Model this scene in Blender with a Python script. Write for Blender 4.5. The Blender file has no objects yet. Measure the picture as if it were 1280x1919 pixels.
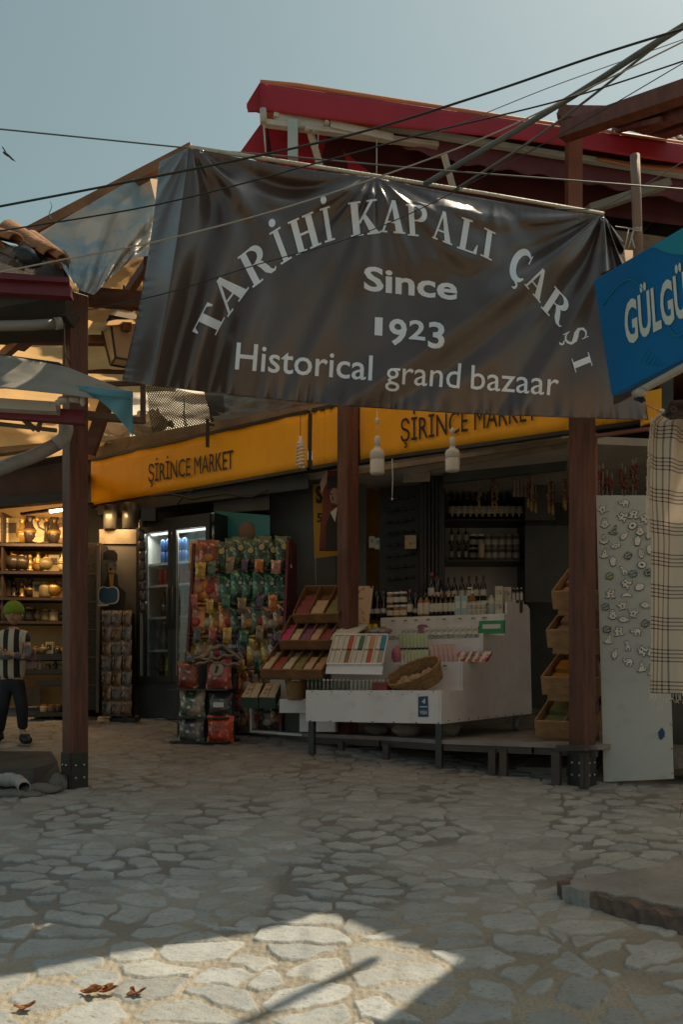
import bpy, bmesh, math, random
import numpy as np
from mathutils import Vector, Matrix
R = math.radians
SC = bpy.context.scene
COL = SC.collection
random.seed(7)
# ---------------------------------------------------------------- camera
cd = bpy.data.cameras.new('camera'); cam = bpy.data.objects.new('camera', cd); COL.objects.link(cam)
cam.location = (0, 0, 1.37); cam.rotation_euler = (R(90), 0, 0)
cd.sensor_fit = 'HORIZONTAL'; cd.sensor_width = 36; cd.lens = 45.0
cd.shift_y = 325.5 / 1280; cd.clip_end = 3000; cd.clip_start = .05
SC.camera = cam
# ---------------------------------------------------------------- sky and sun
SUN_EL, SUN_AZ = 55, 44          # elevation, and degrees to the right of the view direction
w = bpy.data.worlds.new('World'); SC.world = w; w.use_nodes = True
nt = w.node_tree; bg = nt.nodes['Background']
sky = nt.nodes.new('ShaderNodeTexSky'); sky.sky_type = 'NISHITA'; sky.sun_disc = False
sky.sun_elevation = R(SUN_EL); sky.sun_rotation = R(SUN_AZ)
sky.air_density = 1.6; sky.dust_density = 2.3; sky.ozone_density = 2.2; sky.altitude = 300
hs = nt.nodes.new('ShaderNodeHueSaturation'); hs.inputs['Saturation'].default_value = .72; hs.inputs['Hue'].default_value = .462
nt.links.new(sky.outputs[0], hs.inputs['Color'])
tn = nt.nodes.new('ShaderNodeMix'); tn.data_type = 'RGBA'; tn.blend_type = 'MULTIPLY'; tn.inputs[0].default_value = 1; tn.inputs[7].default_value = (.945, .955, .87, 1)
nt.links.new(hs.outputs[0], tn.inputs[6]); nt.links.new(tn.outputs[2], bg.inputs[0])
bg.inputs[1].default_value = .0535
sl = bpy.data.lights.new('sun', 'SUN'); sl.energy = 2.95; sl.angle = R(.6); sl.color = (1, .84, .61)
so = bpy.data.objects.new('sun', sl); COL.objects.link(so); so.location = (6, 6, 12)
sd = Vector((math.sin(R(SUN_AZ)) * math.cos(R(SUN_EL)), math.cos(R(SUN_AZ)) * math.cos(R(SUN_EL)), math.sin(R(SUN_EL))))
so.rotation_euler = sd.to_track_quat('Z', 'Y').to_euler()
SC.view_settings.view_transform = 'Standard'; SC.view_settings.look = 'None'
SC.view_settings.exposure = 0.62; SC.view_settings.gamma = 1
SC.cycles.max_bounces = 8; SC.cycles.transparent_max_bounces = 10; SC.cycles.use_denoising = True
SC.cycles.sample_clamp_indirect = 4
# ---------------------------------------------------------------- helpers
F = 1600.0
def P(px, py, D): return Vector(((px - 640) / F * D, D, 1.37 + (1285 - py) / F * D))
def gz(y): return .128 * y
def G(px, py, dz=0):
    D = (1.37 - dz) / ((py - 1285) / F + .128); return P(px, py, D)
def lerp(a, b, t): return a + (b - a) * t
def rz(a): return Matrix.Rotation(R(a), 3, 'Z')
def rx(a): return Matrix.Rotation(R(a), 3, 'X')
def ry(a): return Matrix.Rotation(R(a), 3, 'Y')
I3 = Matrix.Identity(3)
class M:
    def __init__(s): s.v = []; s.f = []; s.sm = []
    def add(s, vs, fs, smooth=False):
        n = len(s.v); s.v += [Vector(p) for p in vs]; s.f += [[i + n for i in q] for q in fs]; s.sm += [smooth] * len(fs); return s
    def hexa(s, b, t):            # bottom ring, top ring (same order)
        n = len(b); b = [Vector(p) for p in b]; t = [Vector(p) for p in t]
        nrm = (b[1] - b[0]).cross(b[2] - b[1]); up = t[0] - b[0]
        fs = [list(range(n))[::-1], list(range(n, 2 * n))] + [[i, (i + 1) % n, n + (i + 1) % n, n + i] for i in range(n)]
        if nrm.dot(up) < 0: fs = [q[::-1] for q in fs]
        return s.add(b + t, fs)
    def box(s, c, d, Rm=I3):
        c = Vector(c); x, y, z = d[0] / 2, d[1] / 2, d[2] / 2
        b = [c + Rm @ Vector(q) for q in ((-x, -y, -z), (x, -y, -z), (x, y, -z), (-x, y, -z))]
        t = [c + Rm @ Vector(q) for q in ((-x, -y, z), (x, -y, z), (x, y, z), (-x, y, z))]
        return s.hexa(b, t)
    def slab(s, pts, off):
        off = Vector(off); pts = [Vector(p) for p in pts]; return s.hexa(pts, [p + off for p in pts])
    def bar(s, a, b, w, h=None, up=(0, 0, 1)):
        a = Vector(a); b = Vector(b); h = h or w; d = (b - a).normalized(); x = d.cross(Vector(up))
        if x.length < 1e-4: x = d.cross(Vector((0, 1, 0)))
        x.normalize(); y = x.cross(d)
        q = [(-1, -1), (1, -1), (1, 1), (-1, 1)]
        return s.hexa([a + x * (i * w / 2) + y * (j * h / 2) for i, j in q], [b + x * (i * w / 2) + y * (j * h / 2) for i, j in q])
    def tube(s, pts, r, n=8, cap=True, closed=False):
        pts = [Vector(p) for p in pts]; m = len(pts); vs = []; pu = None
        for i, p in enumerate(pts):
            if closed: d = pts[(i + 1) % m] - pts[i - 1]
            else: d = pts[min(i + 1, m - 1)] - pts[max(i - 1, 0)]
            d.normalize()
            if pu is None:
                pu = d.cross(Vector((0, 0, 1)))
                if pu.length < 1e-3: pu = d.cross(Vector((0, 1, 0)))
            pu = (pu - d * pu.dot(d)).normalized(); w_ = d.cross(pu)
            rr = r[i] if isinstance(r, (list, tuple)) else r
            for k in range(n):
                a = 2 * math.pi * k / n; vs.append(p + pu * (math.cos(a) * rr) + w_ * (math.sin(a) * rr))
        fs = []
        for i in range(m if closed else m - 1):
            j = (i + 1) % m
            for k in range(n): fs.append([i * n + k, i * n + (k + 1) % n, j * n + (k + 1) % n, j * n + k])
        s.add(vs, fs, True)
        if cap and not closed:
            n0 = len(s.v) - len(vs); s.f += [[n0 + k for k in range(n)][::-1], [n0 + (m - 1) * n + k for k in range(n)]]; s.sm += [False, False]
        return s
    def lathe(s, c, prof, n=14, Rm=I3, smooth=True):
        c = Vector(c); vs = []; fs = []
        for r, z in prof:
            for k in range(n):
                a = 2 * math.pi * k / n; vs.append(c + Rm @ Vector((r * math.cos(a), r * math.sin(a), z)))
        for i in range(len(prof) - 1):
            for k in range(n): fs.append([i * n + k, i * n + (k + 1) % n, (i + 1) * n + (k + 1) % n, (i + 1) * n + k])
        s.add(vs, fs, smooth); n0 = len(s.v) - len(vs)
        s.f += [[n0 + k for k in range(n)][::-1], [n0 + (len(prof) - 1) * n + k for k in range(n)]]; s.sm += [False, False]
        return s
    def grid(s, fn, nu, nv, smooth=True, flip=False):
        vs = [fn(i / nu, j / nv) for j in range(nv + 1) for i in range(nu + 1)]
        fs = [[j * (nu + 1) + i, j * (nu + 1) + i + 1, (j + 1) * (nu + 1) + i + 1, (j + 1) * (nu + 1) + i] for j in range(nv) for i in range(nu)]
        if flip: fs = [q[::-1] for q in fs]
        return s.add(vs, fs, smooth)
    def ell(s, c, r, n=12, m=8, Rm=I3):
        pr = [(max(1e-4, math.sin(math.pi * j / m)), -math.cos(math.pi * j / m)) for j in range(m + 1)]
        c = Vector(c); vs = []; fs = []
        for q, z in pr:
            for k in range(n):
                a = 2 * math.pi * k / n; vs.append(c + Rm @ Vector((r[0] * q * math.cos(a), r[1] * q * math.sin(a), r[2] * z)))
        for i in range(m):
            for k in range(n): fs.append([i * n + k, i * n + (k + 1) % n, (i + 1) * n + (k + 1) % n, (i + 1) * n + k])
        return s.add(vs, fs, True)
MW = {}
def me(name, m, mt):
    d = bpy.data.meshes.new(name); d.from_pydata([tuple(p) for p in m.v], [], m.f)
    d.polygons.foreach_set('use_smooth', m.sm[:len(m.f)]); d.materials.append(mt); d.update(); return d
def mk(name, m, mt, parent=None, local=False, bev=0, solid=0):
    """one mesh object; world-space vertices unless local"""
    if parent is not None:
        pm = MW[parent.name]
        if not local:
            inv = pm.inverted(); m2 = M(); m2.v = [inv @ p for p in m.v]; m2.f = m.f; m2.sm = m.sm; m = m2
        o = bpy.data.objects.new(name, me(name, m, mt)); COL.objects.link(o); o.parent = parent; MW[o.name] = pm.copy()
    else:
        lo = [min(p[i] for p in m.v) for i in range(3)]; hi = [max(p[i] for p in m.v) for i in range(3)]
        c = Vector(((lo[0] + hi[0]) / 2, (lo[1] + hi[1]) / 2, lo[2])) if not local else Vector((0, 0, 0))
        m2 = M(); m2.v = [p - c for p in m.v]; m2.f = m.f; m2.sm = m.sm
        o = bpy.data.objects.new(name, me(name, m2, mt)); COL.objects.link(o); o.location = c; MW[o.name] = Matrix.Translation(c)
    if solid: md = o.modifiers.new('thickness', 'SOLIDIFY'); md.thickness = solid; md.offset = 0
    if bev: md = o.modifiers.new('bevel', 'BEVEL'); md.width = bev; md.segments = 2; md.limit_method = 'ANGLE'
    return o
def tag(o, label=None, cat=None, group=None, kind=None):
    if label: o['label'] = label
    if cat: o['category'] = cat
    if group: o['group'] = group
    if kind: o['kind'] = kind
    return o
def thing(name, label, cat, loc=(0, 0, 0), rot=0, group=None):
    o = bpy.data.objects.new(name, None); COL.objects.link(o); o.location = loc; o.rotation_euler = (0, 0, R(rot)); o.empty_display_size = .1
    MW[o.name] = Matrix.Translation(Vector(loc)) @ Matrix.Rotation(R(rot), 4, 'Z'); return tag(o, label, cat, group)
def struct(name, m, mt): return tag(mk(name, m, mt), kind='structure')
KIDS = {}
def dup(root, loc, rot=0, label=None, group=None, scale=None, mats=None, rotx=0, roty=0):
    if root.name not in KIDS: KIDS[root.name] = [(ch, list(ch.children)) for ch in root.children]
    r = root.copy(); COL.objects.link(r); r.location = loc; r.rotation_euler = (R(rotx), R(roty), R(rot))
    if scale: r.scale = scale if not isinstance(scale, (int, float)) else (scale,) * 3
    if label: r['label'] = label
    if group: r['group'] = group
    for ch, sub in KIDS[root.name]:
        c = ch.copy(); COL.objects.link(c); c.parent = r
        for g in sub:
            d = g.copy(); COL.objects.link(d); d.parent = c
    return r
def setmat(o, mt):
    o.material_slots[0].link = 'OBJECT'; o.material_slots[0].material = mt
class Once:
    """first placement moves the built thing itself, later ones copy it"""
    def __init__(s, root): s.root = root; s.first = True; bpy.context.view_layer.update()
    def put(s, loc, rot=0, label=None, group=None, scale=None, rotx=0, roty=0):
        if s.root.name not in KIDS: KIDS[s.root.name] = [(ch, list(ch.children)) for ch in s.root.children]
        if s.first:
            s.first = False; r = s.root; s.tmpl = [(r.name)]
            r.location = loc; r.rotation_euler = (R(rotx), R(roty), R(rot)); r.scale = (1, 1, 1)
            if scale: r.scale = scale if not isinstance(scale, (int, float)) else (scale,) * 3
            if label: r['label'] = label
            if group: r['group'] = group
            return r
        r = dup(s.root, loc, rot, label, group, scale or 1.0, None, rotx, roty); return r
ORD = ['first', 'second', 'third', 'fourth', 'fifth', 'sixth', 'seventh', 'eighth', 'ninth', 'tenth', 'eleventh', 'twelfth', 'thirteenth', 'fourteenth', 'fifteenth', 'sixteenth']
# ---------------------------------------------------------------- materials
MC = {}
def mat(name, col, rough=.6, var=.25, sc=6, bump=.08, bs=60, metal=0, col2=None, stretch=(1, 1, 1), spec=.5, transl=0, emis=0, coat=0, thr=None, detail=4, dirt=0):
    if name in MC: return MC[name]
    m = bpy.data.materials.new(name); m.use_nodes = True; n = m.node_tree; N = n.nodes; L = n.links
    b = N['Principled BSDF']; out = N['Material Output']
    tc = N.new('ShaderNodeTexCoord'); mp = N.new('ShaderNodeMapping'); mp.inputs['Scale'].default_value = stretch
    L.new(tc.outputs['Object'], mp.inputs[0])
    no = N.new('ShaderNodeTexNoise'); no.inputs['Scale'].default_value = sc; no.inputs['Detail'].default_value = detail; L.new(mp.outputs[0], no.inputs['Vector'])
    rp = N.new('ShaderNodeValToRGB'); a, c = (thr or (.35, .68)); rp.color_ramp.elements[0].position = a; rp.color_ramp.elements[1].position = c
    L.new(no.outputs[0], rp.inputs[0])
    c2 = col2 or tuple(x * (1 - var) for x in col)
    rp.color_ramp.elements[0].color = (*c2, 1); rp.color_ramp.elements[1].color = (*col, 1)
    src = rp.outputs[0]
    if dirt:
        n3 = N.new('ShaderNodeTexNoise'); n3.inputs['Scale'].default_value = sc * 4.3; n3.inputs['Detail'].default_value = 6; L.new(mp.outputs[0], n3.inputs['Vector'])
        r3 = N.new('ShaderNodeValToRGB'); r3.color_ramp.elements[0].position = .55; r3.color_ramp.elements[1].position = .72; L.new(n3.outputs[0], r3.inputs[0])
        mx = N.new('ShaderNodeMix'); mx.data_type = 'RGBA'; mf = N.new('ShaderNodeMath'); mf.operation = 'MULTIPLY'; mf.inputs[1].default_value = dirt
        L.new(r3.outputs[0], mf.inputs[0]); L.new(mf.outputs[0], mx.inputs[0]); L.new(src, mx.inputs[6]); mx.inputs[7].default_value = (*[x * .35 for x in col], 1); src = mx.outputs[2]
    L.new(src, b.inputs['Base Color'])
    b.inputs['Roughness'].default_value = rough; b.inputs['Metallic'].default_value = metal; b.inputs['Specular IOR Level'].default_value = spec
    if coat: b.inputs['Coat Weight'].default_value = coat
    if bump:
        n2 = N.new('ShaderNodeTexNoise'); n2.inputs['Scale'].default_value = bs; n2.inputs['Detail'].default_value = 5; L.new(mp.outputs[0], n2.inputs['Vector'])
        bp = N.new('ShaderNodeBump'); bp.inputs['Strength'].default_value = min(1, bump * 3); bp.inputs['Distance'].default_value = .01; L.new(n2.outputs[0], bp.inputs['Height']); L.new(bp.outputs[0], b.inputs['Normal'])
    if emis: L.new(src, b.inputs['Emission Color']); b.inputs['Emission Strength'].default_value = emis
    if transl:
        t = N.new('ShaderNodeBsdfTranslucent'); L.new(src, t.inputs[0]); ms = N.new('ShaderNodeMixShader'); ms.inputs[0].default_value = transl
        L.new(b.outputs[0], ms.inputs[1]); L.new(t.outputs[0], ms.inputs[2]); L.new(ms.outputs[0], out.inputs[0])
    MC[name] = m; return m
def glass(name, tint=(1, 1, 1), refl=.12, op=0.0):
    if name in MC: return MC[name]
    m = bpy.data.materials.new(name); m.use_nodes = True; N = m.node_tree.nodes; L = m.node_tree.links
    b = N['Principled BSDF']; b.inputs['Base Color'].default_value = (*tint, 1); b.inputs['Roughness'].default_value = .08
    t = N.new('ShaderNodeBsdfTransparent'); t.inputs[0].default_value = (*tint, 1)
    fr = N.new('ShaderNodeFresnel'); fr.inputs[0].default_value = 1.45; ad = N.new('ShaderNodeMath'); ad.operation = 'ADD'; ad.inputs[1].default_value = op; ad.use_clamp = True
    g = N.new('ShaderNodeBsdfGlossy'); g.inputs['Roughness'].default_value = .06
    L.new(fr.outputs[0], ad.inputs[0]); ms = N.new('ShaderNodeMixShader'); L.new(ad.outputs[0], ms.inputs[0]); L.new(t.outputs[0], ms.inputs[1]); L.new(g.outputs[0], ms.inputs[2])
    L.new(ms.outputs[0], N['Material Output'].inputs[0]); MC[name] = m; return m
WOOD = mat('brown_post_paint', (.15, .05, .03), .42, .5, 5, .3, 26, stretch=(6, 6, .6), dirt=.4)
WOODR = mat('red_brown_steel', (.2, .065, .04), .45, .4, 4, .06, 40, stretch=(3, 3, .8), dirt=.4)
BEAM = mat('pergola_wood', (.16, .062, .03), .6, .45, 5, .2, 40, stretch=(1, 5, 5), dirt=.4)
CRATEW = mat('pine_wood', (.44, .25, .12), .6, .35, 5, .12, 60, stretch=(1, 6, 6), dirt=.3)
BINW = mat('bin_wood', (.25, .12, .05), .6, .35, 5, .12, 60, stretch=(1, 6, 6))
BLACK = mat('black_paint', (.022, .024, .024), .4, .3, 8, .05)
DARK = mat('dark_grey_paint', (.052, .058, .058), .5, .35, 4, .06, dirt=.4)
STEEL = mat('bolt_steel', (.5, .5, .48), .3, .2, 20, 0, metal=.9)
WHITEP = mat('white_board', (.74, .71, .73), .5, .16, 2.2, .05, 30, dirt=.22)
WHITE2 = mat('white_plastic', (.68, .68, .66), .35, .08, 8, .02)
YEL = mat('yellow_vinyl', (.95, .45, .004), .5, .14, 2.2, .12, 9, stretch=(1, 1, .5), dirt=.12)
INK = mat('black_ink', (.012, .01, .008), .5, .1, 8, 0)
CREAM = mat('cream_canvas', (.72, .44, .19), .8, .2, 3, .25, 14, transl=.88)
PALE = mat('pale_tarp', (.92, .85, .68), .7, .2, 3, .3, 10, transl=.88)
CONC = mat('concrete', (.2, .19, .17), .85, .35, 5, .4, 40, dirt=.5)
PLAST = mat('plaster', (.3, .235, .17), .9, .4, 3, .5, 22, dirt=.6)
WALLG = mat('grey_wall_panel', (.13, .145, .15), .5, .2, 1.5, .08, 8, dirt=.2)
PVC = mat('grey_pvc_pipe', (.3, .28, .26), .45, .25, 6, .05, dirt=.4)
def text_m(s, boldness=0.0, char_fn=None):
    """flat text as (verts2d, faces) in unit box 0..1 x 0..1 (bbox of the text; y0 = baseline, y1 = cap height)"""
    c = bpy.data.curves.new('t', 'FONT'); c.body = s; c.size = 1; c.offset = boldness; c.resolution_u = 3
    o = bpy.data.objects.new('t', c); COL.objects.link(o)
    d = bpy.data.meshes.new_from_object(o.evaluated_get(bpy.context.evaluated_depsgraph_get()))
    vs = [(v.co.x, v.co.y) for v in d.vertices]; fs = [list(p.vertices) for p in d.polygons]
    bpy.data.objects.remove(o); bpy.data.curves.remove(c); bpy.data.meshes.remove(d)
    x0 = min(v[0] for v in vs); x1 = max(v[0] for v in vs)
    return [((x - x0) / (x1 - x0), y / .69) for x, y in vs], fs
def quadmap(q, x, y):     # q = bottom-left, bottom-right, top-right, top-left in pixels
    a = (lerp(q[0][0], q[1][0], x), lerp(q[0][1], q[1][1], x)); b = (lerp(q[3][0], q[2][0], x), lerp(q[3][1], q[2][1], x))
    return (lerp(a[0], b[0], y), lerp(a[1], b[1], y))
def plane_hit(px, py, p0, n):
    d = Vector(((px - 640) / F, 1, (1285 - py) / F)); o = Vector((0, 0, 1.37)); return o + d * ((p0 - o).dot(n) / d.dot(n))
def text_on_plane(name, s, q, p0, n, mt, parent, bold=0.0, off=.004, th=.002):
    n = n.normalized(); n = n if n.y < 0 else -n
    vs, fs = text_m(s, bold); m = M(); pts = [plane_hit(*quadmap(q, x, y), p0 + n * off, n) for x, y in vs]
    k = len(pts); m.add(pts + [p + n * th for p in pts], fs + [[i + k for i in f] for f in fs]); 
    return mk(name, m, mt, parent)
# ================================================================ GROUND
rng = np.random.default_rng(3)
def vn(x, y, seed, f=1.0):          # cheap smooth noise: sum of sines
    r = np.random.default_rng(seed); o = 0
    for k in range(7):
        a = r.uniform(0, 6.28); w_ = f * r.uniform(.6, 1.9); p = r.uniform(0, 6.28)
        o = o + np.sin((x * math.cos(a) + y * math.sin(a)) * w_ + p)
    return o / 3.5
def voro(x, y, sx, sy, seed):
    gx, gy = x / sx, y / sy; ix, iy = np.floor(gx), np.floor(gy)
    def pt(cx, cy):
        h = np.sin(cx * 127.1 + cy * 311.7 + seed) * 43758.5453; h2 = np.sin(cx * 269.5 + cy * 183.3 + seed * 2) * 43758.5453
        return cx + .5 + .44 * (2 * (h - np.floor(h)) - 1), cy + .5 + .44 * (2 * (h2 - np.floor(h2)) - 1)
    best = np.full(x.shape, 1e9); bx = np.zeros_like(x); by = np.zeros_like(x); cid = np.zeros_like(x)
    for i in (-2, -1, 0, 1, 2):
        for j in (-2, -1, 0, 1, 2):
            qx, qy = pt(ix + i, iy + j); d = (qx - gx) ** 2 + (qy - gy) ** 2; k = d < best
            best = np.where(k, d, best); bx = np.where(k, qx, bx); by = np.where(k, qy, by)
            cid = np.where(k, np.abs(np.sin((ix + i) * 12.9898 + (iy + j) * 78.233 + seed)) * 999 % 1, cid)
    ed = np.full(x.shape, 1e9)
    for i in (-2, -1, 0, 1, 2):
        for j in (-2, -1, 0, 1, 2):
            qx, qy = pt(ix + i, iy + j); dx, dy = (qx - bx) * sx, (qy - by) * sy; l = np.sqrt(dx * dx + dy * dy)
            mx, my = (qx + bx) / 2 * sx, (qy + by) / 2 * sy
            e = ((mx - x) * dx + (my - y) * dy) / np.maximum(l, 1e-6); ed = np.where(l > 1e-4, np.minimum(ed, e), ed)
    return ed, cid, x - bx * sx, y - by * sy
def ground():
    NX, NY = 820, 900
    t = np.linspace(0, 1, NY); Y = 2.05 * (9.6 / 2.05) ** t           # finer near the camera
    X, Yg = np.meshgrid(np.linspace(-1, 1, NX), Y); X = X * (0.52 * Yg + .35)
    wx = X + .035 * vn(X, Yg, 1, 9) + .012 * vn(X, Yg, 2, 34); wy = Yg + .022 * vn(X, Yg, 3, 9) + .009 * vn(X, Yg, 4, 36)
    e1, c1, ax, ay = voro(wx, wy, .30, .128, 11.3)
    a = R(-26); rxx = wx * math.cos(a) - wy * math.sin(a); ryy = wx * math.sin(a) + wy * math.cos(a)
    e2, c2, bx, by = voro(rxx, ryy, .36, .115, 5.1)
    e3, c3, dx3, dy3 = voro(wx, wy, .27, .088, 23.7); up = (Yg + .25 * vn(X, Yg, 77, 4) > 3.55)
    e1 = np.where(up, e3, e1); c1 = np.where(up, c3, c1); ax = np.where(up, dx3, ax); ay = np.where(up, dy3, ay)
    seam = X - (.92 - .16 * (Yg - 2.6) + .03 * vn(X, Yg, 9, 6)); right = (seam > 0) & (Yg < 4.3)
    sdist = np.abs(seam); e = np.where(right, e2, e1); c = np.where(right, c2, c1); lx = np.where(right, bx, ax); ly = np.where(right, by, ay)
    e = np.where(Yg < 4.3, np.minimum(e, sdist * .8 + .004), e)
    near = 1 / (1 + np.exp((Yg - 3.5) * 7))                     # wide sandy joints near, tight joints farther up
    nb = vn(X, Yg, 21, 3)
    gap = .002 + near * np.where(seam > -.1, .003, .0105) * (1 + .55 * nb) + .003 * np.abs(vn(X, Yg, 31, 60))
    gap = np.maximum(gap, .002)
    s = np.clip((e - gap) / .006, 0, 1); s = s * s * (3 - 2 * s)
    tiltx = (np.sin(c * 77) * .012); tilty = (np.cos(c * 131) * .026)
    top = .0015 + .0024 * np.sin(c * 211) + tiltx * lx + tilty * ly + .0018 * vn(X, Yg, 41, 42) + .0012 * vn(X, Yg, 42, 110)
    crackn = vn(X, Yg, 51, 5)
    deep = np.clip((crackn + .35) * 1.1, 0, .62) * (.85 - near * .45)
    mort = -.004 - .002 * (1 - near) - .006 * deep * (e < gap + .006) + .0022 * vn(X, Yg, 61, 130)
    Z = .128 * Yg + top * s + mort * (1 - s) + .012 * vn(X, Yg, 71, 2.3)
    dk = deep * (1 - s)
    co = np.stack([X, Yg, Z], -1).reshape(-1, 3)
    idx = np.arange(NX * NY).reshape(NY, NX)
    f = np.stack([idx[:-1, :-1], idx[:-1, 1:], idx[1:, 1:], idx[1:, :-1]], -1).reshape(-1, 4)
    d = bpy.data.meshes.new('ground'); d.vertices.add(len(co)); d.vertices.foreach_set('co', co.ravel())
    d.loops.add(f.size); d.loops.foreach_set('vertex_index', f.ravel().astype(np.int32)); d.polygons.add(len(f))
    d.polygons.foreach_set('loop_start', np.arange(0, f.size, 4, dtype=np.int32)); d.update(calc_edges=True)
    d.polygons.foreach_set('use_smooth', np.ones(len(f), bool))
    for nm, ar in (('stone', s), ('cell', c), ('crack', dk), ('near', near), ('far_shade', np.clip((Yg + .35 * vn(X, Yg, 88, 2) - 4.5) / 2.0, 0, 1))):
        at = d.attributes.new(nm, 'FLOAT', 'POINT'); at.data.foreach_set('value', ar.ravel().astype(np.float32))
    m = bpy.data.materials.new('stone_paving'); m.use_nodes = True; N = m.node_tree.nodes; L = m.node_tree.links; b = N['Principled BSDF']
    def attr(n): a_ = N.new('ShaderNodeAttribute'); a_.attribute_name = n; return a_.outputs['Fac']
    def mix(f_, a_, b_, mode='MIX'):
        x = N.new('ShaderNodeMix'); x.data_type = 'RGBA'; x.blend_type = mode
        for sck, v in ((0, f_), (6, a_), (7, b_)):
            if isinstance(v, (tuple, float)): x.inputs[sck].default_value = v if isinstance(v, float) else (*v, 1)
            else: L.new(v, x.inputs[sck])
        return x.outputs[2]
    def noise(sc, det=6, st=(1, 1, 1)):
        tc = N.new('ShaderNodeTexCoord'); mp = N.new('ShaderNodeMapping'); mp.inputs['Scale'].default_value = st; L.new(tc.outputs['Object'], mp.inputs[0])
        n_ = N.new('ShaderNodeTexNoise'); n_.inputs['Scale'].default_value = sc; n_.inputs['Detail'].default_value = det; L.new(mp.outputs[0], n_.inputs['Vector']); return n_.outputs['Fac']
    def ramp(v, a_, c_):
        r_ = N.new('ShaderNodeMapRange'); r_.inputs[1].default_value = a_; r_.inputs[2].default_value = c_; L.new(v, r_.inputs[0]); return r_.outputs[0]
    cr = N.new('ShaderNodeValToRGB'); L.new(attr('cell'), cr.inputs[0]); el = cr.color_ramp.elements
    el[0].color = (.33, .35, .35, 1); el[1].color = (.50, .535, .55, 1)
    for p_, c_ in ((.2, (.44, .475, .47, 1)), (.4, (.52, .55, .56, 1)), (.55, (.36, .40, .42, 1)), (.7, (.50, .52, .50, 1)), (.85, (.41, .44, .44, 1))): q = el.new(p_); q.color = c_
    st = mix(ramp(noise(7, 8), .3, .75), cr.outputs[0], (.25, .235, .21)); st = mix(.55, cr.outputs[0], st)
    st = mix(ramp(noise(55, 8, (1, 2.2, 1)), .56, .74), st, (.2, .19, .17))
    mo = mix(ramp(noise(160, 4), .3, .7), (.29, .26, .20), (.47, .42, .34)); mo = mix(ramp(noise(5, 4), .4, .7), mo, (.33, .30, .245))
    sm_ = N.new('ShaderNodeMapRange'); sm_.inputs[3].default_value = .62; sm_.inputs[4].default_value = .0; L.new(attr('near'), sm_.inputs[0])
    mo = mix(sm_.outputs[0], mo, (.34, .37, .38)); base = mix(attr('stone'), mo, st); base = mix(attr('crack'), base, (.075, .075, .07))  # far joints greyed to stand for shade beyond the sun patch
    far = N.new('ShaderNodeMath'); far.operation = 'MULTIPLY'; far.inputs[0].default_value = 1; L.new(attr('far_shade'), far.inputs[1])
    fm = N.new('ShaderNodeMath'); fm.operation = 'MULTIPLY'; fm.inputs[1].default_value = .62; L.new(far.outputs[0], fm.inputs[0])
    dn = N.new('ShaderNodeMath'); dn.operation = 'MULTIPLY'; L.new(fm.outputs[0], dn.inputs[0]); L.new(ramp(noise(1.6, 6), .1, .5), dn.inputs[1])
    base = mix(dn.outputs[0], base, (.17, .125, .10))               # darker and browner with distance: deeper shade put into the ground colour
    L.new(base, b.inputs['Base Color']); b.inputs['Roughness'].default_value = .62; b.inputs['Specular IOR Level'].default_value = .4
    bp = N.new('ShaderNodeBump'); bp.inputs['Strength'].default_value = .55; bp.inputs['Distance'].default_value = .006
    L.new(noise(90, 8), bp.inputs['Height']); L.new(bp.outputs[0], b.inputs['Normal'])
    d.materials.append(m)
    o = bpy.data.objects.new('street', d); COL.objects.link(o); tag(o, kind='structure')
    g = M(); pts = [(-1.45, 2.06), (1.45, 2.06), (5.4, 9.55), (-5.4, 9.55)]
    # the rest of the village ground, reaching the horizon a little below the paving
    g.add([(-600, -400, -52), (600, -400, -52), (600, 0, -.06), (600, 11, 1.35), (600, 700, 1.4), (-600, 700, 1.4), (-600, 11, 1.35), (-600, 0, -.06)],
          [[0, 1, 2, 7], [7, 2, 3, 6], [6, 3, 4, 5]])
    struct('ground', g, mat('village_ground', (.3, .26, .2), .9, .3, 1, .3, 20))
ground()
# raised concrete pavement at the right, its broken stone edge
pv = M(); top = [G(1054, 1660, .07), G(1100, 1638, .07), G(1200, 1618, .07), G(1420, 1590, .07), G(1500, 1738, .07), G(1290, 1703, .07), G(1165, 1676, .07)]
def eo(i, k): return Vector((math.sin(i * 7.3) * .012, math.cos(i * 5.1) * .012, 0)) if k else Vector()
ring = []
for i in range(len(top)):
    a_, b_ = top[i], top[(i + 1) % len(top)]
    for k in range(10): ring.append(a_.lerp(b_, k / 10) + eo(len(ring), 1))
for p in ring: p.z = gz(p.y) + .07 - .055 * min(1, max(0, (p.y - 3.7) / .5))
base = [Vector((p.x + math.sin(i * 3.7) * .008, p.y - .018 + math.sin(i * 2.3) * .01, gz(p.y) - .05)) for i, p in enumerate(ring)]
cen = sum(ring, Vector()) / len(ring); cen.z = gz(cen.y) + .06
pv.add(base + ring + [cen], [[i, (i + 1) % 70, 70 + (i + 1) % 70, 70 + i] for i in range(70)] + [[70 + i, 70 + (i + 1) % 70, 140] for i in range(70)])
struct('pavement', pv, mat('cracked_concrete', (.36, .35, .33), .85, .35, 4, .5, 30, dirt=.35))
kb = M(); kp_ = [(1040, 1678), (1062, 1688), (1105, 1702), (1150, 1716), (1200, 1732), (1245, 1744), (1300, 1756), (1400, 1775)]
kq = [G(*p) for p in kp_]
def kpt(s):
    i = min(int(s * 7), 6); return kq[i].lerp(kq[i + 1], s * 7 - i)
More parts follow.
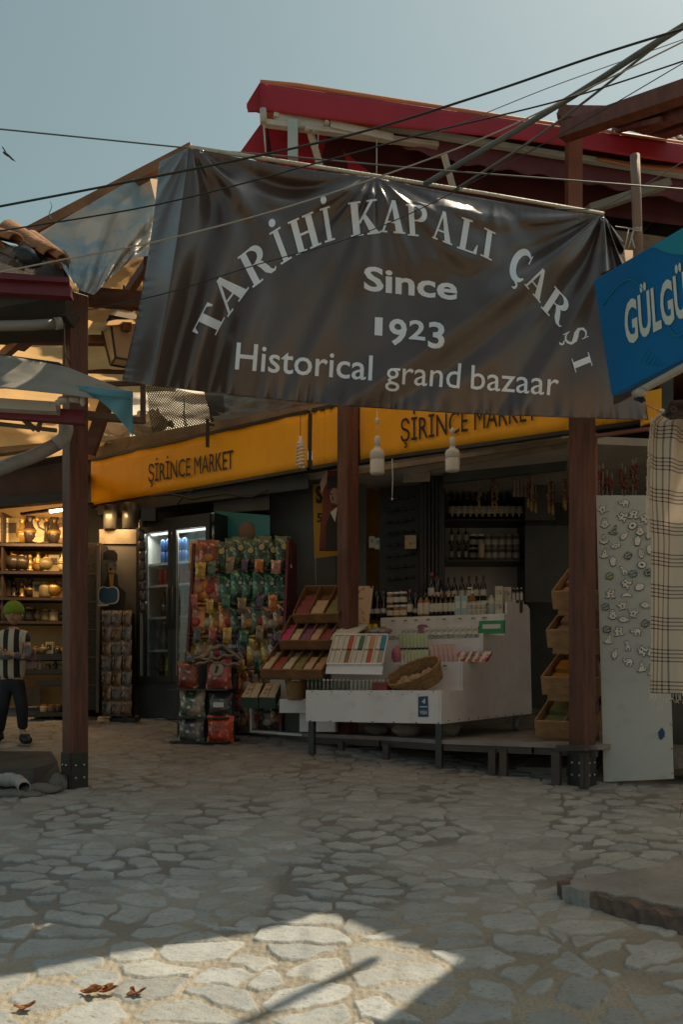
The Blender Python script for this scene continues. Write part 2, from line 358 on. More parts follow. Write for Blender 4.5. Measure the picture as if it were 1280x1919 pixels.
def kf(s, t, u):
    p = kpt(s); q = kpt(min(1, s + .01)); p0 = kpt(max(0, s - .01)); dn_ = (q - p0).normalized(); nb0 = Vector((-dn_.y, dn_.x, 0)); nb0 = nb0 if nb0.y > 0 else -nb0
    w_ = .006 * math.sin(s * 37 + u * 3) + .004 * math.sin(s * 91 + u * 5 + t * 4) + .002 * math.sin(s * 233 + u * 9); p = p + nb0 * (.10 * t - .012 * u * (1 - t) * -1 + w_ * (1 - t))
    return Vector((p.x, p.y, gz(p.y) + .062 * u - .02 * (1 - u) + w_ * .6 * u))
kb.grid(lambda s, q: kf(s, 0, q), 120, 6); kb.grid(lambda s, q: kf(s, q, 1), 120, 4); kb.grid(lambda q, u: kf(0, q, u), 4, 6); kb.grid(lambda q, u: kf(1, q, u), 4, 6)
struct('kerb', kb, mat('rough_brown_stone', (.22, .15, .115), .9, .5, 14, .9, 40, col2=(.09, .075, .07), dirt=.4))
# dark concrete step under the left post
stp = M(); stp.hexa([G(-160, 1482), G(60, 1482), G(118, 1466), G(96, 1412), G(-160, 1412)], [G(-160, 1482) + Vector((0, .12, .12)), G(50, 1478) + Vector((0, .12, .12)), G(100, 1458) + Vector((0, .08, .11)), G(96, 1412) + Vector((0, 0, .02)), G(-160, 1412) + Vector((0, 0, .02))])
struct('step', stp, mat('dark_concrete', (.06, .062, .062), .7, .4, 5, .3, 25, dirt=.4))
# ================================================================ POSTS
def post(name, px, D, top, label, w=.125, yaw=41, mt=WOOD, base=True, zb=None):
    c = P(px, 1285, D); z0 = gz(D) - .02 if zb is None else zb; rt = thing(name, label, 'post', (c.x, D, z0), yaw, 'brown posts carrying the pergola')
    m = M(); m.box((0, 0, (top - z0) / 2), (w, w, top - z0)); mk('shaft', m, mt, rt, True, bev=.006)
    if base:
        for sx, sy in ((-1, 0), (0, -1)):
            b = M()
            if sx: b.box((-w / 2 - .004, 0, .13), (.006, w + .004, .24))
            else: b.box((0, -w / 2 - .004, .13), (w * .9, .006, .24))
            pl = mk('base_plate', b, BLACK, rt, True)
            for k in range(4):
                q = M(); u = -.028 if k % 2 else .028; h = .09 if k < 2 else .17
                if sx: q.lathe((-w / 2 - .006, u, h), [(.009, 0), (.009, .008), (.004, .012)], 8, ry(-90))
                else: q.lathe((u, -w / 2 - .006, h), [(.009, 0), (.009, .008), (.004, .012)], 8, rx(90))
                mk('bolt', q, STEEL, pl, True)
    return rt
post('wooden_post', 141, 5.55, 3.9, 'tall brown post at the left with bolted black base plate, nearest the gift shop')
post('wooden_post', 652, 6.9, 3.95, 'brown post in the middle standing behind the white counter and soap trays', base=False)
post('wooden_post', 1091, 5.62, 3.9, 'brown post at the right between tilted pine crates and the magnet board')
# ================================================================ BANNER
US = [0, .07, .23, .43, .65, .93, 1]
TOP = [(299, 304), (355, 277), (520, 305), (700, 333), (900, 366), (1131, 405), (1167, 452)]
BOT = [(229, 713), (285, 723), (450, 743), (640, 761), (870, 776), (1150, 786), (1215, 787)]
def rail(u, T): return np.interp(u, US, [p[0] for p in T]), np.interp(u, US, [p[1] for p in T])
NU, NV = 300, 130
u_, v_ = np.meshgrid(np.linspace(0, 1, NU + 1), np.linspace(0, 1, NV + 1))
def bfold(u, v):
    x, y = u * 3.05, v * 1.42; o = 0
    for ax, n, am, ph, rl in ((.07, 9, .018, .4, .8), (.43, 13, .013, 1.1, .75), (.93, 10, .034, 2.0, 1.2), (.68, 5, .010, .1, .5)):
        dx, dy = x - ax * 3.05, y + .03; r = np.sqrt(dx * dx + dy * dy); th = np.arctan2(dx, dy)
        o = o + am * np.exp(-r / rl) * np.minimum(1, r / .12) * (np.sin(n * th + ph) + .45 * np.sin(2.3 * n * th + ph * 3 + r * 3))
    # broad hanging folds at the left end and a long diagonal fold from the right top corner
    o = o + .035 * np.exp(-((u - .13) / .10) ** 2) * np.sin((u * 3.05 + .12 * v) * 26 + .5) * (.25 + v)
    dl = (u - (.93 - .50 * v)) * 3.05 * .8; o = o + .045 * np.exp(-(dl / .10) ** 2) * np.minimum(1, v * 3) - .03 * np.exp(-((dl - .2) / .09) ** 2)
    dl2 = (u - (.45 - .12 * v)) * 3.05; o = o + .025 * np.exp(-(dl2 / .07) ** 2) * np.minimum(1, v * 2)
    dl3 = (u - (.97 - .22 * v)) * 3.05; o = o + .03 * np.exp(-(dl3 / .06) ** 2) * v - .02 * np.exp(-((dl3 + .13) / .06) ** 2) * v
    # swags under the top hem
    for a0, a1, dp, am_ in ((.08, .42, .16, .9), (.44, .92, .30, .2)):
        s_ = np.clip((u - a0) / (a1 - a0), 0, 1); c_ = dp * np.sin(math.pi * s_); k = am_ * np.sin(math.pi * s_) ** 1.2
        o = o + .035 * k * np.exp(-((v - c_) / .045) ** 2) - .028 * k * np.exp(-((v - c_ * .55) / .04) ** 2) + .018 * k * np.exp(-((v - c_ * 1.5) / .05) ** 2)
    o = o + .03 * vn(x * 1.6, y * .8, 5, 3.2) + .007 * vn(x * 1.5 + y * .4, y * .5, 6, 8)
    pk = lambda s_, q: np.sin(s_ * q + 3 * np.sin(s_ * q * .13)) * (.7 + .5 * np.sin(s_ * q * .31 + 1))
    o = o + .005 * np.exp(-v / .03) * pk(u, 330) + .011 * np.exp(-(1 - v) / .05) * pk(u + .03, 260) + .009 * np.exp(-u / .012) * pk(v, 150) + .006 * np.exp(-(1 - u) / .012) * pk(v, 120)
    return o * 1.25 * np.clip(v / .07, .15, 1)
tx, ty = rail(u_, TOP); bx_, by_ = rail(u_, BOT); BW = v_
GX = tx + (bx_ - tx) * v_; GY = ty + (by_ - ty) * v_
GY = GY + 5 * np.sin(math.pi * np.clip((u_ - .07) / .36, 0, 1)) * (1 - v_) + 6 * np.sin(math.pi * np.clip((u_ - .43) / .5, 0, 1)) * (1 - v_)
GX = GX + 9 * np.sin(math.pi * v_) * np.exp(-u_ / .15)
GD = 4.02 + 1.33 * u_ + .42 * np.clip((.07 - u_) / .07, 0, 1) + .07 * np.clip((u_ - .93) / .07, 0, 1) - bfold(u_, v_)
def bil(A, u, v):
    x = min(max(u * NU, 0), NU - 1e-6); y = min(max(v * NV, 0), NV - 1e-6); i, j = int(x), int(y); a, b = x - i, y - j
    return (A[j, i] * (1 - a) + A[j, i + 1] * a) * (1 - b) + (A[j + 1, i] * (1 - a) + A[j + 1, i + 1] * a) * b
def uv_of(px, py):
    u, v = (px - 290) / 870, (py - 310) / 440
    for _ in range(8):
        x, y = bil(GX, u, v), bil(GY, u, v); e = 1e-3
        xu, yu = (bil(GX, u + e, v) - x) / e, (bil(GY, u + e, v) - y) / e; xv, yv = (bil(GX, u, v + e) - x) / e, (bil(GY, u, v + e) - y) / e
        dt = xu * yv - xv * yu
        if abs(dt) < 1e-6: break
        dx, dy = px - x, py - y; u += (dx * yv - dy * xv) / dt; v += (xu * dy - yu * dx) / dt
        u = min(max(u, .001), .998); v = min(max(v, .001), .998)
    return u, v
BAN = thing('banner', 'large shiny dark brown fabric banner with pale arched lettering, strung across the market front', 'banner', P(700, 780, 5.0))
bm_ = M(); bm_.v = [P(GX[j, i], GY[j, i], GD[j, i]) for j in range(NV + 1) for i in range(NU + 1)]
bm_.f = [[j * (NU + 1) + i, (j + 1) * (NU + 1) + i, (j + 1) * (NU + 1) + i + 1, j * (NU + 1) + i + 1] for j in range(NV) for i in range(NU)]; bm_.sm = [True] * len(bm_.f)
mk('cloth', bm_, mat('banner_cloth', (.085, .056, .048), .27, .15, 1.2, .03, 160, spec=.8), BAN, solid=.002)
LET = mat('banner_print', (.88, .91, 1.0), .5, .12, 3, .03)
def let_obj(name, polys, k0=0):
    """polys: list of (convex polygon in pixels) -> conform to the cloth"""
    bm = bmesh.new()
    for n, (vs, fs) in enumerate(polys):
        w_ = [bm.verts.new((*uv_of(*p), (n % 5) * .0005)) for p in vs]
        for f in fs:
            try: bm.faces.new([w_[i] for i in f])
            except ValueError: pass
    us = [v.co.x for v in bm.verts]; vvs = [v.co.y for v in bm.verts]
    for ax, lo, hi, n in ((0, min(us), max(us), NU), (1, min(vvs), max(vvs), NV)):
        for k in range(int(lo * n) + 1, int(hi * n) + 1):
            co = (k / n, 0, 0) if ax == 0 else (0, k / n, 0); no = (1, 0, 0) if ax == 0 else (0, 1, 0)
            bmesh.ops.bisect_plane(bm, geom=bm.verts[:] + bm.edges[:] + bm.faces[:], dist=1e-7, plane_co=co, plane_no=no)
    bmesh.ops.triangulate(bm, faces=bm.faces[:])
    m = M(); m.v = [P(bil(GX, v.co.x, v.co.y), bil(GY, v.co.x, v.co.y), bil(GD, v.co.x, v.co.y) - .0042 - v.co.z) for v in bm.verts]
    bm.verts.index_update(); m.f = [[v.index for v in f.verts] for f in bm.faces]; m.sm = [True] * len(m.f); bm.free()
    # face the camera
    for q in m.f:
        a, b, c = (m.v[i] for i in q[:3])
        if (b - a).cross(c - a).dot(a - Vector((0, 0, 1.37))) > 0: q.reverse()
    return mk(name, m, LET, BAN)
def strip(path):           # [(x,y,halfwidth)...] -> quads along the path, width across it
    out = []; n = len(path)
    L_, R_ = [], []
    for i, (x, y, h) in enumerate(path):
        a = path[max(i - 1, 0)]; b = path[min(i + 1, n - 1)]; dx, dy = b[0] - a[0], b[1] - a[1]; l = math.hypot(dx, dy) or 1
        L_.append((x - dy / l * h, y + dx / l * h)); R_.append((x + dy / l * h, y - dx / l * h))
    return [(L_ + R_, [[i, i + 1, n + i + 1, n + i] for i in range(n - 1)])]
def rc(x0, y0, x1, y1): return [([(x0, y0), (x1, y0), (x1, y1), (x0, y1)], [[0, 1, 2, 3]])]
def pg(*p): return [(list(p), [list(range(len(p)))])]
def arc(cx, cy, a, b, t0, t1, h0, h1, n=14):
    r = []
    for i in range(n + 1):
        t = R(lerp(t0, t1, i / n)); k = math.sin(math.pi * i / n); r.append((cx + a * math.cos(t), cy + b * math.sin(t), lerp(h0, h1, k)))
    return strip(r)
T_ = .055
def ser(x0, x1, y): return rc(x0, y, x1, y + T_)
CED = arc(.5, -.17, .13, .09, 100, -120, .02, .05, 10) + rc(.47, -.1, .53, .0)
GL = {
 'T': rc(0, 1 - T_, 1, 1) + rc(.36, 0, .64, 1) + ser(.2, .8, 0) + pg((0, .74), (.05, .74), (.14, .95), (0, .95)) + pg((1, .74), (1, .95), (.86, .95), (.95, .74)),
 'A': pg((.06, .03), (.14, .03), (.5, .88), (.44, 1)) + pg((.62, .03), (.92, .03), (.58, 1), (.42, 1)) + rc(.25, .3, .74, .36) + ser(0, .27, 0) + ser(.52, 1, 0),
 'I': rc(.3, 0, .7, 1) + ser(.05, .95, 0) + ser(.05, .95, 1 - T_),
 'H': rc(.1, 0, .34, 1) + rc(.66, 0, .9, 1) + rc(.3, .47, .7, .54) + ser(0, .44, 0) + ser(0, .44, 1 - T_) + ser(.56, 1, 0) + ser(.56, 1, 1 - T_),
 'L': rc(.12, 0, .42, 1) + ser(0, .95, 0) + ser(0, .56, 1 - T_) + pg((.8, .04), (1, 0), (1, .3), (.95, .3)),
 'P': rc(.1, 0, .36, 1) + ser(0, .52, 0) + ser(0, .5, 1 - T_) + arc(.5, .73, .36, .225, 90, -90, .03, .12, 16) + rc(.34, .945, .52, 1) + rc(.34, .475, .52, .525),
 'R': rc(.08, 0, .31, 1) + ser(0, .43, 0) + ser(0, .45, 1 - T_) + arc(.44, .75, .29, .215, 90, -90, .03, .11, 16) + rc(.3, .945, .46, 1) + rc(.3, .5, .5, .55) + strip([(.48, .53, .06), (.6, .42, .1), (.7, .2, .11), (.8, .07, .07), (.93, .04, .03), (1, .1, .02)]),
 'K': rc(.08, 0, .32, 1) + ser(0, .42, 0) + ser(0, .42, 1 - T_) + pg((.3, .4), (.35, .34), (.84, .95), (.74, .97)) + pg((.44, .54), (.54, .62), (.95, .03), (.66, .03)) + ser(.62, .98, 1 - T_) + ser(.55, 1, 0),
 'C': arc(.55, .5, .42, .47, 48, 312, .03, .16, 22) + pg((.80, .66), (.86, .66), (.9, .98), (.84, .92)) ,
 'S': strip([(.84, .8, .02), (.72, .92, .035), (.5, .965, .04), (.28, .9, .07), (.2, .74, .1), (.32, .6, .11), (.55, .48, .12), (.76, .35, .12), (.82, .2, .09), (.68, .07, .06), (.45, .03, .04), (.24, .1, .035), (.12, .24, .025)]) + pg((.82, .68), (.88, .68), (.9, 1), (.84, .96)) + pg((.08, 0), (.14, .06), (.12, .34), (.07, .34)),
}
GL['Ş'] = GL['S'] + CED; GL['Ç'] = GL['C'] + CED; GL['İ'] = GL['I'] + arc(.5, 1.25, .0001, .0001, 0, 360, .1, .1, 2)
def disc(cx, cy, a, b): return [([(cx + a * math.cos(k * .5236), cy + b * math.sin(k * .5236)) for k in range(12)], [list(range(12))])]
GL['İ'] = GL['I'] + disc(.5, 1.22, .26, .12)
def zA(p): return (220 + p[0] / 2.4615, 260 + p[1] / 2.4615)
def zB(p): return (680 + p[0] / 2.2857, 300 + p[1] / 2.2857)
LT = [('T', zA, (440, 935), (510, 800), (345, 890)), ('A', zA, (510, 825), (608, 690), (415, 718)), ('R', zA, (625, 690), (738, 603), (553, 550)),
      ('İ', zA, (752, 585), (808, 550), (697, 440)), ('H', zA, (825, 540), (942, 488), (785, 388)), ('İ', zA, (955, 483), (1007, 466), (930, 327)),
      ('K', zA, (1078, 455), (1215, 437), (1063, 297)), ('A', zB, (76, 310), (182, 318), (78, 170)), ('P', zB, (193, 325), (283, 332), (185, 190)),
      ('A', zB, (297, 335), (383, 368), (306, 205)), ('L', zB, (403, 378), (486, 407), (425, 245)), ('I', zB, (500, 408), (555, 435), (517, 288)),
      ('Ç', zB, (616, 494), (694, 536), (662, 372)), ('A', zB, (692, 535), (760, 615), (741, 430)), ('R', zB, (762, 632), (845, 722), (822, 540)),
      ('Ş', zB, (853, 744), (882, 805), (943, 702)), ('I', zB, (893, 850), (912, 914), (966, 820))]
pl = []
for ch, z, O, Rr, U in LT:
    O, Rr, U = z(O), z(Rr), z(U)
    for vs, fs in GL[ch]:
        pl.append(([(O[0] + x * (Rr[0] - O[0]) + y * (U[0] - O[0]), O[1] + x * (Rr[1] - O[1]) + y * (U[1] - O[1])) for x, y in vs], fs))
let_obj('lettering', pl)
def txt_polys(s, q, bold, digits=None):
    out = []
    if digits is None:
        vs, fs = text_m(s, bold); out.append(([quadmap(q, x, y) for x, y in vs], fs))
    else:
        for ch, (x0, x1, y0, y1) in zip(s, digits):
            vs, fs = text_m(ch, bold); out.append(([quadmap(q, lerp(x0, x1, x), lerp(y0, y1, y)) for x, y in vs], fs))
    return out
let_obj('lettering', txt_polys('Since', [(682, 543), (857, 562), (858, 520), (682, 500)], .025) )
let_obj('lettering', txt_polys('1923', [(699, 627), (833, 641), (834, 606), (700, 595)], .022, [(.02, .13, 0, 1), (.22, .47, -.42, .98), (.5, .73, -.02, 1.0), (.77, 1, -.36, .98)]))
hp = txt_polys('Historical', [(440, 692), (697, 713), (699, 667), (444, 642)], 0.008) + txt_polys('grand', [(722, 718), (861, 728), (865, 681), (724, 674)], .002) + txt_polys('bazaar', [(882, 729), (1046, 742), (1049, 697), (884, 684)], .002)
let_obj('lettering', hp)
for px, py in ((378, 285), (702, 337), (1086, 407), (1129, 411)):
    m = M(); m.tube([P(px + 3 * math.cos(t), py + 3 * math.sin(t), 3.97 + 1.33 * (px - 290) / 870) for t in [k * .785 for k in range(8)]], .003, 6, closed=True); mk('grommet', m, STEEL, BAN)
m = M(); m.tube([P(355, 277, 4.12), P(520, 302, 4.34), P(700, 330, 4.61), P(900, 362, 4.90), P(1131, 401, 5.27)], .010, 8); mk('edge_rod', m, mat('pale_rope', (.6, .55, .45), .6, .2, 20, .2), BAN)
# ================================================================ YELLOW SHOP SIGNS
def DL(px): return 1 / lerp(1 / 9.0, 1 / 7.4, (px - 170) / 410)
def DR(px): return 1 / lerp(1 / 7.17, 1 / 6.35, (px - 675) / 385)
ZT, ZB = 3.735, 3.262
def yz(z, D): return 1285 - (z - 1.37) / D * F
def signpanel(label, x0, x1, Df, texts=(), zt=ZT, zb=ZB, group=None):
    a, b = P(x0, 1285, Df(x0)), P(x1, 1285, Df(x1)); d = (b - a).normalized(); n = Vector((d.y, -d.x, 0))
    rt = thing('shop_sign', label, 'sign', ((a + b) / 2).xy.to_3d() + Vector((0, 0, zb)), 0, group)
    def col(p, z): return Vector((p.x, p.y, z))
    m = M(); N = 24
    m.grid(lambda s, t: col(a.lerp(b, s), lerp(zb, zt, t)) + n * (.006 * math.sin(s * 19 + t * 3) + .004 * math.sin(s * 47 + 2 * t)), N, 6)
    mk('panel', m, YEL, rt, solid=.008)
    m = M()
    for z in (zt + .012, zb - .012): m.bar(col(a, z) - n * .01, col(b, z) - n * .01, .05, .028)
    m.bar(col(a, zb) - n * .045 + d * .01, col(a, zt) - n * .045 + d * .01, .03, .03); m.bar(col(b, zb) - n * .045 - d * .01, col(b, zt) - n * .045 - d * .01, .03, .03)
    mk('frame', m, BLACK, rt)
    for s, q in texts: text_on_plane('lettering', s, q, a, n, INK, rt, .0, .022)
    return rt
signpanel('long yellow shop sign over the drinks fridge, reading ŞİRİNCE MARKET in small black letters', 172, 577, DL, [('ŞİRİNCE MARKET', [(278, 904), (437, 878), (437, 843), (278, 872)])])
signpanel('short plain yellow sign panel between the spiral bulb and the middle post', 586, 634, DL)
signpanel('yellow sign over the white counter, its ŞİRİNCE MARKET lettering half hidden by the banner', 676, 1066, DR, [('ŞİRİNCE MARKET', [(751, 829), (1006, 787), (1006, 747), (751, 788)])])
signpanel('plain yellow sign panel between the right post and the hanging plaid blanket', 1108, 1213, DR)
m = M(); m.slab([P(1206, 735, 5.9), P(1240, 728, 5.9), P(1240, 786, 5.9), P(1206, 795, 5.9)], (0, .06, 0)); tag(mk('yellow_board', m, YEL), 'small yellow board behind the tied corner of the plaid blanket', 'board')
m = M(); m.slab([P(1240, 700, 5.92), P(1262, 696, 5.92), P(1262, 830, 5.92), P(1240, 836, 5.92)], (0, .06, 0)); tag(mk('dark_bracket', m, DARK), 'narrow dark upright bracket right of the small yellow board', 'bracket')
# plaster fascia and roof over the market
fa = M(); fa.slab([P(172, 862, 9.05), P(640, 772, 7.3), P(1230, 640, 6.2), P(1230, 600, 6.2), P(640, 748, 7.3), P(200, 826, 8.9)], (.05, .25, 0))
MK = thing('market_building', 'low dark market building with plaster fascia behind the yellow signs', 'building', (0, 8.6, 1.0))
mk('fascia', fa, PLAST, MK)
ro = M(); ro.slab([(-2.75, 9.15, 3.78), (.05, 7.45, 3.78), (2.6, 6.1, 3.78), (4.6, 7.2, 4.0), (3.0, 13, 5.1), (-3.4, 13.5, 5.1)], (0, 0, .12)); mk('roof', ro, mat('roof_tiles', (.3, .13, .07), .8, .4, 6, .6, 12), MK)
bk = M()
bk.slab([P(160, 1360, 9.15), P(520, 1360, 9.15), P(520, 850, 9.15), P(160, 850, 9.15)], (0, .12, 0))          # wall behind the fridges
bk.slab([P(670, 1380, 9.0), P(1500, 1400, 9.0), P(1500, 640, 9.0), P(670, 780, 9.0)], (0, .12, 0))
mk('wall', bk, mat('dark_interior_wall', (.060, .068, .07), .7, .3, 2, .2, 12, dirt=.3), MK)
bk = M(); bk.slab([P(506, 1380, 8.3), P(628, 1380, 8.0), P(628, 862, 8.0), P(506, 862, 8.3)], (.1, .1, 0)); bk.slab([P(508, 1380, 8.32), P(508, 862, 8.32), Vector((-.75, 9.1, 3.9)), Vector((-.75, 9.1, 1.0))], (.03, 0, 0))
mk('wall', bk, WALLG, MK)['label'] = 'grey panelled wall between fridge and soap trays'
bk = M(); bk.slab([P(628, 1380, 8.1), P(686, 1380, 8.1), P(686, 862, 8.1), P(628, 862, 8.1)], (0, .1, 0)); mk('wall', bk, WALLG, MK)
bk = M(); bk.slab([P(684, 1300, 8.3), P(760, 1300, 8.6), P(772, 862, 8.6), P(684, 862, 8.3)], (0, .06, 0)); mk('door_frame', bk, mat('ochre_paint', (.36, .18, .02), .7, .35, 3, .15, dirt=.3), MK)
bk = M(); bk.slab([P(672, 878, 7.0), P(1066, 820, 6.5), P(1066, 828, 6.5), P(672, 888, 7.0)], (0, .05, 0)); bk.slab([P(840, 858, 6.9), P(1062, 826, 6.55), P(1062, 838, 6.55), P(800, 882, 7.0)], (0, .03, 0)); mk('ledge', bk, PLAST, MK)
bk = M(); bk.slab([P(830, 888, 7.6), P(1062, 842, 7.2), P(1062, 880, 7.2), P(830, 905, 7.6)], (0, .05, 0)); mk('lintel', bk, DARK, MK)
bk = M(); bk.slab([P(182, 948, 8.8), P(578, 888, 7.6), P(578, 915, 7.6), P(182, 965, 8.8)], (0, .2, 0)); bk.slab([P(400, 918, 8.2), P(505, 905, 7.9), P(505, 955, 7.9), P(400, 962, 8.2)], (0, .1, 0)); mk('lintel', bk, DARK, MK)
# ceiling inside so that no sky light leaks in
bk = M(); bk.slab([(-2.6, 9.1, 3.25), (.05, 7.6, 3.25), (1.7, 6.6, 3.25), (4.6, 7.2, 3.3), (4.2, 9.4, 3.3), (-2.9, 9.4, 3.3)], (0, 0, .06)); mk('ceiling', bk, mat('ceiling_paint', (.5, .48, .45), .8, .2, 3, .1), MK)
bk = M(); bk.slab([(4.4, 5.5, .6), (4.4, 10, 1), (4.4, 10, 5), (4.4, 5.5, 4.6)], (.15, 0, 0)); mk('wall', bk, PLAST, MK)
# pinkish steel frame right of the right post
m = M()
for q in ((1116, 812, 1118, 1100), ): m.bar(P(1116, 812, 5.95), P(1119, 1395, 5.95), .022)
m.bar(P(1112, 818, 5.95), P(1216, 804, 5.75), .03, .022)
tag(mk('steel_gateway', m, mat('primer_steel', (.3, .13, .11), .6, .3, 6, .1)), 'thin pink primed steel frame above the magnet board', 'frame')
# ================================================================ SMALL STREET-SIDE LAMPS
def ledbulb(px, top, y0, y1, D, label):
    s = D / F; c = P(px, y1, D); rt = thing('light_bulb', label, 'light bulb', c, 0); h = (y1 - y0) * s; r = 13.5 * s
    m = M(); m.lathe((0, 0, 0), [(r * .55, 0), (r * .93, .004), (r, .015), (r, h * .5), (r * .97, h * .53)], 18); mk('diffuser', m, mat('opal_plastic', (.72, .70, .66), .3, .05, 5, 0), rt, True)
    m = M(); m.lathe((0, 0, 0), [(r * 1.02, h * .53), (r * 1.02, h * .78), (r * .9, h * .86), (r * .42, h * .95), (r * .42, h)], 18); mk('housing', m, WHITE2, rt, True)
    m = M(); m.lathe((0, 0, 0), [(r * .4, h), (r * .4, h * 1.35), (r * .25, h * 1.4)], 12); mk('socket', m, WHITE2, rt, True)
    m = M(); m.tube([Vector((0, 0, h * 1.35)), Vector((0, 0, h * 1.35 + (y0 - top) * s - h * .35))], .004, 6); m.lathe((0, 0, h * 1.35 + (y0 - top) * s * .45), [(.004, -.03), (.022, .0), (.006, .02)], 10); mk('cord', m, WHITE2, rt, True)
ledbulb(707, 768, 838, 889, 6.4, 'white bulb hanging left, next to the middle post, over the yellow sign')
ledbulb(848, 805, 838, 884, 6.3, 'white bulb hanging under the letters E and M of the cut-off yellow sign')
rt = thing('spiral_bulb', 'white spiral energy-saving bulb hanging before the left yellow sign', 'light bulb', P(563, 880, 6.9)); s = 6.9 / F
m = M(); m.tube([Vector((.028 * math.cos(t), .028 * math.sin(t), .02 + t * .0045)) for t in [k * .45 for k in range(84)]], .0085, 7); mk('coil', m, mat('opal_plastic', (0, 0, 0)), rt, True)
m = M(); m.lathe((0, 0, 0), [(.03, .19), (.03, .215), (.014, .235), (.014, .27)], 12); mk('socket', m, WHITE2, rt, True)
m = M(); m.tube([Vector((0, 0, .27)), Vector((0, 0, .46))], .003, 6); mk('cord', m, BLACK, rt, True)
m = M(); m.tube([P(735, 860, 6.8), P(736, 900, 6.8), P(735, 932, 6.8)], .0035, 6); m.lathe(P(735, 933, 6.8), [(.004, -.02), (.008, -.01), (.004, .0)], 8); tag(mk('pull_cord', m, WHITE2), 'thin white pull cord hanging right of the middle post', 'cord')
# lantern
rt = thing('lantern', 'old square black-framed lantern with cream glass hanging left of the banner', 'lantern', P(232, 680, 6.2), 28)
def ring4(r, z): return [Vector((r * a, r * b, z)) for a, b in ((-1, -1), (1, -1), (1, 1), (-1, 1))]
m = M(); m.hexa(ring4(.075, 0), ring4(.125, .26)); mk('glass', m, mat('cream_glass', (.78, .62, .44), .3, .15, 4, 0, transl=.45), rt, True)
m = M(); a, b = ring4(.078, -.004), ring4(.13, .262)
for i in range(4): m.bar(a[i], b[i], .012); m.bar(a[i], a[(i + 1) % 4], .012); m.bar(b[i], b[(i + 1) % 4], .014)
mk('frame', m, BLACK, rt, True)
m = M(); m.hexa(ring4(.128, .27), ring4(.05, .36)); mk('cap', m, mat('cream_glass', (0, 0, 0)), rt, True)
m = M(); m.box((0, 0, .39), (.11, .11, .06)); m.tube([Vector((0, 0, .42)), Vector((0, 0, .56))], .008, 6); mk('bracket', m, BLACK, rt, True)
# ================================================================ LEFT PERGOLA AND ROOFS
PG = thing('pergola', 'brown timber pergola roofed with sunlit cream canvas behind the left post', 'pergola', (-1.73, 6.5, 3.8))
def wrinkle(p00, p10, p11, p01, amp, seed, n=40, k=40, fr=3):
    a = [Vector(p) for p in (p00, p10, p11, p01)]; nrm = (a[1] - a[0]).cross(a[3] - a[0]).normalized()
    def f(s, t):
        p = a[0].lerp(a[1], s).lerp(a[3].lerp(a[2], s), t); q = vn(np.array(s * fr), np.array(t * fr), seed, 3) + .5 * vn(np.array(s * fr), np.array(t * fr), seed + 1, 8) + .25 * vn(np.array(s * fr), np.array(t * fr), seed + 2, 19)
        return p + nrm * float(q) * amp
    m = M(); m.grid(f, n, k); return m
mk('canvas', wrinkle(P(-260, 596, 5.9), P(320, 582, 5.9), P(330, 742, 9.2), P(-300, 742, 9.2), .035, 11), CREAM, PG)
m = M()
for (x0, y0, x1, y1, D, th) in ((150, 556, 360, 572, 5.9, .14), (-150, 628, 330, 636, 6.6, .13), (-150, 680, 330, 690, 7.8, .14)):
    m.bar(P(x0, y0, D), P(x1, y1, D), .07, th * .8)
mk('beam', m, BEAM, PG)
m = M()
for x0, y0, x1, y1 in ((0, 672, 80, 600), (40, 650, 110, 590), (232, 560, 300, 460), (178, 640, 240, 610)): m.bar(P(x0, y0, 6.9), P(x1, y1, 6.0), .05, .07)
mk('rafter', m, BEAM, PG)
m = M(); m.bar(P(40, 446, 6.0), P(362, 281, 5.6), .06, .07); mk('rafter', m, mat('orange_timber', (.34, .15, .06), .6, .4, 5, .2, 40, dirt=.3), PG)
m = M(); m.bar(P(275, 560, 5.7), P(280, 395, 5.7), .035, .05); mk('brace', m, BEAM, PG); m = M(); m.bar(P(166, 850, 6.2), P(204, 742, 6.2), .06, .09); mk('brace', m, BEAM, PG)
m = M(); m.bar(P(152, 900, 5.95), P(152, 700, 5.95), .035, .05); mk('brace', m, mat('orange_timber', (0, 0, 0)), PG)
mk('canvas', wrinkle(P(150, 640, 6.9), P(330, 630, 6.9), P(350, 430, 7.25), P(90, 470, 7.25), .03, 19), CREAM, PG)
# bright tarps hung behind
m = wrinkle(P(-60, 900, 10.2), P(240, 900, 10.2), P(240, 735, 10.2), P(-60, 735, 10.2), .10, 31, fr=2); tag(mk('tarp', m, CREAM), 'yellowish sunlit tarp hanging in folds left of the left post', 'tarp')
m = wrinkle(P(160, 860, 10.4), P(460, 800, 10.4), P(470, 690, 10.4), P(160, 700, 10.4), .06, 37, fr=2); tag(mk('tarp', m, PALE), 'bright white tarp behind the lattice net', 'tarp')
m = wrinkle(P(172, 838, 8.9), P(330, 806, 8.7), P(300, 776, 9.3), P(190, 790, 9.5), .06, 41, fr=3, n=60); tag(mk('plastic_sheet', m, mat('crumpled_plastic', (.62, .56, .46), .35, .3, 5, .5, 9, transl=.6)), 'crumpled dirty white plastic lying above the left end of the yellow sign', 'sheet')
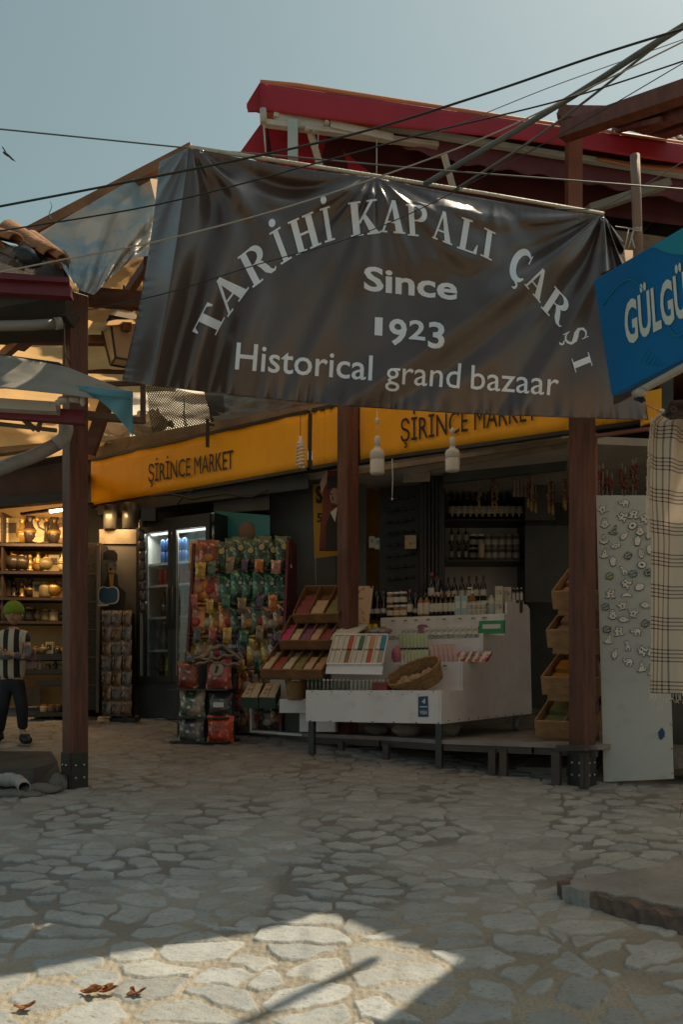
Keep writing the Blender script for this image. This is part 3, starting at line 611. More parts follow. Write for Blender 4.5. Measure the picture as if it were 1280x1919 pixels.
# lattice net
def netp(s, t):
    a = P(lerp(272, 420, s) + (14 * (1 - t) if s < .5 else 0), lerp(lerp(722, 745, s), lerp(832, 800, s), 1 - t), 8.6)
    a.y += .05 * math.sin(s * 7 + t * 3) + .03 * math.sin(t * 9 + s * 2); return a
m = M(); n1, n2 = 30, 34
for k in range(-n2, n1 + 1, 1):
    pts = [((k + j) / n1, j / 17) for j in range(18)]
    pts = [q for q in pts if -.001 <= q[0] <= 1.001]
    if len(pts) > 1: m.tube([netp(*q) for q in pts], .0045, 4, False)
    pts = [((k + 17 - j) / n1, j / 17) for j in range(18)]; pts = [q for q in pts if -.001 <= q[0] <= 1.001]
    if len(pts) > 1: m.tube([netp(*q) for q in pts], .0045, 4, False)
tag(mk('lattice_net', m, mat('brown_net', (.13, .10, .07), .7, .3, 5, .1)), 'brown diamond lattice net hanging above the left yellow sign', 'net')
m = wrinkle(P(400, 812, 8.5), P(640, 760, 8.0), P(640, 735, 8.4), P(385, 735, 8.9), .05, 45, fr=3); tag(mk('plastic_sheet', m, mat('dusty_plastic', (.34, .28, .22), .5, .35, 4, .5, 12), solid=.003), 'dusty brown plastic sheet under the banner, right of the net', 'sheet')
m = M(); m.bar(P(268, 715, 6.3), P(268, 793, 6.3), .035, .03); m.bar(P(165, 783, 6.3), P(271, 790, 6.3), .035, .035); m.bar(P(165, 722, 6.3), P(268, 718, 6.3), .03, .03)
tag(mk('window_frame', m, mat('brown_metal', (.12, .085, .065), .5, .3, 6, .1)), 'empty brown metal frame hanging between left post and net', 'frame')
m = M(); m.bar(P(389, 838, 7.9), P(389, 786, 7.9), .03, .03); m.bar(P(389, 795, 7.9), P(402, 797, 7.9), .02, .02); tag(mk('sign_bracket', m, BLACK), 'black upright bracket on top of the left yellow sign', 'bracket')
# blue-grey plastic over the rafters
def pl_f(s, t):
    tp = (lerp(48, 302, s), lerp(452, 306, s)); k = [(0, 108, 480), (.2, 122, 512), (.32, 150, 545), (.45, 176, 553), (.62, 208, 520), (.8, 250, 485), (1, 287, 478)]
    bx = float(np.interp(s, [q[0] for q in k], [q[1] for q in k])); by = float(np.interp(s, [q[0] for q in k], [q[2] for q in k]))
    x = lerp(tp[0], bx, t); y = lerp(tp[1], by, t) + 10 * math.sin(math.pi * t) * (1 - s)
    a = np.array(s * 3.0); b = np.array(t * 1.2)
    q_ = math.atan2(t - 1.25, s - .28) * 9; d = .05 * math.sin(q_ * 1.6 + 1) + .045 * math.sin(q_ * 3.1) * t + .03 * math.sin(q_ * 6.3 + 2) * t * t + .02 * math.sin(s * 61 + t * 9) * t * t + .03 * float(vn(a, b, 61, 6)) + .015 * float(vn(a, b, 62, 17)) * t
    return P(x, y, 5.75 - .45 * t ** 2 - d)
m = M(); m.grid(pl_f, 90, 50)
tag(mk('plastic_sheet', m, mat('blue_grey_plastic', (.56, .52, .47), .45, .35, 1.7, .12, 14, col2=(.30, .42, .50), stretch=(1.5, 1, 3), transl=.12, thr=(.38, .5))), 'wrinkled blue-grey plastic sheet drooping from the slanted rafter beside the banner', 'sheet')
# tiled roof edge at far left
RT = thing('tiled_roof', 'corner of an old tiled roof with rubble at the upper left', 'roof', P(20, 520, 5.2))
TILE = [mat('tile_orange', (.42, .2, .09), .85, .4, 9, .4, 30, dirt=.4), mat('tile_brown', (.24, .12, .07), .85, .4, 9, .4, 30, dirt=.4), mat('tile_grey', (.2, .17, .15), .85, .4, 9, .4, 30, dirt=.4)]
random.seed(5)
for i, (x0, y0, x1, y1, wd) in enumerate(((-40, 438, 30, 455, .06), (20, 440, 62, 478, .05), (18, 437, 96, 485, .07), (60, 450, 118, 490, .05), (-30, 460, 40, 490, .06), (-30, 478, 30, 503, .06), (70, 478, 108, 502, .035), (30, 484, 60, 503, .04), (-60, 450, -10, 470, .08))):
    a, b = P(x0, y0, 5.25), P(x1, y1, 5.0); d = (b - a).normalized(); sd_ = d.cross(Vector((0, 0, 1))).normalized(); up = sd_.cross(d); m = M()
    m.grid(lambda s, t: a.lerp(b, t) + sd_ * (wd * math.cos(math.pi * s) * (1 - .2 * t)) + up * (wd * math.sin(math.pi * s) * (1 - .2 * t)), 8, 3)
    mk('roof_tile', m, TILE[(0, 1, 0, 0, 2, 2, 1, 2, 0)[i]], RT, solid=.012)
m = M(); m.ell(P(52, 484, 5.0), (.09, .08, .055), 12, 8, ry(20)); mk('black_bag', m, mat('black_bag_plastic', (.015, .02, .03), .25, .3, 9, .6, 20), RT)
m = M(); m.slab([P(-80, 505, 5.3), P(120, 520, 5.3), P(120, 470, 5.6), P(-80, 450, 5.6)], (0, .1, .02)); mk('roof_board', m, mat('old_board', (.1, .075, .06), .85, .4, 6, .4), RT)
m = M(); m.slab([P(-120, 516, 4.95), P(128, 530, 5.1), P(132, 556, 5.1), P(-120, 541, 4.95)], (0, .06, 0)); m.bar(P(-120, 513, 4.93), P(130, 527, 5.08), .03, .03); tag(mk('gutter', m, mat('maroon_metal', (.17, .02, .035), .4, .25, 3, .06)), 'maroon metal gutter under the tiled roof corner', 'gutter')
m = M(); m.slab([P(-120, 542, 5.05), P(122, 556, 5.2), P(122, 592, 5.3), P(-120, 596, 5.1)], (0, .4, 0)); mk('soffit', m, DARK, RT)
m = M(); m.tube([P(-60, 612, 5.1), P(60, 610, 5.15), P(106, 607, 5.2)], .030, 12); m.tube([P(103, 607, 5.18), P(115, 606, 5.2)], .036, 12); tag(mk('pipe', m, PVC), 'horizontal grey pipe left of the left post top', 'pipe')
rt = thing('downpipe', 'slanting grey plastic drainpipe with a rounded elbow meeting the left post', 'pipe', P(60, 870, 5.2))
m = M(); m.tube([P(-40, 893, 4.9), P(60, 856, 5.1), P(108, 832, 5.2)], .040, 12); mk('tube', m, PVC, rt)
m = M(); m.tube([P(104, 834, 5.19), P(120, 822, 5.2), P(124, 806, 5.2), P(122, 788, 5.2)], .043, 12); mk('elbow', m, mat('pale_pvc', (.42, .4, .37), .45, .2, 6, .05, dirt=.3), rt)
m = M(); m.tube([P(121, 690 - k * 12, 5.38) for k in range(-1, 9)], .004, 6); m.tube([P(121, 560, 5.38), P(119, 600, 5.36), P(121, 660, 5.36), P(132, 684, 5.36)], .0045, 6); tag(mk('cable', m, BLACK), 'thin black cable running down the left post', 'cable')
# left awning
AW = thing('left_awning', 'folded cream awning with a light blue drooping end, left of the post', 'awning', P(120, 790, 4.7))
def lawn(s, t):
    tx_ = lerp(-60, 247, s); ty_ = float(np.interp(s, [0, .25, .6, 1], [660, 668, 688, 737])); bx2 = lerp(-60, 186, s); by2 = float(np.interp(s, [0, .3, .7, 1], [728, 728, 738, 748]))
    return P(lerp(tx_, bx2, t), lerp(ty_, by2, t) + 6 * math.sin(t * 3.14), 4.95 - .3 * t - .012 * math.sin(s * 30 + t * 6) - .01 * float(vn(np.array(s * 5), np.array(t * 2.), 71, 5)))
m = M(); m.grid(lawn, 50, 16); mk('canopy', m, mat('cream_awning', (.4, .37, .31), .7, .25, 3, .2, 12, transl=.15, dirt=.25), AW, solid=.004)
m = M(); m.slab([P(-60, 656, 4.99), P(110, 679, 4.99), P(130, 690, 4.98), P(-60, 664, 4.99)], (0, .03, 0)); mk('edge_profile', m, BLACK, AW)
def flap(s, t):
    a = lerp(140, 248, s), lerp(722, 735, s); b = lerp(176, 249, s), lerp(746, 818, s ** 1.4) 
    return P(lerp(a[0], b[0], t), lerp(a[1], b[1], t), 4.60 - .03 * math.sin(s * 9 + t * 3) + .03 * t)
m = M(); m.grid(flap, 30, 14); mk('blue_flap', m, mat('light_blue_canvas', (.10, .30, .42), .6, .2, 4, .15, 14), AW, solid=.004)
m = M(); m.tube([P(150, 728, 4.6), P(190, 736, 4.57), P(247, 741, 4.56)], [.012, .02, .022], 10); mk('front_bar', m, mat('light_blue_canvas', (0, 0, 0)), AW)
m = M(); m.slab([P(-60, 742, 4.75), P(105, 753, 4.75), P(105, 771, 4.75), P(-60, 762, 4.75)], (0, .08, 0)); mk('cassette', m, mat('pale_metal', (.5, .46, .40), .4, .2, 4, .05), AW)
m = M(); m.tube([P(106, 756, 4.72), P(128, 748, 4.72), P(150, 750, 4.72)], .018, 8); m.ell(P(118, 750, 4.7), (.03, .03, .02)); m.ell(P(155, 752, 4.7), (.016, .016, .03)); mk('joint', m, mat('pale_metal', (0, 0, 0)), AW)
m = M(); m.bar(P(-60, 768, 4.85), P(160, 784, 4.85), .05, .075); mk('arm', m, mat('maroon_metal', (0, 0, 0)), AW)
m = M(); m.bar(P(158, 776, 4.87), P(262, 788, 5.2), .03, .035); m.bar(P(-60, 788, 4.9), P(106, 807, 4.9), .02, .02); m.bar(P(40, 782, 4.86), P(66, 806, 4.9), .025); m.bar(P(78, 784, 4.86), P(70, 808, 4.9), .02); mk('arm', m, mat('brown_metal', (0, 0, 0)), AW)
# gift shop front beam
# ================================================================ RED AWNING, UPPER RIGHT
RA = thing('red_awning', 'big dark red roof awning with white folding arms above the banner', 'awning', P(800, 330, 8.8))
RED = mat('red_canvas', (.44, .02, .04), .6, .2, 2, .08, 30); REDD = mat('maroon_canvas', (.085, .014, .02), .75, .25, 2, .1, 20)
LR = lambda x: 1 / lerp(1 / 8.5, 1 / 9.46, (x - 485) / 795)
def rowp(x, y, dd=0): return P(x, y, LR(x) + dd)
m = M()
m.grid(lambda s, t: rowp(lerp(487, 1420, s), lerp(lerp(157, 292, s), lerp(206, 322, s), t) + 3 * math.sin(s * 9) * t, -.02 * t - .01 * math.sin(s * 26)), 60, 6)
mk('valance', m, RED, RA, solid=.01)
m = M(); m.tube([rowp(488, 157, .05), rowp(560, 163, .05), rowp(760, 194, .05), rowp(1000, 230, .05), rowp(1420, 292, .05)], .03, 8); m.grid(lambda s, t: rowp(lerp(487, 1420, s), lerp(156, 292, s), .05) + Vector((0, 1.5 * t, .012 - .25 * t)), 40, 6); mk('canopy', m, mat('red_canvas_painted_sun', (.72, .26, .12), .6, .2, 2, .08, 30), RA)  # orange tone puts sunlight on the red cloth's top edge into its colour
m = M(); m.hexa([rowp(487, 156), rowp(462, 200, .12), rowp(463, 206, .12), rowp(487, 214, .1)], [rowp(487, 156, .05), rowp(462, 200, .17), rowp(463, 206, .17), rowp(487, 214, .15)]); m.slab([rowp(486, 157), rowp(462, 196, .1), rowp(464, 208, .1), rowp(520, 208, .02), rowp(540, 170, 0)], (0, .03, 0)); mk('end_flap', m, RED, RA)
m = M(); m.slab([rowp(450, 286, .6), rowp(492, 228, .55), rowp(560, 215, .5), rowp(700, 330, .5), rowp(560, 330, .6)], (0, .04, 0)); mk('side_panel', m, RED, RA)
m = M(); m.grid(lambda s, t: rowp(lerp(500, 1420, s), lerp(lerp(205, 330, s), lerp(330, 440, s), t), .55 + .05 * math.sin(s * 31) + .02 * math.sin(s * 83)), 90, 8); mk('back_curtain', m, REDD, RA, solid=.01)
# underside and inner valance with folds painted as sunlit
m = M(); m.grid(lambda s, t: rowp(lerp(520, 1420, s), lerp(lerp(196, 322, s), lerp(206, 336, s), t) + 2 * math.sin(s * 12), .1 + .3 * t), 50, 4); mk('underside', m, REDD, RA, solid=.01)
def iv(s, t):
    x = lerp(735, 1420, s); y = float(np.interp(x, [735, 1060, 1280, 1420], [246, 291, 322, 345])); h = float(np.interp(x, [735, 760, 860, 1060, 1280, 1420], [4, 30, 44, 46, 56, 60]))
    return rowp(x, y + h * t + 3 * math.sin(x * .11) * t, .22 + .03 * math.sin(s * 60) * t)
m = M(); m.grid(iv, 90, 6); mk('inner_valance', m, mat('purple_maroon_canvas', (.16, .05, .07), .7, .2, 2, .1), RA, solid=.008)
m = M(); m.bar(rowp(714, 238, .15), rowp(1420, 352, .15), .06, .055); mk('front_rail', m, mat('pale_blue_metal', (.5, .58, .56), .35, .1, 4, .03), RA)
m = M(); m.grid(lambda s, t: rowp(lerp(560, 770, s), lerp(lerp(198, 232, s), lerp(203, 236, s), t) + 4 * math.sin(s * 3.14), .12 - .12 * t), 20, 2); mk('painted_sunlit_fold', m, mat('red_canvas_painted_sun', (0, 0, 0)), RA, solid=.006); m = M(); m.grid(lambda s, t: rowp(lerp(1120, 1420, s), lerp(lerp(292, 330, s), lerp(300, 345, s), t) + 3 * math.sin(s * 7), .16 - .1 * t), 20, 2); mk('painted_sunlit_fold', m, mat('red_canvas_painted_sun', (0, 0, 0)), RA, solid=.006)  # orange strips: sunlight on the red folds given as colour
WM = mat('white_arm_metal', (.6, .56, .50), .4, .15, 5, .04, dirt=.15)
m = M(); m.tube([rowp(493, 206, -.02), rowp(494, 232, -.02)], .035, 10); m.bar(rowp(497, 232, 0), rowp(820, 274, .2), .07, .05); m.bar(rowp(520, 196, 0), rowp(517, 222, 0), .05, .05); m.bar(rowp(516, 222, .02), rowp(605, 236, .05), .06, .07); m.bar(rowp(618, 236, .05), rowp(735, 262, .1), .07, .075); m.bar(rowp(540, 212, .1), rowp(600, 222, .1), .05, .04)
mk('folding_arm', m, WM, RA)
for fn in (lambda m: m.bar(rowp(580, 244, .1), rowp(600, 312, .2), .05), lambda m: m.bar(rowp(832, 290, .1), rowp(850, 356, .2), .05), lambda m: m.tube([rowp(494, 234, -.02), rowp(498, 286, 0)], .009, 6), lambda m: m.tube([rowp(597, 238, .05), rowp(594, 300, .05)], .006, 6), lambda m: m.tube([rowp(706, 262, .05), rowp(706, 330, .05)], .006, 6)):
    m = M(); fn(m); mk('strut', m, WM, RA)
for x, y in ((612, 232), (575, 244), (590, 246), (567, 238)):
    m = M(); m.ell(rowp(x, y, -.03), (.028, .04, .022)); mk('joint', m, WM, RA)
m = M(); m.bar(rowp(549, 230, .02), rowp(549, 300, .02), .1, .1); mk('support_post', m, mat('pale_blue_metal', (0, 0, 0)), RA)
m = M(); m.bar(P(1100, 395, 8.8), P(1250, 345, 9.2), .12, .08); mk('lower_rail', m, mat('olive_grey_metal', (.22, .21, .17), .6, .2, 4, .05), RA)
m = M(); m.grid(lambda s, t: P(lerp(640, 1330, s), lerp(lerp(330, 400, s), 470, t), 10.4), 10, 4); m.slab([P(1060, 330, 10.2), P(1240, 345, 10.2), P(1285, 352, 10.2), P(1170, 470, 10.2), P(1060, 470, 10.2)], (0, .05, 0)); mk('shade_screen', m, mat('shade_black', (.018, .014, .018), .85, .2, 2, .05), RA, solid=.01)
# terrace parapet hidden behind the banner carries it
m = M(); m.slab([P(420, 330, 9.8), P(1500, 480, 9.8), P(1500, 690, 9.8), P(420, 690, 9.8)], (0, .2, 0)); tag(mk('terrace_wall', m, PLAST), 'dim terrace wall behind the banner, under the red awning', 'wall')
# brown steel pergola top right
PR = thing('steel_pergola', 'red-brown steel pergola corner rising behind the right end of the banner', 'pergola', P(1075, 400, 8.83))
m = M(); m.bar(P(1075, 420, 8.83), P(1075, 256, 8.83), .145, .145); mk('upright', m, mat('orange_brown_steel', (.26, .085, .045), .45, .25, 3, .05), PR)
m = M(); m.bar(P(1056, 249, 8.69), P(1420, 125, 7.18), .138, .15); mk('beam', m, WOODR, PR)
m = M(); m.bar(P(1052, 216, 8.97), P(1162, 217, 9.25), .138, .117); m.lathe(P(1056, 216, 8.89), [(.07, 0), (.07, .06)], 14, rx(90)); mk('beam', m, WOODR, PR)
m = M(); m.bar(P(1200, 243, 9.11), P(1420, 165, 7.73), .138, .083); m.bar(P(1225, 256, 9.52), P(1420, 190, 8.14), .165, .083); m.bar(P(1150, 246, 9.38), P(1240, 226, 8.69), .06, .05); mk('beam', m, WOODR, PR)
m = M(); m.slab([P(1150, 240, 9.25), P(1230, 214, 8.69), P(1420, 150, 7.59), P(1420, 200, 8.56), P(1215, 255, 9.52)], (0, .01, .01)); mk('roof_sheet', m, mat('dark_brown_sheet', (.11, .06, .05), .6, .3, 3, .1), PR)
# more tiles under the steel pergola
rt = thing('distant_roof', 'bit of red tiled roof seen under the steel pergola beams', 'roof', P(1260, 290, 10.5))
m = M()
for k in range(9): m.grid(lambda s, t: P(1205 + k * 14 + t * 4, 262 - 3 * k + 0 * t, 10.6).lerp(P(1235 + k * 14, 284 - 1 * k, 10.2), t) + Vector((.05 * math.cos(math.pi * s), 0, .05 * math.sin(math.pi * s))), 6, 1)
mk('roof_tile', m, TILE[1], rt, solid=.01)
# timber pole with rope, right of the banner
rt = thing('pole', 'slim pinkish timber pole behind the blue sign, rope knotted round it', 'pole', P(1196, 560, 4.55))
m = M(); m.tube([P(1190, 292, 4.55), P(1193, 380, 4.55), P(1198, 560, 4.55)], .025, 10); mk('shaft', m, mat('pink_timber', (.33, .2, .15), .6, .3, 5, .15, 30, stretch=(5, 5, 1)), rt)
m = M()
for k in range(3): m.tube([P(1194 + 8 * math.cos(t), 429 + k * 3 + 2 * math.sin(t), 4.54 + .025 * math.sin(t)) for t in [j * .6 for j in range(11)]], .003, 5)
m.tube([P(1188, 432, 4.52), P(1184, 445, 4.52), P(1187, 458, 4.51), P(1190, 466, 4.51)], .0035, 6); m.tube([P(1186, 434, 4.52), P(1182, 452, 4.52), P(1178, 466, 4.52)], .0035, 6); m.tube([P(1154, 425, 5.2), P(1186, 430, 4.53)], .003, 6); m.tube([P(1178, 430, 4.7), P(1174, 452, 4.7), P(1168, 476, 4.7)], .0035, 6)
mk('rope', m, mat('pale_rope', (0, 0, 0)), rt)
rt = thing('house', 'brown tiled house eave seen between pole and blue sign', 'house', P(1250, 500, 12))
m = M(); m.slab([P(1200, 440, 12), P(1420, 395, 12), P(1420, 620, 12), P(1160, 620, 12), P(1160, 470, 12)], (0, 1.5, 0)); mk('wall', m, mat('weathered_wall', (.16, .12, .11), .8, .4, 4, .4, 12), rt)
m = M()
for k in range(5): m.tube([P(1195 - k * 5, 432 + k * 6, 11.7), P(1420, 368 + k * 6, 11.7)], .05, 8)
mk('roof', m, mat('grey_brown_tiles', (.16, .12, .10), .8, .4, 6, .4), rt)
# ================================================================ BLUE SIGN
BS = thing('blue_sign', 'tilted bright blue signboard with pale capital letters, cut by the right edge', 'sign', P(1150, 742, 3.2))
BT, BB_, BT2 = P(1112, 526, 3.2), P(1146, 743, 3.2), P(1420, 345, 2.35)
BN = (BT2 - BT).cross(BB_ - BT).normalized(); BN = BN if BN.y < 0 else -BN
def bh(px, py, off=0): return plane_hit(px, py, BT + BN * off, BN)
m = M(); m.slab([bh(1112, 526), bh(1146, 743), bh(1500, 562), bh(1500, 296)], -BN * .035); mk('panel', m, mat('blue_sign_vinyl', (.0, .15, .42), .6, .2, 1.4, .06, 25, spec=.25), BS, bev=.004)
for q, nm, cl in (([(1112 + 165 + 70 * math.cos(t), 430 + 48 * math.sin(t)) for t in [k * .26 for k in range(24)]], 'teal_disc', (.0, .26, .40)),):
    q = [(x, max(y, 526 - .60 * (x - 1112) + 3)) for x, y in q]; m = M(); m.slab([bh(x, y, .002) for x, y in q], BN * .001); mk(nm, m, mat('teal_vinyl', cl, .4, .1, 2, 0), BS)
m = M(); m.tube([bh(1126 + 4 + k * 8, 572 - 50 * math.sin(math.pi * min(1, k / 9 * .62 + .0)) - 0 * k + max(0, k - 5) ** 2 * .9, .003) for k in range(0, 11)], .0018, 5); m.tube([bh(1253 + k * 5, 612 + 14 * math.sin(k * .5) + k * 1.5, .003) for k in range(8)], .0018, 5)
mk('curved_line', m, mat('teal_vinyl', (0, 0, 0)), BS)
m = M()
for k in range(6):
    m.tube([bh(1205 + k * 8 - 6, 690 + k * 1 - 8, .003), bh(1213 + k * 6, 654 + k * 5, .003)], .0012, 4)
mk('stripe_pattern', m, mat('teal_vinyl', (0, 0, 0)), BS)
text_on_plane('lettering', 'GÜLGÜN', [(1173, 646), (1316, 575), (1309, 496), (1169, 571)], BT, BN, mat('pale_sign_print', (.62, .72, .70), .5, .1, 3, 0), BS, .028, .003, .0005)
m = M(); m.grid(lambda s, t: bh(lerp(1150, 1500, s), lerp(742, 565, s) + 14 * t + 2 * math.sin(s * 30), -.04 - .05 * t), 30, 3); mk('lower_trim', m, mat('old_board', (0, 0, 0)), BS, solid=.012)
m = M(); m.tube([bh(1190 + k * 10, 738 - k * 5.4, -.01) for k in range(12)], .014, 8); m.ell(bh(1200, 735, .01), (.02, .02, .015)); mk('awning_roll', m, mat('pale_metal', (0, 0, 0)), BS)
m = M(); m.ell(P(1198, 746, 3.1), (.02, .015, .012)); m.lathe(P(1202, 750, 3.08), [(.011, 0), (.011, .004)], 14, rx(90)); tag(mk('glass_charm', m, mat('blue_glass', (.02, .05, .12), .2, .6, 30, 0)), 'small blue and white glass charm under the corner of the blue sign', 'charm')
# ================================================================ WIRES
def wire(pts, r, label, mt=None, nm='overhead_wire', k_=.87):
    v = [P(x, y, D * k_) for x, y, D in pts]; out = []
    for i in range(len(v) - 1):
        a, b = v[i], v[i + 1]; p0 = v[i - 1] if i else a * 2 - b; p3 = v[i + 2] if i + 2 < len(v) else b * 2 - a
        for k in range(8):
            t = k / 8; out.append(.5 * ((2 * a) + (b - p0) * t + (2 * p0 - 5 * a + 4 * b - p3) * t * t + (3 * a - p0 - 3 * b + p3) * t ** 3))
    out.append(v[-1]); m = M(); m.tube(out, r, 6); tag(mk(nm, m, mt or WDK), label, 'wire', 'wires crossing overhead')
WDK = mat('dark_cable', (.012, .02, .022), .5, .2, 3, 0); WLT = mat('pale_cable', (.42, .38, .33), .6, .2, 3, 0); WGR = mat('grey_cable', (.13, .14, .13), .5, .3, 3, 0)
wire([(-60, 399, 4.4), (300, 330, 4.4), (640, 258, 4.3), (900, 180, 4.2), (1120, 105, 4.0), (1330, 40, 3.9)], .0048, 'thick black wire, uppermost of those rising from the left edge to the upper right corner')
wire([(-60, 443, 4.6), (290, 385, 4.5), (600, 305, 4.5), (800, 250, 4.4), (1065, 185, 4.3), (1340, 96, 4.2)], .0034, 'black wire starting just above the tiled roof corner and passing over the banner top')
wire([(-60, 523, 4.7), (114, 488, 4.7), (290, 454, 4.6), (500, 400, 4.6), (700, 336, 4.6), (900, 262, 4.5), (1080, 178, 4.4), (1340, 50, 4.3)], .0034, 'pale wire rising from the maroon gutter across the letters to the banner middle', WLT)
wire([(-60, 237, 4.8), (150, 258, 4.8), (360, 279, 4.9), (560, 296, 5.0), (800, 318, 5.0), (1060, 338, 5.0), (1340, 360, 5.0)], .0036, 'nearly level wire from the left edge passing the top left banner corner', WGR)
wire([(795, 347, 5.2), (960, 250, 4.9), (1100, 165, 4.6), (1200, 100, 4.3), (1330, 20, 4.0)], .014, 'thickest cable bundle climbing steeply to the upper right corner', WGR)
wire([(850, 358, 5.2), (985, 272, 4.9), (1090, 196, 4.7), (1200, 110, 4.4), (1330, 10, 4.2)], .006, 'cable running just below the thick bundle to the upper right', WGR)
wire([(115, 591, 4.45), (300, 553, 4.45), (480, 497, 4.5), (640, 452, 4.6), (760, 405, 4.7), (900, 335, 4.8), (1100, 225, 4.8), (1340, 84, 4.6)], .0024, 'thin dark wire crossing low over the banner letters', WDK)
wire([(1040, 392, 5.6), (1120, 390, 5.5), (1200, 352, 5.4), (1280, 304, 5.3), (1340, 270, 5.2)], .003, 'sagging wire from the banner right top corner up to the right edge', WGR)
wire([(800, 258, 5.2), (930, 205, 5.1), (1030, 165, 5.0), (1160, 118, 4.9), (1340, 54, 4.8)], .002, 'thin wire crossing the red awning top', WGR)
wire([(94, 378, 5.6), (97, 388, 5.6), (92, 402, 5.6), (97, 413, 5.6)], .002, 'short wavy wire end sticking up from the slanted rafter', WDK, k_=1)
wire([(1186, 742, 3.2), (1200, 752, 3.5), (1238, 772, 4.5)], .0035, 'pink cord tying the plaid blanket corner', mat('pink_cord', (.5, .16, .12), .6, .2, 9, 0), 'cord', 1)
# bird
rt = thing('bird', 'small dark bird gliding in the sky at the far left', 'bird', P(12, 290, 30))
m = M(); m.ell((0, 0, 0), (.16, .05, .05), 10, 6, ry(35)); m.slab([(-.02, 0, .02), (.07, 0, -.02), (.02, .02, .03), (-.12, .05, .27), (-.2, .05, .32)], (.004, .01, 0)); m.slab([(.0, 0, -.02), (.08, 0, .0), (.32, -.05, -.26), (.36, -.06, -.3), (.2, -.03, -.22)], (.004, .01, 0)); mk('body', m, mat('bird_feathers', (.04, .045, .045), .8, .3, 20, 0), rt, True)
INKP0 = mat('dark_print', (.05, .045, .04), .6, .3, 160, 0)
# ================================================================ WHITE COUNTER
A = Vector((-.274, 6.53, 0)); U = Vector((.913, -.408, 0)); V = Vector((.585, .811, 0))
def C(a, b, z): return A + U * a + V * b + Vector((0, 0, z))
def apx(px, b):
    r = (px - 640) / F; return (r * (A.y + b * V.y) - A.x - b * V.x) / (U.x - r * U.y)
CT = thing('counter', 'white stepped display counter with long white side panel, behind it shelves of bottles', 'counter', (A.x, A.y, gz(6.5)))
LV = [(0, .324, 1.336), (.324, .658, 1.549), (.658, 1.043, 1.775), (1.043, 1.55, 1.955)]
def cb(a0, a1, b0, b1, z0, z1): m = M(); return m.hexa([C(a0, b0, z0), C(a1, b0, z0), C(a1, b1, z0), C(a0, b1, z0)], [C(a0, b0, z1), C(a1, b0, z1), C(a1, b1, z1), C(a0, b1, z1)])
AL = 1.08
ZP = .985      # platform top
for i, (b0, b1, z) in enumerate(LV):
    m = cb(0, AL - .016, b0 + .012, b1 + .01 if i < 3 else b1, z - .02, z); mk('shelf', m, WHITEP, CT)
    m = cb(0, AL - .016, b0, b0 + .011, 1.10 if i == 0 else LV[i - 1][2], z + .002); mk('front_panel', m, WHITEP, CT, bev=.002)
m = M(); prof = [(0, 1.098), (0, 1.338)]
for i in range(1, 4): prof += [(LV[i][0], LV[i - 1][2] + .003), (LV[i][0], LV[i][2] + .003)]
prof += [(1.09, LV[3][2] + .003), (1.09, 2.06), (1.50, 2.065), (1.555, 2.03), (1.60, 1.13)]
m.hexa([C(AL - .015, b, z) for b, z in prof], [C(AL, b, z) for b, z in prof]); mk('side_panel', m, WHITEP, CT, bev=.003)
for a, b, z0 in ((.035, .03, None), (AL - .03, .03, None)):
    m = M(); p = C(a, b, 0); g = gz(p.y); m.box((p.x, p.y, (g + 1.1) / 2), (.045, .045, 1.1 - g), rz(-24)); mk('leg', m, DARK, CT)
m = M(); c = C(AL - .06, 1.42, ZP + .055); m.lathe(c - U * .02, [(.052, 0), (.056, .01), (.056, .035), (.052, .045)], 18, rz(-24) @ ry(90)); m.box(c + Vector((0, 0, .07)), (.05, .05, .05)); mk('castor', m, mat('grey_rubber', (.16, .16, .16), .5, .2, 9, .02), CT)
for k in range(9):
    m = M(); p = C(AL + .001, .1 + .16 * k if k < 9 else 0, 1.12 + .002 * k); m.ell(p, (.006, .006, .006), 6, 4); mk('screw', m, DARK, CT)
for k in range(7):
    m = M(); m.ell(C(.06 + .16 * k, -.001, 1.327), (.005, .005, .004), 6, 4); m.ell(C(.04 + .17 * k, -.001, 1.106), (.006, .006, .005), 6, 4); mk('screw', m, DARK, CT)
m = M()
for y0, y1 in ((1305, 1342),):
    pl0 = [plane_hit(x, y, C(0, -.003, 0), U.cross(Vector((0, 0, 1)))) for x, y in ((784, 1343), (803, 1343), (802, 1304), (784, 1305))]
    m.slab(pl0, -V * .002)
stk = tag(mk('card_sticker', m, mat('sticker_blue', (.006, .06, .16), .4, .2, 4, 0)), 'small dark blue payment card sticker on the front of the white counter', 'sticker')
nn = U.cross(Vector((0, 0, 1)))
PW = mat('print_white', (.55, .58, .6), .5, .05, 3, 0)
text_on_plane('lettering', 'VISA', [(787, 1338), (801, 1338), (801, 1331), (787, 1331)], C(0, -.003, 0), nn, PW, stk, .02, .003, .001)
text_on_plane('lettering', '4', [(790, 1318), (797, 1318), (798, 1309), (791, 1309)], C(0, -.003, 0), nn, PW, stk, .03, .003, .001)
m = M(); m.slab([plane_hit(x, y, C(0, -.006, 0), nn) for x, y in ((787, 1325), (801, 1325), (801, 1323), (787, 1323))], -V * .001); mk('stripe', m, PW, stk)
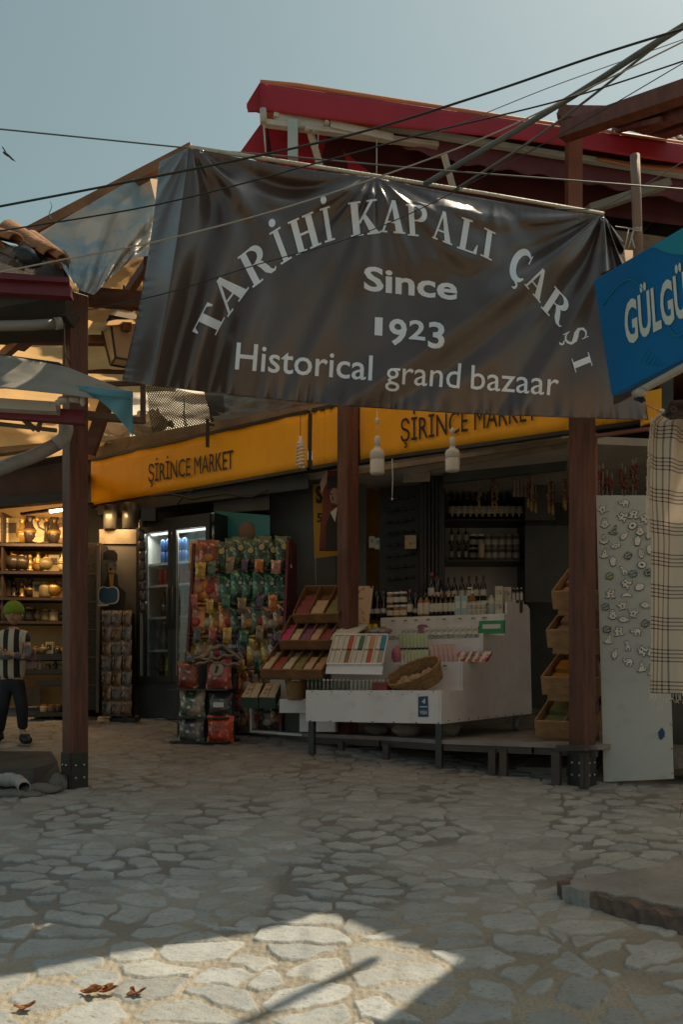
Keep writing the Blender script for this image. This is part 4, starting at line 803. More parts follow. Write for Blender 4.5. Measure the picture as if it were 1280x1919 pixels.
for k, (b, z, n_) in enumerate(((0, 1.336, 7), (.324, 1.549, 6), (1.043, 1.955, 8))):
    for j in range(n_):
        m = M(); a_ = .10 + j * (AL - .25) / (n_ - 1) + .02 * math.sin(j * 5 + k); c_ = C(a_, b - .004, z - .028); m.box(c_, (.05, .002, .03), rz(-24) @ ry(3 * math.sin(j * 7 + k)))
        if k == 0: m = M(); m.lathe(c_, [(.0001, 0), (.004, 0)], 6, rz(-24) @ rx(90)); mk('screw', m, DARK, CT); continue
        pc = mk('price_card', m, mat('price_card_paper', (.66, .64, .55), .6, .1, 12, 0), CT); m = M(); m.box(C(a_, b - .006, z - .028), (.028, .001, .009), rz(-24)); mk('price_print', m, INKP0, pc)
# ---- platform
PF = thing('platform', 'low wooden platform with worn pale top on dark legs, carrying counter and crates', 'platform', (.6, 6.6, gz(6.3)))
m = M(); tp = [(-.86, 7.42), (.30, 6.52), (.72, 6.10), (1.30, 5.78), (1.66, 5.52), (2.6, 6.6), (1.7, 8.4), (-.3, 8.6)]
m.hexa([Vector((x, y, ZP - .03)) for x, y in tp], [Vector((x, y, ZP)) for x, y in tp]); mk('top', m, mat('worn_platform', (.30, .26, .245), .75, .35, 4, .25, 25, dirt=.4), PF)
m = M(); 
for i in range(4): m.bar(Vector((*tp[i], ZP - .055)) + Vector((.02, .03, 0)), Vector((*tp[i + 1], ZP - .055)) + Vector((.0, .03, 0)), .045, .045)
mk('edge_beam', m, mat('grey_brown_steel', (.085, .065, .058), .6, .3, 5, .1), PF)
for px, py, w_ in ((725, 1425, .045), (925, 1452, .05), (946, 1454, .05), (1045, 1472, .055), (1099, 1477, .055), (640, 1410, .04)):
    g = G(px, py); m = M(); m.box((g.x, g.y + .03, (gz(g.y) + ZP - .05) / 2), (w_, w_, ZP - .05 - gz(g.y)), rz(-30)); mk('leg', m, mat('grey_brown_steel', (0, 0, 0)), PF)
m = M(); m.bar(P(1046, 1401, 5.62), P(1100, 1401, 5.42), .045, .035); mk('edge_beam', m, mat('grey_brown_steel', (0, 0, 0)), PF)
m = M(); m.slab([P(-30 + 650, 1392, 7.2), P(1060, 1400, 7.6), P(1060, 1440, 7.6), P(620, 1415, 7.2)], (0, .05, 0)); mk('back_board', m, DARK, PF)
m = M(); g = G(1035, 1444); m.hexa([G(968, 1445), G(1060, 1452), G(1100, 1432), G(1000, 1432)], [G(968, 1445) + Vector((0, 0, .03)), G(1060, 1452) + Vector((0, 0, .05)), G(1100, 1432) + Vector((0, 0, .04)), G(1000, 1432) + Vector((0, 0, .06))]); tag(mk('loose_slab', m, CONC), 'flat grey slab lying under the platform near the right post', 'slab')
for i, (px, py, D, r, lab) in enumerate(((706, 1366, 6.75, (.11, .07, .05), 'dark stone under the counter, left one'), (762, 1365, 6.6, (.12, .07, .06), 'pale folded bag lying under the counter middle'), (843, 1364, 6.6, (.10, .07, .075), 'pale lump of cement bag just right of the counter leg'))):
    m = M(); c = P(px, py, D); c.z = ZP + r[2] * .8; m.ell(c, r, 14, 9, rz(20 * i)); m.v = [p + Vector((1, 1, .6)) * .012 * math.sin(p.x * 60 + p.z * 90 + i) for p in m.v]; tag(mk(('stone', 'bag', 'bag')[i], m, (CONC, mat('dusty_bag', (.34, .31, .28), .8, .3, 9, .6, 30), mat('dusty_bag', (0, 0, 0)))[i]), lab, ('stone', 'bag', 'bag')[i])
# white low boxes left of the counter
m = M(); m.slab([P(561, 1371, 6.9), P(628, 1371, 6.75), P(628, 1318, 6.75), P(561, 1316, 6.9)], (.02, .06, 0)); tag(mk('white_board', m, WHITEP, bev=.003), 'short white board standing left behind the counter corner', 'board')
rt = thing('display_base', 'white open-fronted box under the wooden soap trays', 'box', P(515, 1370, 7.2))
m = M(); m.slab([P(468, 1312, 7.3), P(565, 1314, 7.0), P(565, 1322, 7.0), P(468, 1320, 7.3)], (.15, .4, 0)); m.slab([P(468, 1372, 7.3), P(472, 1372, 7.3), P(472, 1318, 7.3), P(468, 1318, 7.3)], (.15, .4, 0)); m.slab([P(468, 1367, 7.3), P(565, 1375, 7.0), P(565, 1379, 7.0), P(468, 1372, 7.3)], (.15, .4, 0)); mk('shell', m, WHITEP, rt)
m = M(); m.slab([P(470, 1370, 7.55), P(580, 1375, 7.2), P(580, 1316, 7.2), P(470, 1318, 7.55)], (0, .02, 0)); mk('back', m, mat('grey_green_board', (.20, .22, .2), .6, .4, 3, .1, dirt=.3), rt)
m = M(); m.slab([P(505, 1312, 7.35), P(562, 1312, 7.2), P(562, 1270, 7.2), P(505, 1270, 7.35)], (.02, .1, 0)); tag(mk('white_box', m, WHITEP), 'plain white box between the postcards and the tall soap tray', 'box')
# ================================================================ BOTTLES
GD1 = glass('dark_glass', (.05, .04, .04), op=.1); WINE = mat('dark_bottle', (.012, .008, .01), .12, .3, 3, 0, coat=.5)
LAB = mat('paper_label', (.5, .47, .40), .7, .2, 90, 0, thr=(.42, .5)); AMB = mat('amber_liquid', (.30, .12, .02), .15, .3, 6, 0, coat=.4)
PINKC = mat('pink_foil', (.45, .06, .12), .35, .2, 6, 0); REDC = mat('dark_red_cap', (.22, .02, .03), .4, .2, 6, 0); BLKC = BLACK; WHC = WHITE2
CLR = mat('pale_liquid', (.42, .40, .32), .2, .3, 40, 0, coat=.4)
def bottle(name, r, h, neck, mt, cap, lab=(.18, .5), cat='bottle'):
    rt = thing(name, 'x', cat); sh = h * (1 - neck)
    m = M(); m.lathe((0, 0, 0), [(r * .9, 0), (r, .004), (r, sh * .93), (r * .8, sh + .012), (r * .34, sh + h * neck * .35), (r * .3, h * .93)], 12); mk('glass', m, mt, rt, True)
    m = M(); m.lathe((0, 0, 0), [(r * .34, h * .86), (r * .37, h), (r * .3, h + .002)], 10); mk('cap', m, cap, rt, True)
    m = M(); m.lathe((0, 0, 0), [(r * 1.015, h * lab[0]), (r * 1.02, h * lab[0] + .001), (r * 1.02, h * lab[1])], 12); mk('label', m, LAB, rt, True)
    return Once(rt)
def jar(name, r, h, mt, lid, cat='jar', lab=True):
    rt = thing(name, 'x', cat); m = M(); m.lathe((0, 0, 0), [(r * .92, 0), (r, .004), (r, h * .78), (r * .85, h * .84)], 14); mk('glass', m, mt, rt, True)
    m = M(); m.lathe((0, 0, 0), [(r * .92, h * .84), (r * .94, h), (r * .9, h + .001)], 14); mk('lid', m, lid, rt, True)
    if lab: m = M(); m.lathe((0, 0, 0), [(r * 1.01, h * .2), (r * 1.02, h * .21), (r * 1.02, h * .6)], 14); mk('label', m, LAB, rt, True)
    return Once(rt)
bW = bottle('wine_bottle', .036, .30, .38, WINE, BLKC, (.22, .46)); bWp = bottle('wine_bottle', .034, .27, .38, WINE, PINKC, (.2, .48)); bWr = bottle('wine_bottle', .026, .185, .4, WINE, REDC, (.22, .6))
bO = bottle('oil_bottle', .03, .20, .32, AMB, BLKC, (.12, .6)); bT = bottle('tall_bottle', .026, .29, .25, WINE, BLKC, (.16, .30)); bS = jar('spice_jar', .034, .11, AMB, WHC); bS2 = jar('spice_jar', .034, .11, WINE, WHC)
tot = []
def cput(proto, px, b, z, lab, grp, rot=None, sc=None, **k): a = apx(px, b); return proto.put(C(a, b, z), random.uniform(0, 360) if rot is None else rot, lab, grp, sc, **k)
# counter top front row
seq = [(696, 'T'), (707, 'T'), (719, 'T'), (732, 'J2'), (744, 'J1'), (756, 'J1'), (768, 'P'), (779, 'T2'), (789, 'O'), (800, 'O'), (810, 'R'), (818, 'R'), (826, 'R'), (836, 'R'), (845, 'R'), (852, 'R')]
Z4 = 1.955; g4 = 'bottles in the front row on the top step of the counter'
for i, (px, k) in enumerate(seq):
    pos = f'{ORD[i]} from the left' if i < 14 else ('second from the right of the red-capped ones' if i == 14 else 'rightmost of the red-capped ones')
    if k == 'T': cput(bT, px, 1.12, Z4, f'tall slim black bottle with cream label in the top front row, {pos}', g4)
    elif k == 'T2': cput(bT, px, 1.15, Z4, f'tall black bottle with high label in the top front row, {pos}', g4, sc=.9)
    elif k == 'P': cput(bWp, px, 1.12, Z4, f'dark bottle with pink foil neck in the top front row, {pos}', g4, sc=.9)
    elif k == 'O': cput(bO, px, 1.10, Z4, f'square-shouldered oil bottle with big tan label, top front row, {pos}', g4)
    elif k == 'R': cput(bWr, px, 1.10, Z4, f'small dark red-capped bottle, top front row, {pos}', g4)
    elif k == 'J1': cput(bS, px, 1.10, Z4, f'amber spice jar in the top front row, {pos}', g4); cput(bS2, px, 1.10, Z4 + .1125, f'dark spice jar upon an amber one, {pos}, top front row', g4)
    else: cput(bS2, px, 1.10, Z4, f'lower dark spice jar of the two-jar stack, top front row, {pos}', g4); cput(bS, px, 1.10, Z4 + .1125, f'upper jar of the two-jar stack, top front row, {pos}', g4)
m = cb(.28, AL - .03, 1.3, 1.5, Z4 + .001, Z4 + .14); mk('raised_shelf', m, WHITEP, CT)
g5 = 'bottles standing at the back of the counter top'
for i, px in enumerate((816, 825, 840, 852, 866, 879, 893, 906)):
    cput(bWp if i < 2 else bW, px, 1.4, Z4 + .141, f'{"pink-capped" if i < 2 else "black-capped"} wine bottle in the raised back row, {ORD[i]} from the left', g5, sc=.85 if i < 2 else .75)
for i, px in enumerate((702, 713, 726, 739, 751, 763, 775, 786, 798, 809, 820)):
    cput((bT, bWr, bO, bT, bWp)[i % 5], px, 1.27, Z4 + (.0 if px < 808 else .141), f'bottle in the hidden middle row of the top step, {ORD[i]} from the left', 'bottles in the middle row on the top step', sc=.95)
# pump bottle
rt = thing('pump_bottle', 'amber soap dispenser bottle with white pump, on the counter top', 'bottle'); m = M(); m.lathe((0, 0, 0), [(.03, 0), (.034, .005), (.034, .10), (.014, .125), (.014, .135)], 14); mk('glass', m, AMB, rt, True)
m = M(); m.lathe((0, 0, 0), [(.016, .135), (.016, .155), (.005, .158), (.005, .185)], 10); m.bar((0, 0, .187), (-.04, 0, .185), .012); mk('pump', m, WHITE2, rt, True); m = M(); m.lathe((0, 0, 0), [(.0345, .02), (.035, .021), (.035, .07)], 14); mk('label', m, LAB, rt, True)
rt.location = C(apx(885, 1.2), 1.2, Z4 + .055)
def carton(w_, d_, h_, mt, nm='carton', cat='box', lab='x', band=None):
    rt = thing(nm, lab, cat); m = M(); m.box((0, 0, h_ / 2), (w_, d_, h_)); mk('box', m, mt, rt, True, bev=.0015)
    m = M(); m.box((0, -d_ / 2 - .0008, h_ * .55), (w_ * .7, .0012, h_ * .35)); mk('label', m, band or LAB, rt, True); return Once(rt)
PTEAL = mat('pale_teal_card', (.34, .45, .47), .5, .2, 30, 0); PCREAM = mat('cream_card', (.55, .5, .4), .6, .15, 12, 0); PGR = mat('green_card', (.02, .25, .09), .5, .2, 12, 0); PWH = mat('white_card', (.6, .58, .54), .5, .1, 12, 0); PBLU = mat('blue_card', (.02, .2, .38), .5, .2, 12, 0); PRED = mat('red_card', (.42, .03, .04), .5, .2, 12, 0)
INKP = mat('printed_ink', (.10, .10, .09), .6, .5, 120, 0, thr=(.45, .55), col2=(.5, .48, .42))
tb = carton(.052, .035, .165, PTEAL, band=PWH); cput(tb, 859, 1.09, Z4, 'pale teal tall carton beside the red-capped bottles, left of a pair', 'cosmetic cartons on the counter top', -24); cput(tb, 871, 1.09, Z4, 'pale teal tall carton beside the red-capped bottles, right of a pair', 'cosmetic cartons on the counter top', -24)
cj = jar('cream_jar', .026, .045, CLR, WHITE2, lab=False)
for k in range(8): cput(cj, 881 + (k % 4) * 8.5, 1.08, Z4 + (k // 4) * .047, f'small white-lidded cream jar, {ORD[k % 4]} from the left in the {"lower" if k < 4 else "upper"} layer below the pump bottle', 'cream jars stacked on the counter top')
m = cb(apx(877, 1.1), apx(916, 1.1), 1.06, 1.25, Z4 + .094, Z4 + .1); tag(mk('tray_card', m, PWH), 'white card lid lying across the cream jars', 'card')
sp = bottle('spray_can', .022, .16, .15, PTEAL, WHC, (.5, .85)); cput(sp, 921, 1.08, Z4, 'pale blue spray bottle with round red and white label, right of the cream jars', 'bottles in the front row on the top step of the counter')
wc = carton(.062, .04, .115, PCREAM, band=INKP); gb = 'cream tea boxes with dark circles on the counter top'
for k, (px, b, z) in enumerate(((936, 1.1, 0), (951, 1.2, 0), (936, 1.1, .116), (951, 1.2, .116))): cput(wc, px, b, Z4 + z, f'cream box printed with a dark circle, {"lower" if k < 2 else "upper"} {"left" if k % 2 == 0 else "right"} of the stack at the counter end', gb, -24)
tt = bottle('narrow_tube', .013, .21, .12, WINE, WHC, (.5, .8)); 
for k, px in enumerate((963, 970, 977)): cput(tt, px, 1.35, Z4 + .03, f'narrow dark tube at the far right end of the counter top, {ORD[k]} from the left', 'narrow tubes at the counter end')
# step 3: yellow jars, little boxes
YJ = mat('yellow_jar', (.55, .42, .03), .4, .2, 30, 0); yj = jar('yellow_jar', .028, .052, YJ, YJ, lab=False); gy = 'small yellow jars stacked on the third step'
for k, (px, l) in enumerate(((690, 0), (699, 0), (708, 0), (692, 1), (702, 1))): cput(yj, px, .74, 1.776 + l * .053, f'small yellow jar on the third step, {"bottom" if l == 0 else "top"} row, {ORD[k if k < 3 else k - 3]} from the left', gy)
cput(bottle('lotion_bottle', .022, .10, .25, YJ, WHC), 719, .74, 1.776, 'yellow lotion bottle with white cap beside the yellow jars', gy)
pb = bottle('clear_bottle', .016, .13, .3, CLR, WHC, (.2, .5))
for k, px in enumerate((664, 671, 678)): cput(pb, px, .5, 1.56 + .08, f'slim clear bottle with white pump left of the yellow jars, {ORD[k]} from the left', 'slim clear bottles left of the yellow jars')
m = cb(apx(655, .5), apx(690, .5), .45, .58, 1.55, 1.64); tag(mk('cardboard_box', m, PWH), 'pale box carrying the slim clear bottles', 'box')
sc_ = carton(.045, .03, .062, PWH, band=INKP)
for k in range(13): cput(sc_, 757 + k * 11.2, .72, 1.776, f'small white box with dark picture, {ORD[k]} from the left on the third step', 'small white boxes in a row on the third step', -24)
m = cb(.0, AL - .03, .655, .657, 1.745, 1.776); mk('price_rail', m, INKP, CT)
gc = carton(.2, .03, .10, PGR, band=PWH); cput(gc, 922, .7, 1.776, 'wide green and white carton at the right end of the third step', 'x', -24)['group'] = 'small white boxes in a row on the third step'
m = M(); c = C(apx(792, .75), .75, 1.776); m.lathe(c, [(.05, 0), (.055, .02), (.05, .07), (.03, .09)], 14, smooth=True); tag(mk('gift_bag', m, mat('orange_organza', (.50, .20, .03), .4, .4, 18, .2, col2=(.12, .05, .2))), 'orange and purple sachet among the small white boxes', 'sachet')
# step 2: cosmetic tubes, pink goods
TG = mat('green_tube', (.45, .52, .2), .4, .3, 40, 0, col2=(.5, .52, .46)); TP = mat('pink_tube', (.58, .36, .34), .4, .2, 30, 0); TPK = mat('pink_pack', (.52, .16, .26), .4, .3, 10, .2)
def tubep(name, mt, cp, w_=.03, h_=.11):
    rt = thing(name, 'x', 'tube'); m = M(); m.grid(lambda s, t: Vector((w_ / 2 * math.cos(s * 6.2832) * 1.0, w_ / 2 * math.sin(s * 6.2832) * (1 - t) * .8 + .0, .018 + t * h_)), 12, 4); mk('body', m, mt, rt, True)
    m = M(); m.lathe((0, 0, 0), [(w_ * .42, 0), (w_ * .44, .018), (w_ * .3, .02)], 12); mk('cap', m, cp, rt, True); return Once(rt)
tg = tubep('cream_tube', TG, BLKC); gt = 'green cream tubes standing in two rows on the second step'
for k in range(8): cput(tg, 752 + k * 6.8, .50, 1.549 + .105, f'green and white cream tube in the upper row of its stand, {ORD[k]} from the left', gt, -24, rotx=14)
tg2 = tubep('cream_tube', TG, WHC, .028, .075)
for k in range(9): cput(tg2, 748 + k * 6.5, .40, 1.551, f'green and white cream tube in the lower row of its stand, {ORD[k]} from the left', gt, -24, rotx=10)
m = cb(apx(748, .48), apx(806, .48), .46, .56, 1.55, 1.652); tag(mk('tube_stand', m, PCREAM), 'cream card stand behind the lower green tubes', 'stand')
tp = tubep('cream_tube', TP, TP, .036, .12)
for k in range(6): cput(tp, 812 + k * 8.5, .42, 1.551, f'pale pink cream tube leaning on the second step, {ORD[k]} from the left', 'pale pink tubes on the second step', -24, rotx=6, roty=-7)
m = M(); c = C(apx(744, .4), .4, 1.55); m.ell(c + Vector((0, 0, .06)), (.045, .04, .07)); m.ell(c + Vector((.07, 0, .05)), (.05, .04, .055)); m.v = [p + Vector((0, 0, .006 * math.sin(p.x * 160 + p.y * 90))) for p in m.v]; tag(mk('pink_pouch', m, TPK), 'pink wrapped pouch left of the green tubes', 'pouch')
bagp = None
rp = mat('red_white_pack', (.5, .05, .05), .35, .2, 22, .1, col2=(.6, .5, .42), thr=(.45, .52))
for k in range(4):
    m = M(); a = apx(852 + k * 13, .44); m.hexa([C(a, .42, 1.552), C(a + .085, .42, 1.552), C(a + .085, .46, 1.552), C(a, .46, 1.552)], [C(a + .03, .45, 1.63), C(a + .12, .45, 1.63), C(a + .12, .49, 1.63), C(a + .03, .49, 1.63)])
    tag(mk('fruit_pack', m, rp), f'red and white picture packet on the second step, {ORD[k]} from the left', 'packet', 'red packets on the second step')
# soap sampler box on the left of step 2
SB = thing('soap_sampler', 'slanted white box divided into small coloured soaps, by the middle post', 'box', P(668, 1250, 6.55))
q = [P(612, 1247, 6.42), P(716, 1247, 6.3), P(727, 1191, 6.55), P(628, 1191, 6.68)]
nn2 = (q[1] - q[0]).cross(q[3] - q[0]).normalized()
def qd(s, t, o=0): return q[0].lerp(q[1], s).lerp(q[3].lerp(q[2], s), t) + nn2 * o
m = M(); m.slab([qd(0, 0, -.02), qd(1, 0, -.02), qd(1, 1, -.02), qd(0, 1, -.02)], nn2 * .008)
for k in range(6): m.slab([qd(k / 5, 0, -.012), qd(k / 5 + .012, 0, -.012), qd(k / 5 + .012, 1, -.012), qd(k / 5, 1, -.012)], nn2 * .03)
for t in (0, .98): m.slab([qd(0, t, -.012), qd(1.012, t, -.012), qd(1.012, t + .03, -.012), qd(0, t + .03, -.012)], nn2 * .03)
mk('tray', m, WHITEP, SB)
m = M(); m.slab([P(610, 1262, 6.4), P(716, 1264, 6.28), P(718, 1248, 6.3), P(612, 1248, 6.42)], (0, .2, 0)); mk('base', m, WHITEP, SB)
m = M(); m.slab([P(625, 1190, 6.7), P(668, 1190, 6.65), P(690, 1172, 6.95), P(650, 1172, 7.0)], (0, 0, .012)); tag(mk('leaflet', m, PWH), 'white leaflet lying above the soap sampler', 'leaflet')
m = M(); m.ell(P(712, 1183, 6.7), (.10, .06, .03), 14, 8); m.v = [p + Vector((0, 0, .007 * math.sin(p.x * 90 + p.y * 70))) for p in m.v]; tag(mk('plastic_pouch', m, mat('grey_clear_plastic', (.28, .25, .22), .25, .4, 25, .4)), 'grey plastic pouch lying right above the soap sampler', 'pouch')
cols = {'w': (.55, .52, .47), 'r': (.42, .07, .05), 'g': (.02, .16, .09), 'b': (.01, .2, .36), 'br': (.24, .12, .05), 'o': (.5, .24, .12), 'gy': (.3, .28, .25)}
grid_ = ['wwgwwwwwwb', 'wrwgwgwowb', 'wwbrwgyrwy']
cc = [('w', 'w'), ('r', 'br'), ('g', 'w'), ('o', 'r'), ('b', 'gy')]
nmc = {'w': 'white', 'r': 'red', 'g': 'dark green', 'b': 'blue', 'br': 'brown', 'o': 'orange', 'gy': 'grey'}
for k in range(5):
    for h in range(2):
        for j in range(2):
            c_ = cc[k][1 - j] if h else 'w'; s0 = k / 5 + .02 + h * .09; m = M(); m.slab([qd(s0, .04 + j * .48, -.012), qd(s0 + .08, .04 + j * .48, -.012), qd(s0 + .08, .47 + j * .48, -.012), qd(s0, .47 + j * .48, -.012)], nn2 * (.02 + .003 * j))
            tag(mk('soap_bar', m, mat('soap_' + nmc[c_].replace(' ', '_'), cols[c_], .55, .15, 20, 0)), f'small {nmc[c_]} soap in the {ORD[k]} compartment of the white sampler box, {"upper" if j else "lower"} {"right" if h else "left"}', 'soap', 'soaps in the white sampler box')
# step 1: vials
vg = jar('small_vial', .0125, .085, mat('clear_vial', (.16, .17, .12), .15, .5, 30, 0, coat=.5), WHITE2, lab=False, cat='vial'); vg2 = jar('small_vial', .0125, .085, mat('dark_vial', (.05, .06, .03), .15, .5, 30, 0, coat=.5), mat('green_cap', (.03, .14, .06), .4, .2, 9, 0), lab=False, cat='vial'); vg3 = jar('small_vial', .0125, .078, CLR, WHITE2, lab=False, cat='vial')
for i, px in enumerate([578 + k * 7.4 for k in range(21)]):
    pr_ = vg2 if i < 4 else vg if i < 11 else vg3; nm_ = 'green-capped dark' if i < 4 else 'amber-green' if i < 11 else 'pale'
    w_ = ORD[i] + ' from the left' if i < 14 else ORD[20 - i] + ' from the right'
    cput(pr_, px, .10, 1.337, f'tiny {nm_} vial on the lowest step, {w_}', 'vials lined up on the lowest step')
m = cb(apx(700, .05), apx(728, .05), .03, .10, 1.337, 1.395); tag(mk('small_box', m, mat('dark_red_card', (.25, .03, .03), .5, .3, 60, .1)), 'dark red ribbed box between the vials and the wicker basket', 'box')
# wicker basket on counter
WIC = mat('wicker', (.42, .24, .10), .65, .45, 30, .6, 90, stretch=(1, 1, 3)); 
rt = thing('wicker_basket', 'oval wicker basket lying tilted on the counter front, filled with pale cloths', 'basket', C(apx(786, .16), .16, 1.385), -20); rt.rotation_euler = (R(38), R(-16), R(-24))
def bk_f(rx_, ry_, hh, s, t, sl=0):
    a = s * 6.28318; r = .86 + .14 * t + .012 * math.sin(a * 24 + (math.pi if int(t * 14) % 2 else 0)); return Vector((rx_ * r * math.cos(a), ry_ * r * math.sin(a), hh * t + sl * .3 * math.cos(a) * t))
m = M(); m.grid(lambda s, t: bk_f(.215, .125, .12, s, t, .045), 96, 14); m.hexa([bk_f(.205, .12, .12, k / 16, 0) + Vector((0, 0, .001)) for k in range(16)], [bk_f(.205, .12, .12, k / 16, 0) + Vector((0, 0, .006)) for k in range(16)]); mk('weave', m, WIC, rt, True, solid=.006)
m = M(); m.tube([bk_f(.218, .128, .122, k / 40, 1, .045) + Vector((0, 0, .006 * (k % 2))) for k in range(40)], .009, 7, closed=True); m.tube([bk_f(.221, .131, .108, k / 40, 1, .045) for k in range(40)], .006, 6, closed=True); mk('rim', m, WIC, rt, True)
m = M()
for k in range(9):
    p = Vector((-.13 + .035 * k, .03 * math.sin(k * 2.2), .085 + .01 * math.sin(k) - .14 * (.035 * k - .13) * -1 * .5)); m.ell(p, (.045, .035, .035), 10, 7, rz(40 * k))
m.v = [p + Vector((0, 0, .005 * math.sin(p.x * 140 + p.y * 120))) for p in m.v]; o = mk('cloth', m, mat('peach_cloth', (.5, .33, .22), .8, .3, 14, .3)); o.location = rt.location; o.rotation_euler = rt.rotation_euler; tag(o, 'pale peach cloths bunched inside the wicker basket', 'cloth')
# small basket with a handle
rt = thing('wicker_basket', 'small round wicker basket with hooped handle left of the counter', 'basket', P(554, 1311, 6.85), 0); RB = .082
m = M(); m.grid(lambda s, t: Vector(((RB * (.78 + .22 * t) + .0025 * math.sin(s * 6.2832 * 20 + (3.14 if int(t * 12) % 2 else 0))) * math.cos(s * 6.2832), (RB * (.78 + .22 * t) + .0025 * math.sin(s * 6.2832 * 20 + (3.14 if int(t * 12) % 2 else 0))) * math.sin(s * 6.2832), .145 * t)), 80, 12); m.lathe((0, 0, .001), [(RB * .76, 0), (RB * .76, .006)], 20); mk('weave', m, WIC, rt, True, solid=.005)
m = M(); m.tube([Vector((RB * 1.02 * math.cos(k * .157), RB * 1.02 * math.sin(k * .157), .145)) for k in range(40)], .007, 6, closed=True); mk('rim', m, WIC, rt, True)
m = M(); m.tube([Vector((RB * math.cos(R(k * 12)), 0, .14 + .15 * math.sin(R(k * 12)))) for k in range(16)], .006, 6); mk('handle', m, WIC, rt, True)
m = M()
for k in range(6): m.ell(Vector((.035 * math.cos(k), .035 * math.sin(k), .15 + .012 * k)), (.03, .025, .03), 8, 6)
o = mk('gift_sachet', m, mat('rosy_wrapping', (.42, .22, .18), .4, .4, 30, .4)); o.location = P(556, 1311, 6.85); tag(o, 'rosy wrapped sweets heaped in the small handled basket', 'sachet')
m = M(); m.lathe(P(541, 1290, 6.82), [(.018, 0), (.02, .01), (.02, .09), (.009, .12), (.009, .15)], 12); tag(mk('clear_bottle', m, mat('pale_liquid', (0, 0, 0))), 'small clear bottle standing in the handled basket', 'bottle')
m = M(); m.box(P(555, 1322, 6.9) , (.26, .16, .11)); tag(mk('white_box', m, WHITEP), 'low white box carrying the small handled basket', 'box')
# postcard racks
for k in range(2):
    x0 = 452 + k * 33
    q4 = [P(x0, 1306, 7.0 - .06 * k), P(x0 + 31, 1307, 6.94 - .06 * k), P(x0 + 41, 1281, 7.1 - .06 * k), P(x0 + 14, 1281, 7.16 - .06 * k)]
    rt = thing('card_box', f'slanted box of picture postcards, {"left" if k == 0 else "right"} of the pair by the small basket', 'box', q4[0], 0, 'postcard boxes')
    m = M(); m.hexa([p + Vector((0, .02, -.09)) for p in q4], [p + Vector((0, 0, -.004)) for p in q4]); mk('box', m, mat('dark_green_card', (.03, .06, .045), .6, .3, 9, .05), rt)
    for j in range(2):
        e = [q4[0].lerp(q4[1], j * .5 + .02), q4[0].lerp(q4[1], j * .5 + .48), q4[3].lerp(q4[2], j * .5 + .48), q4[3].lerp(q4[2], j * .5 + .02)]
        m = M(); m.slab(e, (0, 0, .006)); mk('card', m, mat('picture_card', (.55, .42, .28), .5, .3, 26, 0, col2=(.3, .1, .06), thr=(.34, .42)), rt)
# ================================================================ SOAP TRAYS (wood)
SOAPC = {'maroon': (.22, .04, .05), 'beige': (.5, .34, .22), 'pink': (.5, .04, .16), 'cream': (.52, .40, .28), 'purple': (.20, .07, .16), 'peach': (.5, .30, .22), 'brick': (.30, .05, .04), 'pale': (.5, .44, .33), 'green': (.20, .19, .07), 'tan': (.44, .26, .13), 'orange': (.55, .22, .03), 'rose': (.42, .2, .17), 'sage': (.22, .26, .2)}
def tray(label, qp, names, depth=.09, where=''):
    q = [P(*p) for p in qp]; n = (q[1] - q[0]).cross(q[3] - q[0]).normalized()
    rt = thing('wooden_tray', label, 'tray', (q[0] + q[1]) / 2, 0, 'wooden soap trays')
    def f(s, t, o=0): return q[0].lerp(q[1], s).lerp(q[3].lerp(q[2], s), t) + n * o
    m = M(); m.slab([f(0, 0, -depth), f(1, 0, -depth), f(1, 1, -depth), f(0, 1, -depth)], n * .01)
    m.slab([f(0, 0, -depth), f(1, 0, -depth), f(1, .035, -depth), f(0, .035, -depth)], n * depth); m.slab([f(0, .97, -depth), f(1, .97, -depth), f(1, 1, -depth), f(0, 1, -depth)], n * depth); mk('bottom', m, BINW, rt)
    k = len(names)
    for i in range(k + 1):
        s = i / k; m = M(); m.slab([f(s - .008, .036, -depth + .011), f(s + .008, .036, -depth + .011), f(s + .008, .969, -depth + .011), f(s - .008, .969, -depth + .011)], n * (depth - .010 if 0 < i < k else depth - .008)); mk('divider', m, BINW, rt)
    for i, nm in enumerate(names):
        for j in range(3):
            t0 = .06 + j * .25; hh = depth - .012 - (.022 * j if j else .008)
            if i % 3 == 1 and j == 2: continue
            m = M(); m.slab([f((i + .1) / k, t0, -depth + .011), f((i + .9) / k, t0, -depth + .011), f((i + .9) / k, t0 + .24, -depth + .011), f((i + .1) / k, t0 + .24, -depth + .011)], n * hh)
            tag(mk('soap_bar', m, mat('soap_c_' + nm, SOAPC[nm], .6, .15, 24, .05, 60), bev=.002), f'{nm} soap block, {("lowest", "middle", "upper")[j]} in the {ORD[i]} compartment of the {where} tray', 'soap', f'soaps in the {where} wooden tray')
    return rt
tray('top wooden soap tray against the middle post, with maroon and beige soaps', [(548, 1152, 7.0), (634, 1150, 6.85), (660, 1096, 7.2), (573, 1097, 7.35)], ['maroon', 'beige', 'green'], where='top')
tray('middle wooden soap tray with pink, purple and maroon soaps', [(522, 1200, 6.85), (632, 1200, 6.7), (660, 1152, 7.0), (545, 1153, 7.15)], ['pink', 'cream', 'purple', 'peach', 'maroon', 'pale'], where='middle')
tray('lowest and widest wooden soap tray just above the small handled basket', [(486, 1254, 6.7), (602, 1256, 6.55), (634, 1203, 6.9), (522, 1203, 7.05)], ['cream', 'brick', 'pale', 'green', 'beige', 'tan'], where='lowest')
m = M(); m.slab([P(690, 1180, 7.2), P(672, 1180, 7.2), P(672, 1098, 7.5), P(700, 1098, 7.5)], (0, .04, 0)); tag(mk('card_rack', m, mat('picture_card', (0, 0, 0))), 'rack of pictured packets just right of the middle post', 'rack')
